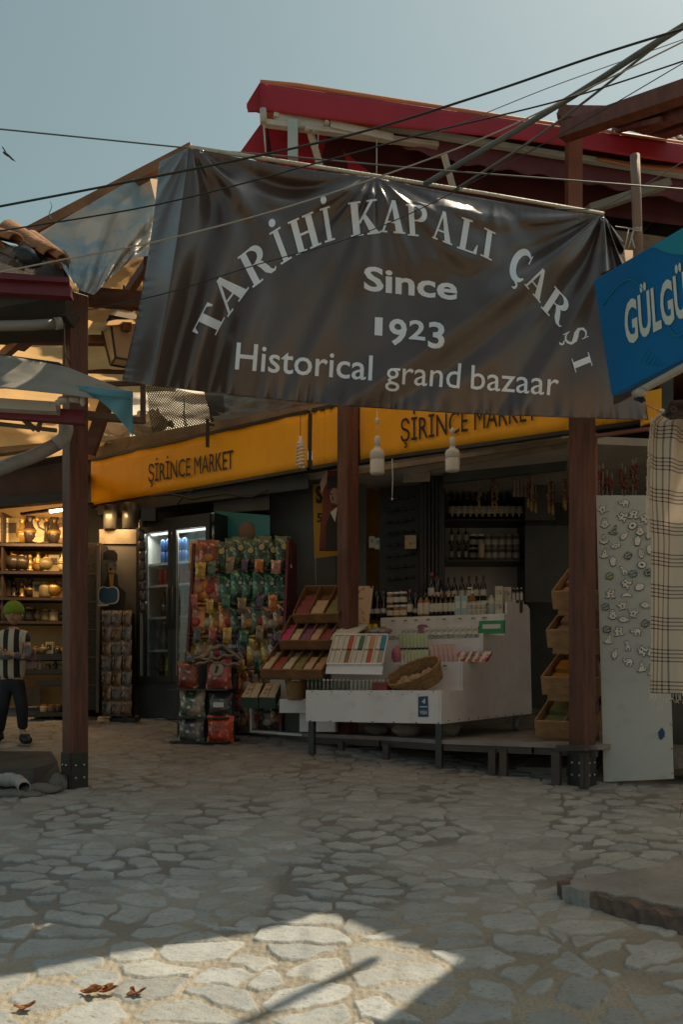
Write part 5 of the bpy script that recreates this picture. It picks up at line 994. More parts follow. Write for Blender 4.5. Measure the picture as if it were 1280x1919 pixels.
# ================================================================ PINE CRATES (right)
for k, (px, py, nmz) in enumerate(((1034, 1108, ['rose', 'peach']), (1024, 1180, ['peach', 'cream']), (1014, 1268, ['orange', 'pale']), (1002, 1350, ['green', 'sage']))):
    D = 6.0; x1 = 1100
    w_ = 'top' if k == 0 else 'second' if k == 1 else 'third' if k == 2 else 'bottom'
    q = [P(px, py, D), P(px + 106, py - 2 + 2 * k, D - .18), P(px + 152, py - 58, D + .2), P(px + 42, py - 56 - 8 * (k == 3), D + .38)]
    n = (q[1] - q[0]).cross(q[3] - q[0]).normalized()
    rt = thing('pine_crate', f'{w_} tilted pine crate of the stack left of the right post, holding {nmz[0]} soaps', 'crate', q[0], 0, 'tilted pine crates')
    def f(s, t, o=0): return q[0].lerp(q[1], s).lerp(q[3].lerp(q[2], s), t) + n * o
    dp = .14; m = M(); m.slab([f(0, 0, -dp), f(1, 0, -dp), f(1, 1, -dp), f(0, 1, -dp)], n * .01); mk('bottom', m, CRATEW, rt)
    for s in (0, 1):
        m = M(); m.slab([f(s - .01, 0, -dp), f(s + .012, 0, -dp), f(s + .012, 1, -dp), f(s - .01, 1, -dp)], n * dp); mk('side', m, CRATEW, rt)
    m = M(); m.slab([f(.014, 0, -dp + .01), f(.985, 0, -dp + .01), f(.985, .03, -dp + .01), f(.014, .03, -dp + .01)], n * (dp - .012)); mk('front', m, CRATEW, rt)
    m = M(); m.slab([f(.014, .97, -dp + .01), f(.985, .97, -dp + .01), f(.985, 1, -dp + .01), f(.014, 1, -dp + .01)], n * (dp - .012)); m.slab([f(.48, .035, -dp + .011), f(.5, .035, -dp + .011), f(.5, .965, -dp + .011), f(.48, .965, -dp + .011)], n * (dp - .02)); mk('back', m, CRATEW, rt)
    c = f(.45, 0, -dp); m = M(); m.slab([f(.08, .02, -dp - .002), f(.95, .02, -dp - .002), f(.95, .5, -dp - .002) , f(.08, .5, -dp - .002)], Vector((0, .02, -.045)))
    m.box(f(.3, .2, -dp - .07), (.03, .03, .07)); mk('foot', m, CRATEW, rt)
    for i in range(2):
        for j in range(2):
            s0 = .06 + i * .46; t0 = .1 + j * .34; m = M(); m.slab([f(s0, t0, -dp + .011), f(s0 + .38, t0, -dp + .011), f(s0 + .38, t0 + .28, -dp + .011), f(s0, t0 + .28, -dp + .011)], n * (.07 + .02 * j - .02 * i))
            tag(mk('soap_bar', m, mat('soap_c_' + nmz[i], SOAPC[nmz[i]], .6, .15, 24, .05, 60), bev=.002), f'{nmz[i]} soap stack in the {w_} pine crate, {"front" if j == 0 else "back"} {"left" if i == 0 else "right"} compartment', 'soap', f'soaps in the {w_} pine crate')
# ================================================================ BACK SHELVES
rt = thing('bottle_shelf', 'dark two-tier wall shelf full of bottles behind the counter', 'shelf', P(905, 1110, 8.5))
m = M(); m.slab([P(834, 1128, 8.75), P(985, 1128, 8.75), P(985, 895, 8.75), P(834, 900, 8.75)], (0, .03, 0)); mk('back_board', m, mat('grey_backing', (.62, .58, .56), .7, .3, 4, .1, dirt=.3), rt)
for y in (972, 1048, 898):
    m = M(); m.slab([P(832, y + 4, 8.35), P(990, y + 4, 8.35), P(990, y, 8.35), P(832, y, 8.35)], (0, .38, 0)); mk('board', m, BLACK, rt)
m = M(); m.slab([P(828, 1128, 8.35), P(834, 1128, 8.35), P(834, 890, 8.35), P(828, 890, 8.35)], (0, .4, 0)); mk('side', m, BLACK, rt); m = M(); m.slab([P(985, 1128, 8.35), P(991, 1128, 8.35), P(991, 890, 8.35), P(985, 890, 8.35)], (0, .4, 0)); mk('side', m, BLACK, rt)
m = M(); m.slab([P(984, 1128, 8.2), P(1066, 1128, 8.2), P(1066, 985, 8.2), P(984, 985, 8.2)], (0, .03, 0)); m.slab([P(984, 975, 8.2), P(1040, 975, 8.2), P(1040, 900, 8.2), P(984, 900, 8.2)], (0, .03, 0)); tag(mk('dark_cupboard', m, DARK), 'dark cupboard fronts right of the bottle shelf', 'cupboard')
for i in range(12):
    c = P(846 + i * 11.6, 972, 8.5); bW.put((c.x, c.y, P(0, 970.5, 8.35).z - .0), 0, f'dark wine bottle on the upper back shelf, {ORD[i]} from the left', 'wine bottles on the upper back shelf', 1.02)
jS = jar('preserve_jar', .036, .13, WINE, WHITE2); jS2 = jar('preserve_jar', .036, .13, mat('grey_spice', (.2, .18, .14), .3, .3, 12, 0, coat=.3), mat('grey_lid', (.32, .31, .29), .4, .2, 9, 0))
for i in range(10):
    zz = P(0, 1046.5, 8.35).z
    pr_ = bWr if i < 3 else jS if i < 5 else jS2
    for l in range(2):
        if pr_ is bWr: pr_.put((P(846 + i * 13.5, 1, 8.5).x, 8.5, zz + l * .165), 0, f'small dark bottle on the lower back shelf, {("lower", "upper")[l]} layer, {ORD[i]} from the left', 'jars on the lower back shelf', .85)
        else: pr_.put((P(846 + i * 13.5, 1, 8.5).x, 8.5, zz + l * .132), 0, f'{"dark" if pr_ is jS else "grey"} jar on the lower back shelf, {("lower", "upper")[l]} layer, {ORD[i]} from the left', 'jars on the lower back shelf')
m = M(); m.lathe(P(902, 1046.5, 8.38), [(.022, 0), (.03, .02), (.034, .13), (.034, .14)], 14); tag(mk('cup', m, mat('orange_cup', (.6, .3, .1), .5, .3, 12, 0, col2=(.55, .48, .4))), 'cream and orange paper cup on the lower back shelf', 'cup')
# hanging strings of dried goods
gh = 'strings of dried peppers and garlic hanging in the market'
def hang(px, y0, y1, D, mt, lab, n=7, r=.016, tip=True):
    rt = thing('hanging_string', lab, 'string', P(px, y1, D), 0, gh); s = D / F; m = M(); m.tube([P(px, y0 - 14, D), P(px, y1, D)], .003, 5); mk('cord', m, mat('pale_cable', (0, 0, 0)), rt); m = M()
    for k in range(n): m.ell(P(px + random.uniform(-3, 3), lerp(y0, y1 - 14, k / (n - 1)), D + random.uniform(-.02, .02)), (r, r * .8, r * 1.1), 8, 6, rx(random.uniform(-40, 40)))
    mk('dried_fruit', m, mt, rt)
    if tip: m = M(); m.lathe(P(px, y1, D), [(.002, -.035), (.013, -.02), (.010, .05), (.003, .07)], 8); mk('tassel', m, mat('tan_tassel', (.36, .22, .08), .8, .3, 20, .1), rt)
DRY = mat('dried_red', (.16, .05, .03), .7, .4, 20, .3); DRY2 = mat('dried_tan', (.26, .17, .11), .8, .4, 20, .3)
for i, (px, y0, y1) in enumerate(((898, 918, 950), (923, 900, 950), (931, 905, 955), (990, 895, 945), (996, 905, 952), (1004, 925, 955), (1029, 900, 955), (1036, 905, 958), (1057, 895, 945), (1060, 900, 950))):
    hang(px, y0, y1, 7.6 if i > 2 else 7.9, DRY if i % 2 else DRY2, f'dried string with tan tassel, {ORD[i]} from the left before the bottle shelf')
for i, (px, y0, y1) in enumerate(((1123, 885, 930), (1130, 882, 930), (1138, 895, 930), (1166, 882, 928), (1172, 890, 928), (1186, 875, 930), (1192, 872, 928), (1147, 900, 930))):
    hang(px, y0, y1, 6.6, DRY, f'reddish dried string above the magnet board, {ORD[sorted((1123, 1130, 1138, 1147, 1166, 1172, 1186, 1192)).index(px)]} from the left', tip=False)
for i in range(4):
    m = M(); c = P(964 + i * 6.5, 915, 7.7); m.box(c, (.025, .03, .16)); tag(mk('hanging_packet', m, mat('pinkish_grey_packet', (.22, .16, .17), .4, .3, 20, .1)), f'greyish pink packet hung in front of the bottle shelf, {ORD[i]} from the left', 'packet', 'hanging greyish packets')
# earring display
rt = thing('earring_display', 'tall black display board with rows of small earrings, right of the ochre door frame', 'display', P(752, 1115, 8.0))
m = M(); m.slab([P(712, 1125, 8.05), P(786, 1120, 7.95), P(786, 908, 7.95), P(712, 915, 8.05)], (0, .05, 0)); mk('board', m, BLACK, rt); nf = Vector((.1, -1, 0)).normalized()
for r_ in range(8):
    for c_ in range(4):
        m = M(); c = P(728 + c_ * 15, 937 + r_ * 21.5 - c_ * 1.2, 7.96); m.lathe(c, [(.030, 0), (.028, .012), (.008, .026), (.004, .03)], 10); mk('earring', m, mat('tarnished_silver', (.11, .11, .11), .4, .5, 30, .1, metal=.5), rt)
m = M(); m.slab([P(786, 1125, 7.8), P(832, 1125, 7.7), P(832, 885, 7.7), P(786, 885, 7.8)], (0, .05, 0)); 
for k in range(6): m.bar(P(790 + k * 7, 1120, 7.72), P(790 + k * 7, 892, 7.72), .02, .03)
tag(mk('dark_curtain', m, BLACK), 'black ribbed panel between earring display and bottle shelf', 'panel')
m = M(); m.slab([P(759, 1028, 7.85), P(780, 1028, 7.8), P(780, 1003, 7.8), P(759, 1003, 7.85)], (0, .03, 0)); tag(mk('card_bundle', m, mat('picture_card', (0, 0, 0))), 'small bundle of cards on the earring display', 'card')
m = wrinkle(P(756, 905, 7.6), P(806, 902, 7.5), P(806, 866, 7.5), P(754, 866, 7.6), .012, 81, fr=2, n=20, k=14); tag(mk('hung_cloth', m, mat('grey_white_cloth', (.34, .30, .28), .8, .2, 6, .2), solid=.004), 'greyish white cloth hung under the cut-off yellow sign', 'cloth')
for k, (x, y) in enumerate(((697, 1016), (708, 1019))):
    rt = thing('meter_box', f'small white box fixed on the ochre door frame, {"left" if k == 0 else "right"} one', 'box', P(x, y, 8.1)); m = M(); m.box((0, 0, .0), (.055, .04, .11)); mk('box', m, WHITE2, rt, True, bev=.004); m = M(); m.box((0, -.021, .01), (.03, .002, .04)); mk('label', m, PTEAL, rt, True)
# ================================================================ FRIDGE
FR = thing('drinks_fridge', 'black double-door drinks fridge with pale lit inside, under the long yellow sign', 'fridge', (-1.973, 8.35, 1.055), -29.7)
def fb(nm, c, d, mt, bev=0, par=FR): m = M(); m.box(c, d); return mk(nm, m, mt, par, True, bev=bev)
FW, FD, FH = .906, .62, 1.92
fb('back', (FW / 2, FD - .02, FH / 2), (FW, .04, FH), BLACK); fb('side', (.02, FD / 2 - .01, FH / 2), (.04, FD - .05, FH), BLACK); fb('side', (FW - .02, FD / 2 - .01, FH / 2), (.04, FD - .05, FH), BLACK)
fb('header', (FW / 2, .28, FH - .05), (FW - .082, .56, .1), BLACK); fb('lower_panel', (FW / 2, .01, .19), (FW, .05, .37), DARK); fb('foot', (.1, .1, -.02), (.1, .1, .05), BLACK); fb('foot', (FW - .1, .1, -.02), (.1, .1, .05), BLACK)
FWH = mat('fridge_white', (.55, .56, .54), .4, .05, 4, 0)
fb('liner', (FW / 2, FD - .045, 1.11), (FW - .084, .008, 1.42), FWH); fb('liner', (.047, FD / 2, 1.11), (.01, FD - .12, 1.42), FWH); fb('liner', (FW - .047, FD / 2, 1.11), (.01, FD - .12, 1.42), FWH); fb('liner', (FW / 2, .3, .395), (FW - .11, .48, .02), FWH)
m = M(); m.box((FW / 2, .02, FH - .004), (FW, .012, .012)); mk('trim', m, STEEL, FR, True)
for i in range(2):
    x0, x1 = i * FW / 2 + .003, (i + 1) * FW / 2 - .003; dr = None
    m = M(); y = -.035
    for c, d in (((x0 + .022, y, 1.1), (.044, .04, 1.5)), ((x1 - .022, y, 1.1), (.044, .04, 1.5)), (((x0 + x1) / 2, y, 1.82), (x1 - x0 - .09, .04, .06)), (((x0 + x1) / 2, y, .38), (x1 - x0 - .09, .04, .06))): m.box(c, d)
    dr = mk('door', m, BLACK, FR, True)
    m = M(); m.box(((x0 + x1) / 2, y, 1.1), (x1 - x0 - .092, .008, 1.38)); mk('glass', m, glass('door_glass', (.86, .9, .9), op=.02), dr, True)
    m = M(); m.box((x0 + .05, y - .001, 1.1), (.008, .03, 1.38)); m.box(((x0 + x1) / 2, y, 1.785), (x1 - x0 - .1, .02, .006)); mk('gasket', m, mat('grey_lid', (0, 0, 0)), dr, True)
    m = M(); m.tube([Vector((x1 - .03 if i == 0 else x0 + .03, y - .04, .85)), Vector((x1 - .03 if i == 0 else x0 + .03, y - .05, 1.05)), Vector((x1 - .03 if i == 0 else x0 + .03, y - .04, 1.25))], .009, 8); mk('handle', m, DARK, dr, True)
SHZ = [1.50, 1.29, .98, .66, .41]
for z in SHZ[:-1]:
    m = M(); m.box((FW / 2, .3, z - .006), (FW - .11, .46, .008)); m.box((FW / 2, .068, z - .004), (FW - .11, .008, .022)); mk('shelf', m, mat('fridge_shelf', (.6, .62, .6), .3, .05, 4, 0), FR, True)
ld = bpy.data.lights.new('fridge_light', 'AREA'); ld.shape = 'RECTANGLE'; ld.size = .75; ld.size_y = .05; ld.energy = 5; ld.color = (1, .97, .85)
lo = bpy.data.objects.new('fridge_light', ld); COL.objects.link(lo); lo.parent = FR; lo.location = (FW / 2, .06, 1.79); lo.rotation_euler = (R(-20), 0, 0)
m = M(); m.box((FW / 2, .09, 1.80), (FW - .15, .03, .02)); mk('light_tube', m, mat('light_tube', (.9, .95, .9), .4, 0, 3, 0, emis=1.2), FR, True)
def can(nm, col): 
    rt = thing(nm, 'x', 'can'); m = M(); m.lathe((0, 0, 0), [(.024, 0), (.031, .012), (.031, .105), (.025, .115), (.024, .117)], 14); mk('body', m, mat('can_' + nm + str(col[0]), col, .25, .3, 25, 0, metal=.3), rt, True); m = M(); m.lathe((0, 0, 0), [(.0245, .117), (.0245, .1195)], 14); mk('lid', m, STEEL, rt, True); return Once(rt)
cB, cR = can('soda_can', (.03, .09, .28)), can('soda_can', (.38, .015, .02))
def fp(x, y, z): return MW[FR.name] @ Vector((x, y, z))
k = 0
for i in range(5):
    for l in range(2): cB.put(fp(.20 + i * .068, .12, SHZ[0] + l * .12 + .0005), -29.7, f'blue drinks can on the top fridge shelf, {ORD[i]} from the left, {("lower", "upper")[l]} layer', 'blue cans in the fridge')
for i in range(9): cR.put(fp(.17 + i * .066, .12, SHZ[1] + .0005), -29.7, f'red drinks can on the second fridge shelf, {ORD[i]} from the left', 'red cans in the fridge', (1, 1, 1.35))
def pet(col, nm, cp):
    rt = thing('drink_bottle', 'x', 'bottle'); m = M(); m.lathe((0, 0, 0), [(.03, 0), (.034, .01), (.034, .12), (.036, .15), (.030, .18), (.013, .22), (.013, .235)], 14); mk('body', m, mat('pet_' + nm, col, .12, .3, 14, 0, coat=.5), rt, True)
    m = M(); m.lathe((0, 0, 0), [(.015, .235), (.015, .252)], 10); mk('cap', m, cp, rt, True); m = M(); m.lathe((0, 0, 0), [(.0355, .06), (.0357, .0605), (.0357, .12)], 14); mk('label', m, mat('petl_' + nm, tuple(min(1, c * 1.6 + .03) for c in col), .4, .4, 60, 0), rt, True); return Once(rt)
pD, pG, pY = pet((.02, .02, .015), 'cola', DARK), pet((.10, .15, .13), 'water', WHITE2), pet((.42, .46, .03), 'lemon', mat('lime_cap', (.2, .35, .05), .4, .2, 6, 0))
for i in range(7): pD.put(fp(.20 + i * .083, .13, SHZ[2] + .0005), -29.7, f'dark drink bottle on the third fridge shelf, {ORD[i]} from the left', 'dark bottles in the fridge', (1, 1, 1.05))
for i in range(7): pG.put(fp(.20 + i * .083, .13, SHZ[3] + .0005), -29.7, f'greenish clear bottle on the fourth fridge shelf, {ORD[i]} from the left', 'clear bottles in the fridge', (1, 1, 1.12))
for i in range(6): (pD if i == 0 else pY).put(fp(.17 + i * .085, .13, SHZ[4] + .0005), -29.7, f'{"dark" if i == 0 else "yellow lemon"} drink bottle on the fridge floor, {ORD[i]} from the left', 'bottles on the fridge floor', (1.05, 1.05, .9))
m = M(); m.box((.1, -.0, -.05), (.4, .5, .03)); m.box((.05, -.22, -.03), (.09, .06, .12)); o = mk('fridge_plinth', m, DARK, FR, True)
# teal poster board
m = M(); tp0 = P(404, 1010, 8.15); m.slab([P(403, 1015, 8.15), P(506, 1030, 7.9), P(506, 966, 7.9), P(403, 957, 8.15)], (0, .02, 0)); rt = tag(mk('poster', m, mat('teal_poster', (.02, .20, .22), .5, .2, 2, 0)), 'teal poster with a brown domed shape behind the crisp rack', 'poster')
m = M(); c = P(463, 995, 7.97); m.ell(c, (.085, .012, .085), 16, 8); mk('printed_dome', m, mat('dome_brown', (.22, .13, .09), .7, .2, 12, 0), rt)
# second fridge at far left, cabinet with portrait, snack rack
rt = thing('side_fridge', 'narrow pale glass-door fridge seen just right of the left post', 'fridge', P(178, 1345, 8.3))
m = M(); m.slab([P(160, 1342, 8.5), P(190, 1340, 8.35), P(190, 1018, 8.35), P(160, 1016, 8.5)], (0, .4, 0)); mk('body', m, DARK, rt)
m = M(); m.bar(P(183, 1335, 8.3), P(185, 1022, 8.3), .035, .03); m.bar(P(166, 1022, 8.3), P(184, 1022, 8.3), .02, .03); mk('door_frame', m, mat('pale_grey_trim', (.36, .34, .32), .4, .2, 4, 0), rt)
m = M(); m.slab([P(160, 1330, 8.33), P(180, 1330, 8.33), P(182, 1026, 8.33), P(160, 1026, 8.33)], (0, .012, 0)); mk('glass', m, mat('lit_fridge_glass', (.20, .21, .18), .6, .5, 14, 0, stretch=(3, 3, 6)), rt)
for k in range(5): m = M(); m.bar(P(164, 1075 + k * 52, 8.31), P(181, 1075 + k * 52, 8.31), .01, .012); mk('shelf', m, mat('pale_grey_trim', (0, 0, 0)), rt)
CB = thing('poster_cabinet', 'dark cabinet with a grey poster of a man in a black fur hat', 'cabinet', P(225, 1345, 8.7))
m = M(); m.slab([P(186, 1348, 8.62), P(262, 1345, 8.45), P(262, 1020, 8.45), P(186, 1022, 8.62)], (0, .35, 0)); mk('body', m, mat('grey_poster_paper', (.10, .095, .095), .6, .35, 3, 0, dirt=.3), CB)
m = M(); m.slab([P(186, 1019, 8.6), P(264, 1019, 8.42), P(262, 992, 8.42), P(186, 992, 8.6)], (0, .3, 0)); mk('top_box', m, mat('marbled_board', (.26, .21, .16), .6, .4, 9, .05), CB)
def flat(nm, pts, D, mt, par, dd=.004): m = M(); m.slab([P(x, y, D) for x, y in pts], (0, dd, 0)); return mk(nm, m, mt, par)
FIG = mat('poster_black', (.012, .011, .011), .6, .2, 6, 0); SKN = mat('poster_grey_face', (.16, .14, .13), .6, .35, 22, 0)
flat('printed_figure', [(190, 1100), (222, 1098), (236, 1110), (232, 1150), (190, 1150)], 8.40, FIG, CB); flat('printed_figure', [(196, 1092), (190, 1105), (222, 1105), (220, 1078), (212, 1068), (203, 1072)], 8.395, FIG, CB)
m = M(); m.ell(P(209, 1060, 8.39), (.055, .005, .085), 16, 8); mk('printed_face', m, SKN, CB)
flat('printed_hat', [(193, 1050), (194, 1036), (203, 1030), (214, 1031), (220, 1038), (220, 1052), (206, 1048)], 8.38, FIG, CB); flat('printed_figure', [(203, 1068), (214, 1068), (212, 1100), (206, 1100)], 8.385, mat('poster_ochre', (.38, .22, .05), .6, .2, 20, 0), CB)
for x, y, w_, h_ in ((198, 1058, 5, 2), (212, 1058, 5, 2), (205, 1064, 4, 5), (203, 1073, 9, 2)): flat('printed_face', [(x, y), (x + w_, y), (x + w_, y + h_), (x, y + h_)], 8.378, FIG, CB, .001)
rt = thing('oval_sign', 'small dark blue sign with white scalloped rim before the poster cabinet', 'sign', P(203, 1132, 8.2))
def sc_shape(k_): return [P(203 + 20 * k_ * math.copysign(abs(math.cos(t)) ** .55, math.cos(t)), 1115 + 17 * k_ * math.copysign(abs(math.sin(t)) ** .7, math.sin(t)) + (2.5 if abs(math.cos(t)) < .25 and math.sin(t) < 0 else 0), 8.2) for t in [k * .2618 for k in range(24)]]
m = M(); m.slab(sc_shape(1), (0, .012, 0)); mk('rim', m, PWH, rt); m = M(); m.slab([p + Vector((0, -.003, 0)) for p in sc_shape(.88)], (0, .002, 0)); mk('face', m, mat('sign_blue', (.012, .075, .16), .4, .2, 5, 0), rt); m = M(); m.slab([P(183, 1136, 8.2), P(203, 1135, 8.2), P(203, 1130, 8.2), P(183, 1131, 8.2)], (0, .01, 0)); mk('bracket', m, PWH, rt)
for i, (x, y0, y1, r) in enumerate(((207, 992, 948, .07), (246, 992, 944, .09))):
    m = M(); s = 8.6 / F; h = (y0 - y1) * s; m.lathe(P(x, y0, 8.55), [(r, 0), (r, h * .95), (r * .9, h)], 16); tag(mk('tin', m, mat('dull_tin', (.17, .16, .145), .35, .4, 6, .05, metal=.6)), f'dull metal tin on top of the poster cabinet, {"left" if i == 0 else "right"} one', 'tin', 'tins on the cabinet')
# crisp bags: prototype meshes
def pillow(w_, h_, t_, seed, nx=8, ny=12):
    m = M()
    def f(s, t, sg):
        x = (s - .5) * w_; z = t * h_; e = min(t, 1 - t); b = (1 - (2 * s - 1) ** 2) ** .6 * min(1, max(0, (e - .05)) / .22) ** .7
        wr = .12 * math.sin(s * 17 + t * 9 + seed) + .1 * math.sin(t * 31 + s * 7 + seed * 2)
        xx = x * (1 - .09 * math.sin(math.pi * t)) ; return Vector((xx, sg * t_ / 2 * b * (1 + wr) + .002 * math.sin(s * 40) * (e < .06), z + .004 * math.sin(s * 9 + seed)))
    m.grid(lambda s, t: f(s, t, -1), nx, ny); m.grid(lambda s, t: f(s, t, 1), nx, ny, flip=True); return m
def bagmat(nm, c1, c2, c3=None):
    key = 'bag_' + nm
    if key in MC: return MC[key]
    mt = mat(key, tuple(min(1, c * 1.6 + .01) for c in c1), .24, .3, 7, .5, 22, col2=c2, thr=(.42, .56), coat=.5); n = mt.node_tree; b_ = n.nodes['Principled BSDF']; src = b_.inputs['Base Color'].links[0].from_socket
    tc_ = n.nodes.new('ShaderNodeTexCoord'); nn_ = n.nodes.new('ShaderNodeTexNoise'); nn_.inputs['Scale'].default_value = 24; nn_.inputs['Detail'].default_value = 1; n.links.new(tc_.outputs['Object'], nn_.inputs['Vector'])
    rr_ = n.nodes.new('ShaderNodeValToRGB'); rr_.color_ramp.elements[0].position = .6; rr_.color_ramp.elements[1].position = .66; n.links.new(nn_.outputs[0], rr_.inputs[0])
    mm_ = n.nodes.new('ShaderNodeMix'); mm_.data_type = 'RGBA'; n.links.new(rr_.outputs[0], mm_.inputs[0]); n.links.new(src, mm_.inputs[6]); mm_.inputs[7].default_value = (*[min(.7, c * 2.2 + .16) for c in c1], 1); n.links.new(mm_.outputs[2], b_.inputs['Base Color'])
    return mt
BM = {'orange yellow': ((.45, .20, .02), (.30, .10, .015)), 'red brown': ((.22, .04, .02), (.12, .025, .015)), 'dark green': ((.02, .06, .025), (.01, .03, .015)), 'green': ((.015, .11, .05), (.01, .045, .03)), 'red': ((.30, .04, .03), (.20, .05, .04)), 'pale pink': ((.40, .22, .16), (.22, .06, .04)),
      'orange': ((.45, .15, .015), (.28, .06, .01)), 'mixed brown': ((.20, .12, .06), (.07, .04, .02)), 'black': ((.02, .018, .02), (.06, .05, .05)), 'golden': ((.42, .26, .02), (.25, .12, .01)), 'purple': ((.055, .02, .07), (.02, .012, .03)), 'silver brown': ((.20, .15, .13), (.06, .04, .04)), 'grey clear': ((.16, .14, .13), (.05, .05, .05)), 'striped pale': ((.32, .22, .18), (.04, .09, .05)), 'orange red': ((.42, .045, .01), (.30, .03, .01))}
CRK = thing('snack_rack', 'tall red-sided snack rack crammed with crisp bags, right of the fridge', 'rack', P(440, 1388, 7.45), -12); ZR = CRK.location.z
def rl(x, y, z): return MW[CRK.name] @ Vector((x, y, z))
MRN = mat('maroon_rack', (.12, .018, .03), .45, .25, 3, .05)
m = M()
for sx in (-.44, .44): m.hexa([Vector((sx - .012, -.12, 0)), Vector((sx + .012, -.12, 0)), Vector((sx + .012, .40, 0)), Vector((sx - .012, .40, 0))], [Vector((sx - .012, .14, 1.76)), Vector((sx + .012, .14, 1.76)), Vector((sx + .012, .40, 1.76)), Vector((sx - .012, .40, 1.76))])
mk('side', m, MRN, CRK, True)
m = M(); m.hexa([Vector((-.43, .06, 0)), Vector((.43, .06, 0)), Vector((.43, .36, 0)), Vector((-.43, .36, 0))], [Vector((-.43, .3, 1.74)), Vector((.43, .3, 1.74)), Vector((.43, .36, 1.74)), Vector((-.43, .36, 1.74))]); mk('back', m, BLACK, CRK, True)
rows = [1.50, 1.20, .91, .63, .35, .08]
for z in rows:
    yf = -.06 + .24 * z / 1.76 * 1.0
    m = M(); m.box((0, yf + .1, z - .006), (.86, .30, .01)); m.tube([Vector((-.43, yf - .055, z + .03)), Vector((.43, yf - .055, z + .03))], .005, 6); mk('shelf', m, BLACK, CRK, True)
layout = [['orange yellow', 'red brown', 'dark green', 'dark green', 'dark green', 'dark green', 'dark green', 'dark green', 'dark green'],
          ['orange', 'red', 'pale pink', 'green', 'green', 'green', 'green', 'green', 'green'],
          ['orange', 'mixed brown', 'golden', 'orange', 'dark green', 'mixed brown', 'dark green', 'mixed brown', 'mixed brown'],
          ['golden', 'golden', 'mixed brown', 'purple', 'purple', 'black', 'golden', 'golden', 'silver brown'],
          ['orange', 'mixed brown', 'golden', 'orange', 'golden', 'orange', 'mixed brown', 'mixed brown', 'silver brown'],
          ['silver brown', 'silver brown', 'black', 'silver brown', 'silver brown', 'silver brown', 'mixed brown', 'black', 'silver brown']]
meshes = {}
RN = ['top', 'second', 'third', 'fourth', 'fifth', 'bottom']
def bag(loc, rot, tilt, kind, w_, h_, lab, grp, deco=None, t_=.07):
    key = (kind, round(w_, 2), round(h_, 2), random.randint(0, 1))
    if key not in meshes: meshes[key] = me('bag', pillow(w_, h_, t_, random.random() * 9), bagmat(kind.replace(' ', '_'), *BM[kind]))
    o = bpy.data.objects.new('crisp_bag', meshes[key]); COL.objects.link(o); o.location = loc; o.rotation_euler = (R(tilt), 0, R(rot)); MW[o.name] = Matrix.LocRotScale(Vector(loc), o.rotation_euler.to_quaternion(), None); tag(o, lab, 'crisp bag', grp)
    if deco: deco(o, w_, h_, t_)
    return o
def d_disc(o, w_, h_, t_):
    m = M(); m.lathe((0, -t_ / 2 - .006, h_ * .62), [(.026, 0), (.026, .002)], 14, rx(90)); mk('logo_disc', m, mat('pale_yellow_print', (.5, .4, .15), .4, .2, 9, 0), o, True)
def d_text(s, hh=.55):
    def f(o, w_, h_, t_):
        vs, fs = text_m(s, .02); ww = .78 if len(s) > 3 else .2; m = M(); m.add([Vector(((x - .5) * w_ * ww, -t_ / 2 - .008, h_ * hh + y * .035)) for x, y in vs], fs); mk('lettering', m, PW, o, True)
    return f
def d_patch(col, nm):
    def f(o, w_, h_, t_):
        m = M(); m.ell((w_ * .05, -t_ / 2 + .0, h_ * .38), (w_ * .26, .012, h_ * .14), 12, 6); mk('printed_picture', m, mat(nm, col, .35, .4, 30, 0), o, True)
    return f
TXT = {(3, 3): 'Doritos', (3, 4): 'Doritos', (1, 3): 's', (1, 4): 's', (1, 5): 's', (1, 6): 's', (1, 7): 's', (2, 4): 's'}
PCOL = [('pale_print', (.5, .45, .35)), ('orange_print', (.45, .2, .04)), ('red_print', (.35, .03, .02))]
for r_, (z, row) in enumerate(zip(rows, layout)):
    n = len(row)
    for c_, kd in enumerate(row):
        x = -.385 + c_ * .77 / (n - 1); yf = -.06 + .24 * z / 1.76 + .03
        big = c_ < 2 or (r_ == 3 and c_ in (3, 4)); w_ = .19 if big else .155; h_ = .285 if r_ < 5 else .25
        if (r_, c_) in TXT: dc = d_text(TXT[(r_, c_)])
        elif r_ == 0 and c_ >= 2: dc = d_disc
        elif r_ > 1 or c_ < 2: dc = d_patch(PCOL[(r_ + c_) % 3][1], PCOL[(r_ + c_) % 3][0])
        else: dc = None
        bag(rl(x + random.uniform(-.018, .018), yf + random.uniform(-.035, .02), z + random.uniform(-.004, .03)), -12 + random.uniform(-16, 16) + (22 if not big else 5), -4 + random.uniform(-6, 6), kd, w_ * random.uniform(.96, 1.04), h_ * 1.0, f'{kd} crisp bag, {ORD[c_]} from the left in the {RN[r_]} row of the red-sided rack', 'crisp bags on the red-sided rack', dc)
gs_ = 'small packets clipped along the front of the red-sided rack'
KS = ['golden', 'mixed brown', 'orange', 'silver brown', 'red', 'green', 'purple', 'pale pink', 'black']
for r_, z in enumerate(rows[:5]):
    for c_ in range(6):
        xx = -.36 + c_ * .145 + random.uniform(-.03, .03); kd = KS[(r_ * 4 + c_ * 5) % 9]
        bag(rl(xx, -.06 + .24 * z / 1.76 - .085 + random.uniform(-.01, .01), z - .05 + random.uniform(-.03, .03)), -12 + random.uniform(-25, 25), random.uniform(-10, 4), kd, random.uniform(.075, .10), random.uniform(.11, .15), f'small {kd} packet clipped below the {RN[r_]} rack row, {ORD[c_]} from the left', gs_, None, .035)
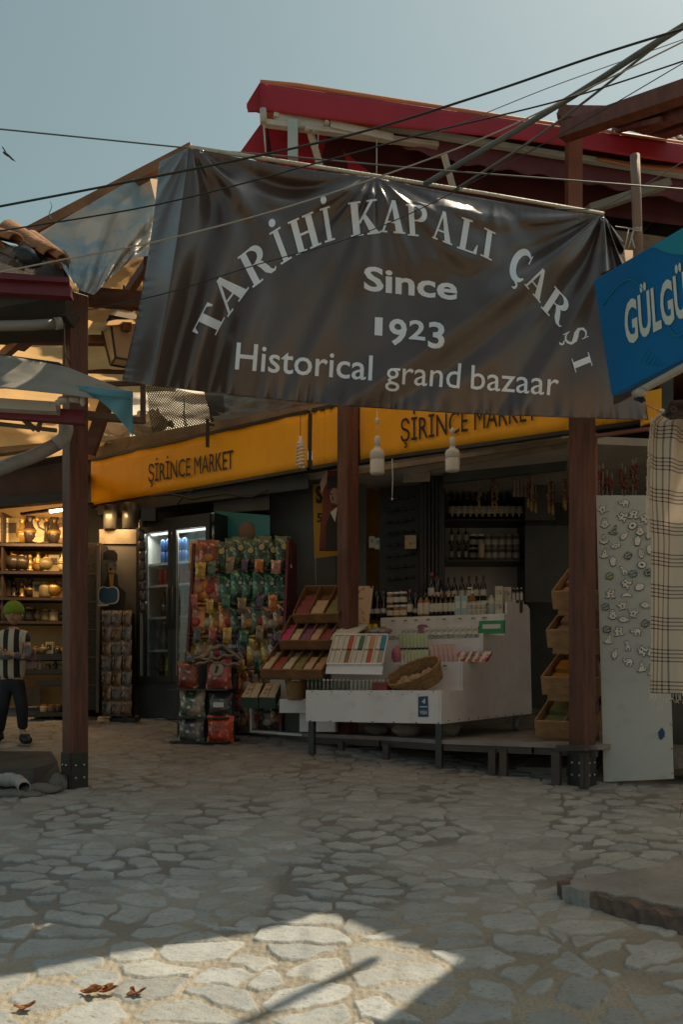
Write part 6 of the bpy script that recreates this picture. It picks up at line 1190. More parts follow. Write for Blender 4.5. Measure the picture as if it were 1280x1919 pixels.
# hanging packs at front left of rack
gp = 'large packs stacked before the snack rack'
LP = thing('wire_stand', 'low black wire stand carrying the large packs before the snack rack', 'stand', G(388, 1390))
m = M()
for y in (1292, 1344, 1388): m.bar(P(332, y, 7.22), P(440, y, 7.08), .3, .012)
for x in (334, 438): m.bar(P(x, 1392, 7.2), P(x, 1244, 7.3), .012)
m.slab([P(332, 1390, 7.34), P(440, 1390, 7.24), P(440, 1246, 7.3), P(332, 1246, 7.4)], (0, .02, 0)); mk('frame', m, BLACK, LP)
def pk(px, py, D, kd, w_, h_, lab, deco=None, t_=.1): bag(P(px, py, D), -10, -2, kd, w_, h_, lab, gp, deco, t_)
pk(352, 1290, 7.14, 'red brown', .19, .23, 'dark red pack at the upper left of the low stand'); pk(362, 1248, 7.16, 'black', .16, .12, 'glossy black packet lying on top of the dark red pack')
def d_em(o, w_, h_, t_):
    m = M(); m.lathe((0, -t_ / 2 - .012, h_ * .62), [(.058, 0), (.058, .003)], 24, rx(90)); e = mk('emblem', m, mat('beige_emblem', (.36, .27, .22), .5, .15, 9, 0), o, True)
    m = M(); m.ell((.004, -t_ / 2 - .016, h_ * .66), (.013, .002, .016), 10, 6); m.ell((-.004, -t_ / 2 - .016, h_ * .56), (.011, .002, .026), 10, 6, ry(20)); mk('emblem_figure', m, INK, e, True)
pk(410, 1290, 7.06, 'red', .23, .26, 'red bag with a round beige emblem, under the folded cloth', d_em, .09)
pk(360, 1343, 7.12, 'striped pale', .235, .22, 'pale striped pack in the middle left of the low stand'); pk(413, 1342, 7.04, 'black', .21, .19, 'black pack with small white label, middle right of the low stand', lambda o, w_, h_, t_: mk('label', M().box((0, -t_ / 2 - .006, h_ * .5), (.09, .003, .04)), PWH, o, True))
pk(358, 1389, 7.1, 'grey clear', .235, .2, 'clear grey pack at the bottom left of the low stand'); pk(413, 1391, 7.0, 'orange red', .235, .22, 'large glossy orange-red packet at the bottom right of the low stand', None, .13)
# small packs right part (bottom)
# folded cloth on the stand
m = M()
def cl(i):
    def f(s, t):
        x = lerp(366, 448, s) + 4 * math.sin(t * 6 + i); y = 1246 - i * 9 - (10 * math.sin(s * 3.1) + 5 * math.sin(s * 7 + i * 2)) * (.6 + .3 * i) + 3 * math.sin(t * 3)
        return P(x, y, 7.0 + t * .28) + Vector((0, 0, .008 * math.sin(s * 23 + t * 8)))
    return f
for i in range(3): m.grid(cl(i), 34, 8)
m.grid(lambda s, t: P(446 + 8 * math.sin(s * 3.14), 1222 + s * 20, 7.0 + t * .28), 10, 6)
tag(mk('folded_cloth', m, mat('beige_towel', (.30, .22, .16), .9, .4, 12, .4, 60, dirt=.4), solid=.018), 'beige folded cloth heaped on top of the red bag', 'cloth')
# snack rack at left (dark) with hanging packets
SR = thing('packet_rack', 'dim narrow rack of foil packets below the portrait poster', 'rack', P(215, 1345, 8.25))
m = M(); m.slab([P(188, 1350, 8.35), P(250, 1350, 8.25), P(250, 1150, 8.25), P(188, 1150, 8.35)], (0, .05, 0)); m.slab([P(180, 1362, 8.1), P(252, 1358, 8.0), P(252, 1345, 8.0), P(180, 1346, 8.1)], (0, .25, 0)); mk('frame', m, BLACK, SR)
m = M(); m.slab([P(180, 1352, 8.06), P(204, 1352, 8.04), P(206, 1342, 8.1), P(184, 1342, 8.12)], (0, .03, 0)); mk('price_card', m, mat('picture_card', (0, 0, 0)), SR)
for r_ in range(7):
    for c_ in range(3):
        bag(P(199 + c_ * 19, 1342 - r_ * 28, 8.12), random.uniform(-15, 15), -5, ('grey clear', 'mixed brown', 'silver brown')[(r_ + c_ * 2) % 3], .10, .155, f'dull foil packet on the dim narrow rack, {ORD[6 - r_]} row from the top, {("left", "middle", "right")[c_]}', 'foil packets on the dim rack', None, .05)
# strip of small black packets between cabinet and fridge
for k in range(9): bag(P(268 - k * .3, 1148 - k * 19, 8.28), random.uniform(-30, 30), random.uniform(-12, 12), 'black', .075, .12, f'glossy black packet in the strip hanging left of the fridge, {ORD[8 - k]} from the top', 'black packets hanging in a strip', None, .05)
m = M(); m.bar(P(267, 1150, 8.32), P(266, 975, 8.32), .02, .01); m.box(P(280, 966, 8.2), (.14, .1, .12)); tag(mk('dark_speaker_box', m, BLACK), 'black box above the fridge with a strip holding packets', 'box')
# yellow portrait poster on grey wall
D0 = 7.85
rt = thing('yellow_poster', 'yellow poster with black letters partly hidden behind a red portrait flag', 'poster', P(610, 1045, D0)); flat('sheet', [(586, 908), (640, 906), (640, 1040), (589, 1046)], D0, mat('poster_yellow', (.5, .27, .01), .5, .15, 3, 0), rt)
text_on_plane('lettering', 'S', [(592, 942), (605, 941), (604, 912), (591, 913)], P(600, 900, D0), Vector((0, -1, 0)), INK, rt, .05, .003, .001); text_on_plane('lettering', '5', [(594, 978), (604, 978), (604, 962), (594, 962)], P(600, 900, D0), Vector((0, -1, 0)), INK, rt, .03, .003, .001)
rt = thing('portrait_flag', 'dark red hanging flag with portrait of a man in suit, left of middle post', 'flag', P(615, 1032, 7.6))
m = wrinkle(P(598, 1032, 7.6), P(646, 1033, 7.5), P(646, 880, 7.5), P(609, 884, 7.6), .012, 91, n=20, k=24, fr=2); mk('cloth', m, mat('flag_red', (.17, .035, .018), .7, .25, 3, .1), rt, solid=.004)
flat('printed_suit', [(610, 1030), (611, 985), (618, 962), (645, 950), (645, 1030)], 7.47, FIG, rt); flat('printed_suit', [(619, 960), (628, 978), (632, 950)], 7.462, PWH, rt); m = M(); m.ell(P(627, 930, 7.455), (.042, .006, .075), 14, 8); mk('printed_face', m, mat('poster_face', (.30, .20, .15), .6, .25, 20, 0), rt)
flat('printed_hair', [(614, 918), (613, 892), (645, 890), (645, 916), (630, 912), (620, 914)], 7.45, FIG, rt); 
for x, y, w_, h_ in ((618, 925, 6, 2), (630, 925, 5, 2), (622, 931, 3, 7), (620, 943, 8, 2)): flat('printed_face', [(x, y), (x + w_, y), (x + w_, y + h_), (x, y + h_)], 7.447, mat('poster_face_dark', (.08, .045, .035), .6, .2, 6, 0), rt, .001)
flat('pale_tip', [(600, 905), (612, 880), (614, 885), (612, 905), (602, 925)], 7.45, mat('flag_pale', (.4, .27, .2), .7, .2, 6, 0), rt)
m = M(); m.tube([P(591, 1045, 7.84), P(592, 1100, 7.84)], .002, 5); tag(mk('thin_cord', m, WHITE2), 'thin pale cord hanging below the yellow poster', 'cord')
m = M(); m.tube([P(280, 930, 8.3), P(320, 925, 8.2), P(360, 935, 8.0), P(420, 925, 7.9), P(470, 932, 7.8), P(500, 920, 7.7)], .012, 6); m.tube([P(330, 948, 8.2), P(345, 930, 8.1), P(370, 912, 8.0)], .006, 5); tag(mk('cable', m, BLACK), 'loose black cables hanging under the left yellow sign', 'cable')
# ================================================================ MAGNET BOARD
MB = thing('magnet_board', 'tall pale grey metal board covered with small white magnets, leaning right of the right post', 'board', P(1190, 1465, 5.58))
b0, b1, b2, b3 = P(1131, 1465, 5.66), P(1263, 1459, 5.52), P(1247, 928, 5.72), P(1117, 928, 5.86)
nb_ = (b1 - b0).cross(b3 - b0).normalized(); nb_ = nb_ if nb_.y < 0 else -nb_
m = M(); m.slab([b0, b1, b2, b3], -nb_ * .03); mk('panel', m, mat('pale_board_paint', (.50, .54, .54), .45, .12, 2, .04, 20, dirt=.25), MB, bev=.003)
for k in range(12):
    m = M(); p = b1.lerp(b2, k / 12 + .02) if k < 9 else b3.lerp(b2, (k - 9) / 3 + .1); m.ell(p + nb_ * .001 - (b1 - b0).normalized() * .008, (.005, .005, .005), 6, 4); mk('rivet', m, DARK, MB)
m = M(); m.slab([plane_hit(x, y, b0 + nb_ * .002, nb_) for x, y in ((1235, 1382), (1233, 1372), (1236, 1368), (1240, 1363), (1243, 1366), (1246, 1372), (1245, 1380), (1241, 1385), (1237, 1386))], nb_ * .001); mk('blue_sticker', m, mat('sticker_blue', (0, 0, 0)), MB)
SH = {
 'elephant': [(-1, .3), (-.85, .55), (-.7, .2), (-.5, .1), (-.35, .5), (.0, .62), (.6, .55), (.85, .2), (.95, -.3), (.82, -.1), (.78, -.75), (.55, -.75), (.5, -.2), (.1, -.25), (.05, -.75), (-.2, -.75), (-.25, -.1), (-.55, -.15), (-.8, -.1)],
 'turtle': [(0, 1), (.15, .65), (.5, .45), (1, .6), (.75, .2), (.5, 0), (.45, -.35), (.75, -.8), (.3, -.6), (0, -.65), (-.3, -.6), (-.75, -.8), (-.45, -.35), (-.5, 0), (-.75, .2), (-1, .6), (-.5, .45), (-.15, .65)],
 'horse': [(-.9, -.9), (-.9, -.65), (-.6, -.65), (-.55, -.1), (-.9, .1), (-.7, .3), (-.4, .35), (-.3, .8), (-.05, .9), (.0, .55), (.7, .6), (.8, .3), (.6, .1), (.6, -.6), (.85, -.65), (.85, -.9), (.2, -.9), (.2, -.2), (-.15, -.2), (-.15, -.9)],
 'owl': [(-.5, .7), (-.25, .95), (.25, .95), (.5, .7), (.45, .2), (.85, -.5), (.5, -.6), (.3, -.9), (-.3, -.9), (-.5, -.6), (-.85, -.5), (-.45, .2)],
 'anchor': [(-.12, .6), (-.25, .8), (0, 1), (.25, .8), (.12, .6), (.35, .5), (.35, .35), (.12, .35), (.12, -.55), (.5, -.4), (.45, -.15), (.85, -.3), (.7, -.75), (0, -1), (-.7, -.75), (-.85, -.3), (-.45, -.15), (-.5, -.4), (-.12, -.55), (-.12, .35), (-.35, .35), (-.35, .5)],
 'fish': [(-1, .0), (-.6, .45), (0, .6), (.5, .35), (.75, .05), (1, .35), (1, -.35), (.75, -.05), (.4, -.4), (-.1, -.5), (-.6, -.4)],
 'hand': [(-.4, -.9), (-.55, -.2), (-.6, .4), (-.3, .6), (-.15, .9), (.15, .9), (.3, .6), (.6, .4), (.55, -.2), (.4, -.9), (0, -1)],
 'grapes': [(-.9, .2), (-.5, .5), (-.2, .4), (.1, .55), (.5, .4), (.9, .5), (.85, .05), (.6, -.3), (.2, -.3), (-.1, -.5), (-.5, -.3), (-.85, -.2)],
 'boat': [(-.9, -.6), (-.5, -.4), (0, .95), (.25, 1), (.5, -.35), (.9, -.35), (.6, -.8), (-.4, -.9)],
 'giraffe': [(-.5, .9), (-.2, 1), (.0, .75), (.0, .2), (.35, .0), (.6, -.3), (.55, -.9), (.3, -.9), (.3, -.45), (.0, -.4), (-.05, -.9), (-.3, -.9), (-.25, 0), (-.25, .6), (-.6, .6)],
 'ring': [(.8 * math.cos(t), .7 * math.sin(t)) for t in [k * .5236 for k in range(12)]],
 'house': [(-.8, -.6), (-.7, .2), (-.2, .7), (.1, .4), (.5, .6), (.9, .1), (.7, -.5), (.1, -.8)],
 'dolphin': [(-1, -.3), (-.6, .3), (0, .55), (.3, .4), (.9, -.1), (1, -.45), (.6, -.3), (.1, -.2), (-.5, -.2)],
 'pouch': [(-.6, .5), (0, .7), (.7, .4), (.6, -.5), (.1, -.7), (-.7, -.4)] }
MWt = mat('magnet_white', (.8, .8, .77), .5, .2, 60, .05); MDk = mat('magnet_outline', (.018, .018, .02), .5, .3, 40, 0); MGn = mat('magnet_green', (.16, .24, .03), .4, .4, 80, 0, col2=(.4, .4, .35), thr=(.45, .5)); MBl = mat('magnet_blue', (.10, .20, .26), .4, .4, 80, 0, col2=(.35, .36, .36), thr=(.45, .5)); MGy = mat('magnet_grey', (.12, .12, .12), .4, .5, 90, 0, col2=(.4, .4, .38), thr=(.45, .5))
MG = [('elephant', 318, 650, 0, 0), ('turtle', 175, 695, 20, 0), ('horse', 305, 740, 60, 0), ('horse', 382, 722, -10, 0), ('horse', 455, 750, 50, 0), ('owl', 190, 785, 0, 0), ('boat', 250, 830, -20, 'grey'), ('ring', 375, 800, 30, 0), ('owl', 425, 835, -5, 0), ('anchor', 185, 890, 0, 0), ('fish', 320, 870, 40, 0), ('hand', 408, 900, -10, 0), ('grapes', 265, 938, 0, 0), ('grapes', 435, 985, 95, 0), ('boat', 188, 985, -5, 0), ('pouch', 345, 1000, 60, 'grey'), ('hand', 245, 1035, 0, 0), ('ring', 437, 1060, -30, 0), ('giraffe', 315, 1100, 10, 0), ('pouch', 222, 1135, 0, 'green'), ('pouch', 378, 1120, 20, 'blue'), ('horse', 330, 1185, 55, 0), ('house', 420, 1205, 0, 0), ('horse', 228, 1250, -5, 0), ('dolphin', 333, 1262, 0, 0), ('pouch', 195, 1340, 10, 'blue'), ('turtle', 308, 1335, 10, 0), ('fish', 460, 1330, -20, 0), ('turtle', 380, 1385, -15, 0), ('owl', 243, 1392, 0, 0), ('fish', 315, 1425, -15, 0), ('pouch', 460, 1450, 60, 'grey'), ('pouch', 205, 1490, 0, 'grey'), ('horse', 283, 1500, 5, 0), ('elephant', 397, 1505, 0, 0), ('boat', 215, 1555, -15, 0), ('giraffe', 343, 1600, -10, 0), ('horse', 438, 1630, 55, 0), ('fish', 258, 1655, 75, 0), ('elephant', 345, 1705, -15, 0), ('boat', 435, 1740, 0, 0), ('fish', 488, 860, 60, 0), ('hand', 490, 955, 0, 0), ('ring', 482, 1112, 0, 'grey'), ('owl', 500, 1640, 0, 0), ('boat', 500, 1760, 10, 0)]
ex = (b1 - b0).normalized(); ez = nb_.cross(ex); ez = ez if ez.z > 0 else -ez
near_txt = {}
for i, (kd, zx, zy, rt_, cl_) in enumerate(MG):
    px, py = 1080 + zx / 3.553, 760 + zy / 3.553; c = plane_hit(px, py, b0 + nb_ * .002, nb_); s_ = .036; ca, sa = math.cos(R(rt_)), math.sin(R(rt_))
    def tf(x, y, k_, o): x, y = x * s_ * k_, y * s_ * k_; return c + ex * (x * ca - y * sa) + ez * (x * sa + y * ca) + nb_ * o
    wh = 'upper left' if zx < 330 and zy < 1000 else 'upper right' if zy < 1000 else 'middle left' if zx < 330 and zy < 1350 else 'middle right' if zy < 1350 else 'lower left' if zx < 330 else 'lower right'
    cn = cl_ or 'white'; nb2 = min((q for q in MG if q is not MG[i]), key=lambda q: (q[1] - zx) ** 2 + (q[2] - zy) ** 2)
    dirn = ('right' if nb2[1] < zx else 'left') + ' and ' + ('below' if nb2[2] < zy else 'above')
    rt = thing('fridge_magnet', f'{cn} {kd} magnet, {wh} part of the grey board, {dirn} of a {nb2[0]}', 'magnet', c, 0, 'magnets on the grey board')
    sh = SH[kd]; m = M(); n_ = len(sh)
    ce = (sum(x for x, _ in sh) / n_, sum(y for _, y in sh) / n_)
    def poly(k_, o0, o1):
        bm = bmesh.new(); vs = [bm.verts.new(tf(ce[0] + (x - ce[0]) * k_, ce[1] + (y - ce[1]) * k_, 1, o1)) for x, y in sh]; f_ = bm.faces.new(vs); r_ = bmesh.ops.extrude_face_region(bm, geom=[f_]); 
        for v in r_['geom']:
            if isinstance(v, bmesh.types.BMVert): v.co += nb_ * (o0 - o1)
        bmesh.ops.triangulate(bm, faces=bm.faces[:]); bmesh.ops.recalc_face_normals(bm, faces=bm.faces[:]); bm.verts.index_update(); mm = M(); mm.v = [v.co.copy() for v in bm.verts]; mm.f = [[v.index for v in f.verts] for f in bm.faces]; mm.sm = [False] * len(mm.f); bm.free(); return mm
    mk('outline', poly(1.05, 0, .003), MDk, rt); mk('face', poly(.92, .0032, .005), {'green': MGn, 'blue': MBl, 'grey': MGy}.get(cl_, MWt), rt)
    if kd in ('horse', 'owl', 'turtle', 'grapes', 'anchor', 'ring', 'fish', 'elephant', 'boat'):
        m = M(); D_ = {'horse': [(.1, .2, .22, .14)], 'owl': [(-.2, .6, .1, .1), (.2, .6, .1, .1), (0, -.1, .28, .05), (0, -.35, .3, .05)], 'turtle': [(0, .05, .28, .06), (0, -.25, .25, .05), (0, .05, .05, .3)], 'grapes': [(-.4, .1, .09, .09), (-.05, .15, .09, .09), (.3, .15, .09, .09), (.1, -.15, .09, .09), (-.3, -.15, .09, .09), (.55, 0, .09, .09)], 'anchor': [(0, .78, .08, .08), (0, .0, .03, .3)], 'ring': [(0, 0, .3, .2)], 'fish': [(-.6, .1, .07, .07), (-.1, .05, .25, .03)], 'elephant': [(-.35, .25, .05, .05), (-.05, .2, .04, .2)], 'boat': [(.05, .1, .08, .16)]}[kd]
        for x, y, a, b in D_: m.slab([tf(x + a * math.cos(t), y + b * math.sin(t), 1, .0052) for t in [k * .7854 for k in range(8)]], nb_ * .0008)
        mk('line_detail', m, MDk, rt)
# ================================================================ PLAID BLANKET
PL = bpy.data.materials.new('plaid_cloth'); PL.use_nodes = True; N = PL.node_tree.nodes; L = PL.node_tree.links; b = N['Principled BSDF']; b.inputs['Roughness'].default_value = .95; b.inputs['Specular IOR Level'].default_value = .1
def mth(op, a_, b_=None, c_=None):
    x = N.new('ShaderNodeMath'); x.operation = op
    for i, v in enumerate((a_, b_, c_)):
        if v is None: continue
        if isinstance(v, (int, float)): x.inputs[i].default_value = v
        else: L.new(v, x.inputs[i])
    return x.outputs[0]
def attr2(n): a_ = N.new('ShaderNodeAttribute'); a_.attribute_name = n; return a_.outputs['Fac']
def lines(v, per, offs, wd):
    ph = mth('FRACT', mth('DIVIDE', v, per)); out = None
    for o_ in offs:
        l_ = mth('LESS_THAN', mth('ABSOLUTE', mth('SUBTRACT', ph, o_)), wd); out = l_ if out is None else mth('MAXIMUM', out, l_)
    return out
lx_ = lines(attr2('cx'), .205, (.12, .22, .34, .46), .016); ly_ = lines(attr2('cy'), .172, (.3, .42, .54, .66), .02)
nz = N.new('ShaderNodeTexNoise'); nz.inputs['Scale'].default_value = 260
mxv = mth('MULTIPLY', mth('ADD', mth('MULTIPLY', lx_, .62), mth('MULTIPLY', ly_, .72)), mth('ADD', mth('MULTIPLY', nz.outputs[0], .5), .6))
mx = N.new('ShaderNodeMix'); mx.data_type = 'RGBA'; L.new(mxv, mx.inputs[0]); mx.inputs[6].default_value = (.82, .74, .64, 1); mx.inputs[7].default_value = (.07, .03, .028, 1); mx.clamp_factor = True
L.new(mx.outputs[2], b.inputs['Base Color'])
bp = N.new('ShaderNodeBump'); bp.inputs['Strength'].default_value = .3; bp.inputs['Distance'].default_value = .002; L.new(nz.outputs[0], bp.inputs['Height']); L.new(bp.outputs[0], b.inputs['Normal'])
tr = N.new('ShaderNodeBsdfTranslucent'); L.new(mx.outputs[2], tr.inputs[0]); ms = N.new('ShaderNodeMixShader'); ms.inputs[0].default_value = .42; L.new(b.outputs[0], ms.inputs[1]); L.new(tr.outputs[0], ms.inputs[2]); L.new(ms.outputs[0], N['Material Output'].inputs[0])
BL = thing('plaid_blanket', 'cream blanket with brown plaid lines and frayed fringe, hanging at the right edge', 'blanket', P(1290, 1315, 4.5))
def blf(s, t):
    xl = float(np.interp(t, [0, .02, .1, .3, .45, 1], [1238, 1226, 1222, 1220, 1223, 1221])); x = lerp(xl, 1500, s); y = lerp(772 + 22 * math.sin(min(s * 2.0, 1) * 3.14) * 1.0 - 60 * max(0, s - .4), 1298 + 10 * s, t)
    p = P(x, y, 4.55); fan = math.exp(-t * 4) * math.sin(s * 40) * .03
    p.y += .035 * math.sin(s * 17 + 1.5 * t) * (.4 + t * .5) + fan + .012 * math.sin(s * 41 + t * 5) - .25 * s; return p
NB1, NB2 = 110, 150; m = M(); m.grid(blf, NB1, NB2); o = mk('cloth', m, PL, BL); 
d = o.data; ax_ = d.attributes.new('cx', 'FLOAT', 'POINT'); ay_ = d.attributes.new('cy', 'FLOAT', 'POINT')
ax_.data.foreach_set('value', [i / NB1 * .80 + .01 for j in range(NB2 + 1) for i in range(NB1 + 1)]); ay_.data.foreach_set('value', [j / NB2 * 1.49 for j in range(NB2 + 1) for i in range(NB1 + 1)])
sm = o.modifiers.new('thickness', 'SOLIDIFY'); sm.thickness = .004
m = M(); random.seed(12)
for k in range(150):
    t = .02 + k / 150 * .42; p = blf(0, t); m.tube([p, p + Vector((-.010 - random.random() * .008, -.004, -.006 * random.random())), p + Vector((-.014 - random.random() * .010, -.006, -.012 - .012 * random.random()))], .0014, 4, False)
mk('fringe', m, mat('cream_wool', (.75, .68, .58), .95, .15, 20, 0), BL); m = M()
for k in range(170):
    s = k / 170; p = blf(s, 1); ll = .03 + .02 * random.random() + (.05 if .05 < s < .08 else 0); m.tube([p, p + Vector((random.uniform(-.008, .008), -.004, -ll * .6)), p + Vector((random.uniform(-.014, .014), -.002, -ll))], .0014, 4, False)
mk('fringe', m, mat('cream_wool', (.55, .48, .39), .95, .15, 20, 0), BL)
m = M(); m.ell(P(1240, 771, 4.5), (.016, .016, .013)); mk('knot', m, mat('cream_wool', (0, 0, 0)), BL)
m = M(); m.slab([P(1250, 1395, 6.0), P(1500, 1395, 5.9), P(1500, 1310, 5.9), P(1250, 1310, 6.0)], (0, .3, 0)); tag(mk('dark_bench', m, DARK), 'dark bench end below the plaid blanket', 'bench')
m = M(); m.slab([P(1264, 1440, 5.6), P(1500, 1440, 5.5), P(1500, 1405, 5.5), P(1262, 1402, 5.6)], (0, .3, 0)); tag(mk('stone_ledge', m, CONC), 'rough stone ledge right of the magnet board foot', 'ledge')
m = wrinkle(P(1250, 790, 4.42), P(1420, 780, 4.42), P(1420, 735, 4.42), P(1256, 752, 4.42), .03, 95, n=24, k=12, fr=2); m.tube([P(1262 + 6 * math.cos(t) * (1 - k * .02), 768 + 6 * math.sin(t) * (1 - k * .02), 4.36) for k, t in enumerate([j * .5 for j in range(26)])], .004, 5); tag(mk('dark_textile', m, mat('brown_textile', (.06, .04, .035), .9, .3, 12, .3), solid=.006), 'rolled dark brown textile above the plaid blanket', 'textile')
# ================================================================ GIFT SHOP (left)
GS = thing('gift_shop', 'gift shop at far left with warm lit shelves of souvenirs', 'building', P(40, 1400, 9))
GD0 = 9.1
OCH = mat('warm_shop_wall', (.52, .34, .15), .7, .2, 3, .1)
m = M(); m.slab([P(-400, 1420, GD0), P(150, 1420, GD0), P(150, 900, GD0), P(-400, 900, GD0)], (0, .1, 0)); mk('wall', m, OCH, GS)
m = M(); m.slab([P(150, 1400, 7.8), P(156, 1400, 7.8), P(156, 900, 7.8), P(150, 900, 7.8)], ((153 - 640) / F * 1.3, 1.3, 0)); mk('side_wall', m, mat('brown_side_wall', (.2, .11, .05), .7, .2, 3, .1), GS); m = M(); m.slab([(-4.6, 8.2, 1), (-4.5, 8.2, 1), (-4.5, 8.2, 3.7), (-4.6, 8.2, 3.7)], (0, 1.0, 0)); mk('side_wall', m, mat('brown_side_wall', (0, 0, 0)), GS)
m = M(); m.slab([P(-500, 905, 7.6), P(164, 905, 7.9), P(164, 905, 9.2), P(-500, 905, 9.2)], (0, 0, .1)); mk('ceiling', m, mat('brown_side_wall', (0, 0, 0)), GS)
m = M(); m.slab([P(-300, 960, 7.5), P(124, 925, 7.7), P(124, 860, 7.7), P(-300, 885, 7.5)], (0, .1, 0)); mk('fascia', m, mat('brown_fascia', (.11, .06, .05), .6, .4, 3, .15, dirt=.3), GS)
m = M(); m.slab([P(-300, 975, 7.42), P(124, 938, 7.6), P(124, 922, 7.6), P(-300, 958, 7.42)], (0, .1, 0)); m.bar(P(-100, 958, 7.3), P(128, 920, 7.5), .01); mk('awning_rail', m, BLACK, GS)
m = M(); m.slab([P(-300, 895, 7.2), P(124, 840, 7.5), P(130, 832, 7.9), P(-300, 870, 7.9)], (0, 0, .03)); m.slab([P(0, 880, 7.3), P(124, 858, 7.45), P(124, 852, 7.4), P(0, 872, 7.3)], (0, .1, 0)); mk('roof_edge', m, mat('old_board', (0, 0, 0)), GS)
m = M(); m.slab([P(-300, 1385, 8.2), P(152, 1388, 8.2), P(152, 1360, 9.1), P(-300, 1360, 9.1)], (0, 0, -.12)); mk('floor', m, mat('shop_floor', (.28, .17, .09), .6, .3, 4, .1), GS)
SHY = [(957 + 59, 'top'), (1068, 'second'), (1117, 'third'), (1161, 'fourth')]
ss = GD0 - .35
for y, nm_ in SHY:
    m = M(); m.slab([P(-300, y + 5, ss - .02), P(152, y + 8, ss - .02), P(152, y + 3, ss - .02), P(-300, y, ss - .02)], (0, .34, 0)); mk('shelf', m, mat('dark_shelf_wood', (.05, .03, .02), .5, .3, 6, .05), GS)
for y0, y1, x0 in ((1228, 1240, -300), (1257, 1266, -300), (1276, 1286, 66)):
    m = M(); m.slab([P(x0, y1, 8.4), P(150, y1 - 4, 8.4), P(150, y0 - 4, 8.4), P(x0, y0, 8.4)], (0, .4, 0)); mk('shelf', m, mat('dark_shelf_wood', (0, 0, 0)), GS)
m = M(); m.slab([P(2, 1160, ss), P(6, 1160, ss), P(6, 960, ss), P(2, 960, ss)], (0, .3, 0)); mk('shelf_upright', m, mat('dark_shelf_wood', (0, 0, 0)), GS)
rt = thing('shop_light', 'small glowing lamp strip under the gift shop ceiling', 'lamp', P(106, 957, 8.2)); m = M(); m.box((0, 0, 0), (.13, .03, .02), ry(-8)); mk('tube', m, mat('warm_tube', (1, .75, .4), .4, 0, 3, 0, emis=14), rt, True); m = M(); m.box((0, .02, .02), (.7, .05, .02), ry(-8)); mk('housing', m, BLACK, rt, True)
for k, (x, y, z, sx, e) in enumerate(((-2.85, 8.35, 3.02, 1.3, 16),)):
    ld = bpy.data.lights.new('shop_lamp', 'AREA'); ld.shape = 'RECTANGLE'; ld.size = sx; ld.size_y = .12; ld.energy = e; ld.color = (1, .62, .26); lo = bpy.data.objects.new('shop_lamp', ld); COL.objects.link(lo); lo.location = (x, y, z); lo.rotation_euler = (R(38 if k == 0 else 70), 0, 0)
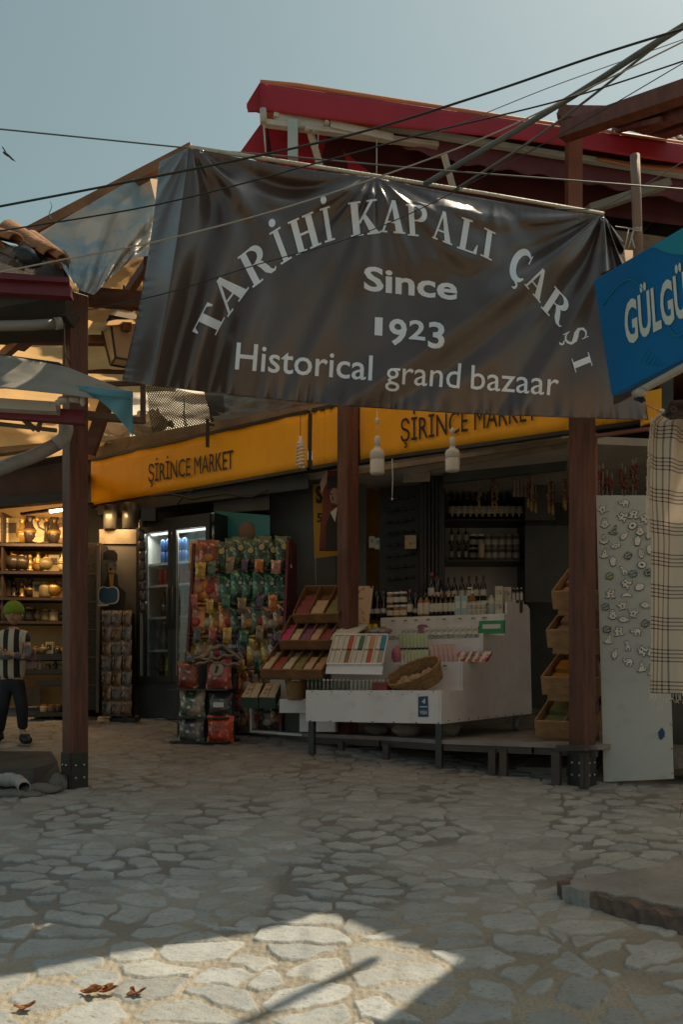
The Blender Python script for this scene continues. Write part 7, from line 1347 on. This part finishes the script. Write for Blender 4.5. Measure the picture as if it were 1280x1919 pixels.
# souvenirs
SVM = [mat('souvenir_gold', (.45, .26, .07), .3, .45, 14, .1, metal=.4), mat('souvenir_cream', (.55, .42, .26), .5, .3, 14, .1), mat('souvenir_brown', (.2, .10, .05), .4, .4, 14, .1), mat('souvenir_dark', (.05, .035, .025), .3, .4, 14, .1), mat('souvenir_olive', (.22, .17, .08), .4, .4, 14, .1)]
def sv(kind, lab, x, y, D, sc, mt, grp):
    c = P(x, y, D); rt = thing(kind, lab, kind.replace('_', ' '), c, random.uniform(-20, 20), grp); s = sc; m = M()
    if kind == 'vase': m.lathe((0, 0, 0), [(.03 * s, 0), (.055 * s, .05 * s), (.06 * s, .1 * s), (.025 * s, .16 * s), (.02 * s, .19 * s), (.04 * s, .22 * s)], 14); mk('body', m, mt, rt, True); m = M(); m.lathe((0, 0, 0), [(.061 * s, .08 * s), (.0615 * s, .09 * s), (.058 * s, .11 * s)], 14); mk('band', m, SVM[0], rt, True)
    elif kind == 'teapot':
        m.ell((0, 0, .06 * s), (.065 * s, .06 * s, .055 * s), 14, 8); m.lathe((0, 0, 0), [(.035 * s, 0), (.03 * s, .01)], 12); mk('body', m, mt, rt, True); m = M(); m.lathe((0, 0, .105 * s), [(.03 * s, 0), (.025 * s, .012), (.008 * s, .02), (.01 * s, .035 * s)], 10); mk('lid', m, SVM[0], rt, True); m = M(); m.tube([Vector((.05 * s, 0, .06 * s)), Vector((.09 * s, 0, .08 * s)), Vector((.1 * s, 0, .11 * s))], [.014 * s, .009 * s, .006 * s], 8); mk('spout', m, mt, rt, True); m = M(); m.tube([Vector((-.055 * s, 0, .04 * s)), Vector((-.1 * s, 0, .06 * s)), Vector((-.055 * s, 0, .1 * s))], .006 * s, 6); mk('handle', m, mt, rt, True)
    elif kind == 'ornate_plate':
        m.lathe((0, 0, .09 * s), [(.03 * s, .012), (.085 * s, .0), (.09 * s, -.006)], 20, rx(80)); mk('dish', m, mt, rt, True); m = M(); m.lathe((0, -.014, .09 * s), [(.045 * s, 0), (.045 * s, .002)], 16, rx(80)); mk('pattern', m, SVM[1], rt, True)
    elif kind == 'gift_box':
        m.box((0, 0, .085 * s), (.11 * s, .05 * s, .17 * s)); mk('box', m, mt, rt, True, bev=.003); m = M(); m.box((0, -.026 * s, .1 * s), (.07 * s, .002, .07 * s)); mk('picture', m, SVM[3], rt, True)
    elif kind == 'figurine':
        m.lathe((0, 0, 0), [(.04 * s, 0), (.04 * s, .015), (.02 * s, .02), (.035 * s, .06 * s), (.028 * s, .11 * s), (.012 * s, .13 * s)], 12); m.ell((0, 0, .15 * s), (.024 * s, .024 * s, .028 * s), 10, 7); mk('body', m, mt, rt, True); m = M(); m.tube([Vector((.03 * s, 0, .1 * s)), Vector((.06 * s, -.02, .07 * s)), Vector((.05 * s, -.03, .13 * s))], .008 * s, 6); m.tube([Vector((-.03 * s, 0, .1 * s)), Vector((-.055 * s, -.02, .06 * s))], .008 * s, 6); mk('arm', m, mt, rt, True)
    elif kind == 'glass_jar':
        m.lathe((0, 0, 0), [(.045 * s, 0), (.05 * s, .01), (.05 * s, .075 * s), (.035 * s, .09 * s)], 12); mk('body', m, mt, rt, True); m = M(); m.lathe((0, 0, 0), [(.038 * s, .09 * s), (.038 * s, .108 * s)], 12); mk('lid', m, SVM[0], rt, True)
    elif kind == 'candlestick':
        m.lathe((0, 0, 0), [(.045 * s, 0), (.02 * s, .02), (.012 * s, .1 * s), (.02 * s, .14 * s), (.01 * s, .15 * s)], 10); m.tube([Vector((-.06 * s, 0, .15 * s)), Vector((-.05 * s, 0, .11 * s)), Vector((0, 0, .09 * s)), Vector((.05 * s, 0, .11 * s)), Vector((.06 * s, 0, .15 * s))], .006 * s, 6); mk('stem', m, mt, rt, True)
        for q_ in (-.06, 0, .06): m = M(); m.lathe((q_ * s, 0, .15 * s), [(.012 * s, 0), (.016 * s, .03 * s)], 8); mk('cup', m, SVM[0], rt, True)
kinds = [['ornate_plate', 'gift_box', 'gift_box', 'vase', 'vase', 'ornate_plate', 'candlestick', 'vase'], ['vase', 'candlestick', 'teapot', 'teapot', 'figurine', 'vase', 'teapot', 'gift_box'], ['gift_box', 'gift_box', 'figurine', 'figurine', 'vase', 'gift_box', 'glass_jar', 'teapot'], ['teapot', 'figurine', 'gift_box', 'teapot', 'glass_jar', 'teapot', 'glass_jar', 'glass_jar']]
random.seed(21)
for r_, (y, nm_) in enumerate(SHY):
    for k in range(9):
        kd = kinds[r_][k % 8]; x = -4 + k * 15.2
        w_ = f'{ORD[k]} from the left' if k < 8 else 'last before the left post'
        hh = {'vase': .22, 'teapot': .14, 'ornate_plate': .18, 'gift_box': .17, 'figurine': .18, 'glass_jar': .11, 'candlestick': .18}[kd]; tgt = (.27, .2, .19, .14)[r_]
        sv(kd, f'{kd.replace("_", " ")} on the {nm_} warm lit gift shelf, {w_}', x, y + 1 + 1 * (x / 150) * 3, ss + .12, tgt / hh * random.uniform(.85, 1.05), random.choice(SVM), f'souvenirs on the {nm_} gift shelf')
for k in range(7): sv(('gift_box', 'glass_jar', 'teapot')[k % 3], f'small {("gift box", "glass jar", "teapot")[k % 3]} on the low gift shelf behind the child, {ORD[k]} from the left', 52 + k * 14, 1227, 8.5, .75, SVM[(k * 2) % 5], 'souvenirs on the low gift shelf')
for k in range(6): sv(('glass_jar', 'figurine')[k % 2], f'little {("glass jar", "figurine")[k % 2]} on the lowest gift shelf, {ORD[k]} from the left', 62 + k * 14, 1255, 8.5, .6, SVM[k % 5], 'souvenirs on the lowest gift shelf')
rt = thing('low_table', 'low dark table with small ceramics at the foot of the gift shelves', 'table', P(95, 1370, 8.3)); m = M(); m.bar(P(60, 1340, 8.3), P(150, 1337, 8.3), .3, .03); mk('tabletop', m, mat('dark_shelf_wood', (0, 0, 0)), rt)
for x in (74, 98, 130): m = M(); m.bar(P(x, 1342, 8.25), P(x + 1, 1366, 8.25), .03); mk('leg', m, mat('dark_shelf_wood', (0, 0, 0)), rt)
for k in range(4): sv('glass_jar', f'little pot on the low dark table, {ORD[k]} from the left', 82 + k * 14, 1334, 8.22, .7, SVM[(k + 1) % 4], 'pots on the low table')
m = M(); m.slab([P(46, 1320, 8.9), P(76, 1320, 8.9), P(76, 1288, 8.9), P(46, 1288, 8.9)], (0, .02, 0)); tag(mk('framed_picture', m, SVM[2]), 'dark framed picture on the wall behind the child', 'picture')
# ================================================================ CHILD
D1 = 7.05; KD = thing('person', 'child in lime green beanie, striped jersey and dark trousers, striding with folded grey sleeves', 'person', G(22, 1391)); kz = gz(D1) ; kx = P(24, 0, D1).x
def kp(px, py, dy=0): return P(px, py, D1 + dy)
def skin(name, joints, edges, mt, parent, sub=2, root=0):
    me_ = bpy.data.meshes.new(name); me_.from_pydata([tuple(j[0]) for j in joints], edges, []); o = bpy.data.objects.new(name, me_); COL.objects.link(o)
    sk = o.modifiers.new('skin', 'SKIN'); sk.use_smooth_shade = True; o.modifiers.new('sub', 'SUBSURF').levels = sub
    for v, j in zip(me_.skin_vertices[0].data, joints): v.radius = (j[1], j[2] if len(j) > 2 else j[1]); v.use_root = False
    me_.skin_vertices[0].data[root].use_root = True
    dg = bpy.context.evaluated_depsgraph_get(); ev = bpy.data.meshes.new_from_object(o.evaluated_get(dg)); bpy.data.objects.remove(o)
    m = M(); m.v = [v.co.copy() for v in ev.vertices]; m.f = [list(p.vertices) for p in ev.polygons]; m.sm = [True] * len(m.f); bpy.data.meshes.remove(ev); return mk(name, m, mt, parent)
SKIN_ = mat('skin', (.44, .26, .18), .55, .12, 8, .02)
pel = kp(22, 1268); J = [(pel, .075, .06), (kp(23, 1235), .075, .06), (kp(24, 1205), .085, .06), (kp(25, 1182), .05, .04), (kp(26, 1173), .03), 
     (kp(8, 1190, .0), .035), (kp(-4, 1212, -.03), .03), (kp(4, 1230, -.13), .024), (kp(28, 1228, -.16), .02), (kp(36, 1230, -.17), .014),
     (kp(43, 1190, .0), .035), (kp(52, 1212, -.02), .03), (kp(47, 1232, -.12), .024), (kp(24, 1226, -.2), .02), (kp(16, 1224, -.2), .014),
     (kp(12, 1275), .055), (kp(5, 1325, -.04), .038), (kp(-2, 1375, .06), .026), (kp(-6, 1386, -.03), .022),
     (kp(33, 1275), .055), (kp(41, 1322, -.03), .038), (kp(42, 1370, .0), .026), (kp(50, 1382, -.06), .022)]
E_ = [(0, 1), (1, 2), (2, 3), (3, 4), (3, 5), (5, 6), (6, 7), (7, 8), (8, 9), (3, 10), (10, 11), (11, 12), (12, 13), (13, 14), (0, 15), (15, 16), (16, 17), (17, 18), (0, 19), (19, 20), (20, 21), (21, 22)]
body = skin('body', J, E_, SKIN_, KD)
m = M(); hc = kp(26, 1151, 0); m.ell(hc, (.066, .075, .088), 20, 14)
def fm(p):
    d_ = p - hc
    if d_.z < 0: p = Vector((hc.x + d_.x * (1 + d_.z * 2.6), hc.y + d_.y * (1 + d_.z * 1.2), p.z))
    return p
m.v = [fm(p) for p in m.v]; m.ell(hc + Vector((.012, -.078, -.012)), (.009, .014, .014), 8, 6); m.ell(hc + Vector((-.066, 0, -.008)), (.009, .014, .02), 8, 6); m.ell(hc + Vector((.066, 0, -.008)), (.009, .014, .02), 8, 6)
mk('head', m, SKIN_, KD)
m = M(); m.ell(hc + Vector((-.016, -.072, .008)), (.010, .005, .005), 8, 6); m.ell(hc + Vector((.034, -.066, .008)), (.010, .005, .005), 8, 6); mk('eye', m, INK, KD)
m = M(); m.ell(hc + Vector((.011, -.071, -.045)), (.017, .006, .005), 8, 6); mk('mouth', m, mat('lips', (.22, .07, .06), .5, .1, 9, 0), KD)
m = M(); bt = hc + Vector((-.004, .008, .028)); m.grid(lambda s, t: bt + Vector(((.078 + .002 * math.sin(s * 120)) * math.cos(s * 6.2832) * math.cos(t * 1.5), (.088 + .002 * math.sin(s * 120)) * math.sin(s * 6.2832) * math.cos(t * 1.5), .085 * math.sin(t * 1.5) - (.02 if t < .02 else 0) + .012 * math.sin(s * 6.28) * (1 - t))), 40, 12)
mk('beanie', m, mat('lime_knit', (.20, .30, .02), .9, .2, 40, .4, 120), KD, solid=.008)
ST = bpy.data.materials.new('striped_jersey'); ST.use_nodes = True; N = ST.node_tree.nodes; L = ST.node_tree.links; b = N['Principled BSDF']; b.inputs['Roughness'].default_value = .8
tc = N.new('ShaderNodeTexCoord'); sx = N.new('ShaderNodeSeparateXYZ'); L.new(tc.outputs['Object'], sx.inputs[0]); ml = N.new('ShaderNodeMath'); ml.operation = 'MULTIPLY'; ml.inputs[1].default_value = 11.5; L.new(sx.outputs[0], ml.inputs[0]); fr = N.new('ShaderNodeMath'); fr.operation = 'FRACT'; L.new(ml.outputs[0], fr.inputs[0]); gt_ = N.new('ShaderNodeMath'); gt_.operation = 'GREATER_THAN'; gt_.inputs[1].default_value = .52; L.new(fr.outputs[0], gt_.inputs[0])
mx = N.new('ShaderNodeMix'); mx.data_type = 'RGBA'; L.new(gt_.outputs[0], mx.inputs[0]); mx.inputs[6].default_value = (.46, .42, .34, 1); mx.inputs[7].default_value = (.012, .012, .013, 1); L.new(mx.outputs[2], b.inputs['Base Color'])
JJ = [(kp(23, 1276), .10, .088), (kp(23, 1258), .112, .092), (kp(23, 1236), .112, .09), (kp(24, 1208), .118, .09), (kp(25, 1188), .10, .08), (kp(25.5, 1178), .055, .05), (kp(8, 1192), .06), (kp(-3, 1209, -.03), .056), (kp(43, 1192), .06), (kp(51, 1209, -.02), .056)]
skin('jersey', JJ, [(0, 1), (1, 2), (2, 3), (3, 4), (4, 5), (4, 6), (6, 7), (4, 8), (8, 9)], ST, KD)
GYS = mat('grey_sleeve', (.12, .13, .14), .8, .25, 9, .2)
skin('sleeve', [(kp(-4, 1209, -.03), .038), (kp(-5, 1222, -.06), .037), (kp(4, 1230, -.13), .034), (kp(26, 1228, -.165), .03)], [(0, 1), (1, 2), (2, 3)], GYS, KD); skin('sleeve', [(kp(52, 1209, -.02), .038), (kp(53, 1222, -.06), .037), (kp(47, 1232, -.12), .034), (kp(26, 1226, -.21), .03)], [(0, 1), (1, 2), (2, 3)], GYS, KD)
TR = [(kp(22, 1264), .092, .075), (kp(22, 1277), .09, .07), (kp(11, 1288), .065), (kp(5, 1325, -.04), .052), (kp(-2, 1374, .06), .042), (kp(34, 1288), .065), (kp(41, 1322, -.03), .052), (kp(43, 1368, .0), .042)]
skin('trousers', TR, [(0, 1), (1, 2), (2, 3), (3, 4), (1, 5), (5, 6), (6, 7)], mat('dark_navy_trousers', (.012, .014, .022), .8, .3, 9, .2), KD)
for x, y, dy in ((-3, 1388, .0), (46, 1386, -.05)):
    g = P(x, y, D1 + dy); g.z = gz(D1 + dy) ; m = M(); m.ell(g + Vector((.03 if x > 0 else -.02, -.05, .035)), (.042, .10, .038), 14, 8, rz(38 if x > 0 else -20)); m.v = [Vector((p.x, p.y, max(p.z, g.z + .004))) for p in m.v]; m.lathe(g + Vector((0, .0, .03)), [(.045, 0), (.04, .05)], 12); mk('shoe', m, mat('black_shoe', (.01, .01, .012), .5, .2, 9, .05), KD)
# five fingers on each visible hand
for hx, hy, sg in ((36, 1230, 1), (15, 1224, -1)):
    m = M(); h = kp(hx, hy, -.175 if sg > 0 else -.205); m.ell(h, (.022, .014, .018), 10, 7)
    for k in range(4): m.tube([h + Vector((sg * .018, -.004, .014 - k * .009)), h + Vector((sg * (.036 - abs(k - 1.3) * .003), -.010, .013 - k * .009)), h + Vector((sg * (.046 - abs(k - 1.3) * .004), .002, .011 - k * .009))], [.0055, .005, .004], 7)
    m.tube([h + Vector((sg * .004, -.006, .014)), h + Vector((sg * .016, -.012, .028)), h + Vector((sg * .026, -.010, .032))], [.006, .0055, .0045], 7)
    mk('hand', m, SKIN_, KD)
# phone / package held
m = M(); m.box(kp(60, 1246, -.05), (.08, .03, .05)); m.box(kp(61, 1228, .0), (.045, .02, .09), ry(-15)); tag(mk('parcel', m, mat('pink_grey_parcel', (.22, .13, .11), .6, .4, 12, .1)), 'small pinkish grey parcel beside the child elbow', 'parcel')
# ================================================================ BITS ON THE GROUND
rt = thing('pipe_elbow', 'short grey plastic pipe with open bend lying at the left post foot', 'pipe', G(30, 1482)); c = G(20, 1484)
m = M(); pts = [G(-60, 1482) + Vector((0, .02, .07)), G(15, 1482) + Vector((0, .02, .07)), G(34, 1482) + Vector((0, .0, .068)), G(48, 1484) + Vector((0, -.04, .05)), G(53, 1486) + Vector((.005, -.08, .045))]; m.tube(pts, .037, 14, False); m.tube([pts[1] - Vector((.03, 0, 0)), pts[1] + Vector((.03, 0, 0))], .043, 14, False); mk('tube', m, mat('pale_pvc', (0, 0, 0)), rt, solid=.006)
m = M(); m.ell(G(72, 1488) + Vector((0, .03, .03)), (.14, .07, .035), 12, 8); m.ell(G(105, 1485) + Vector((0, .05, .05)), (.06, .06, .07), 12, 8); m.ell(G(20, 1493) + Vector((0, .02, .01)), (.2, .06, .03), 12, 8); m.v = [p + Vector((.3, .3, .8)) * .01 * math.sin(p.x * 50 + p.y * 77) for p in m.v]; tag(mk('mortar_lump', m, CONC), 'rough lumps of cement at the foot of the left post', 'rubble')
LF = mat('dry_leaf', (.36, .12, .03), .7, .5, 60, .2)
for k, (x, y, sz, lab) in enumerate(((172, 1866, .055, 'orange dry leaf on the sunlit stones, left of the pair beside the torn one'), (202, 1864, .045, 'brown dry leaf right beside the orange one on the sunlit stones'), (256, 1869, .045, 'darkest dry leaf, farthest right on the sunlit stones'), (48, 1893, .05, 'curled reddish leaf near the bottom left corner'))):
    g = G(x, y, 0); g.z += -.006 + .012 * float(vn(np.array(g.x), np.array(g.y), 71, 2.3)); sz *= .62; m = M()
    def lf(s, t): r_ = sz * (1 + .25 * math.sin(s * 6.28 * 5)) * t; return g + Vector((r_ * math.cos(s * 6.28 + k) * 1.0, r_ * .55 * math.sin(s * 6.28 + k), .012 + .010 * math.sin(s * 9 + k) * t + .012 * t * t))
    m.grid(lf, 30, 4); tag(mk('dry_leaf', m, LF, solid=.0012), lab, 'leaf')
m = M(); g = P(1278, 1506, 4.2)
for k in range(6): m.slab([g + Vector((.01 * k, 0, .03 * math.sin(k * 2))), g + Vector((.04 + .01 * k, 0, .02)), g + Vector((.02 + .01 * k, 0, -.04 - .01 * k))], (0, .003, .002))
m.tube([g, g + Vector((-.01, 0, -.07))], .0015, 4); m.tube([g, g + Vector((.3, 0, .1))], .004, 5); tag(mk('dry_twig', m, LF), 'dry orange leaves on a twig poking in at the right edge', 'twig')
# ================================================================ ADDED CANOPIES OUTSIDE THE FRAME (shaped to shade the square)
def sunshade(name, label, corners, posts, mt, zc):
    rt = thing(name, label, 'sunshade', (corners[0][0], corners[0][1], gz(corners[0][1])))
    m = M(); m.add(corners, [list(range(len(corners)))]); mk('canopy', m, mt, rt)
    for x, y in posts: m = M(); m.box((x, y, (gz(y) + zc) / 2), (.08, .08, zc - gz(y))); mk('leg', m, WOOD, rt)
# roof carried by the posts, directly behind the banner
m = M(); m.add([(-1.1, 4.9, 4.28), (1.5, 5.42, 4.16), (2.5, 5.65, 4.2), (2.75, 5.5, 4.2), (4.4, 5.0, 4.15), (4.4, 8.6, 4.25), (-.3, 9.2, 4.35), (-1.3, 7.0, 4.45)], [list(range(8))]); mk('canvas', m, mat('brown_canvas', (.78, .56, .38), .8, .3, 3, .1, transl=.7), PG)
sunshade('added_shade_canopy', 'stall of dark canvas added beyond the right edge to shade the ground', [(1.95, 4.60, 3.5), (1.63, 4.16, 3.5), (1.60, 3.8, 3.5), (1.5, 3.3, 3.45), (1.9, 1.0, 3.4), (5.5, 1.0, 3.4), (5.5, 4.8, 3.5)], [(5.3, 1.2), (5.3, 5.0)], mat('brown_canvas', (0, 0, 0)), 3.4)  # unseen canopy added, outlined to shade the ground right of the sun patch
stl = M(); stl.add([(1.52, 5.32, 3.9), (1.88, 4.94, 3.9), (2.13, 4.77, 3.9), (2.9, 4.74, 3.9), (2.9, 4.98, 3.9), (2.46, 5.10, 3.9), (2.52, 5.36, 3.9), (2.6, 5.75, 3.9), (1.56, 5.7, 3.9)], [list(range(9))]); tag(mk('added_shade_flap', stl, DARK), 'small dark canvas flap added behind the blue sign to shade the ground', 'awning')  # unseen flap added; its outline cuts the edge of the sun patch
# houses across the street, behind the camera
rt = thing('street_house', 'grey plastered house on the other side of the square', 'house', (0, -7, -1))
m = M(); m.box((0, -13, .9), (16, 1.5, 6)); mk('wall', m, mat('ochre_plaster', (.56, .56, .55), .9, .25, 2, .3, 14, dirt=.3), rt)
for x in (-5, -2.5, 0, 2.5, 5):
    for z in (-.4, 2.3): m = M(); m.box((x, -12.2, z), (.9, .12, 1.3)); mk('window', m, DARK, rt)
m = M(); m.hexa([Vector((-8.4, -14.2, 3.9)), Vector((8.4, -14.2, 3.9)), Vector((8.4, -11.8, 3.9)), Vector((-8.4, -11.8, 3.9))], [Vector((-8.4, -13.2, 4.8)), Vector((8.4, -13.2, 4.8)), Vector((8.4, -12.9, 4.8)), Vector((-8.4, -12.9, 4.8))]); mk('roof', m, TILE[0], rt)
for o in bpy.data.objects:
    l = o.get('label')
    if l and o.parent is None and not 4 <= len(l.split()) <= 16: print('LONG', len(l.split()), l)

seen = {}
for o in bpy.data.objects:
    l = o.get('label')
    if l and o.parent is None: seen.setdefault(l, []).append(o.name)
for l, n in seen.items():
    if len(n) > 1: print('DUPLABEL', l, n)
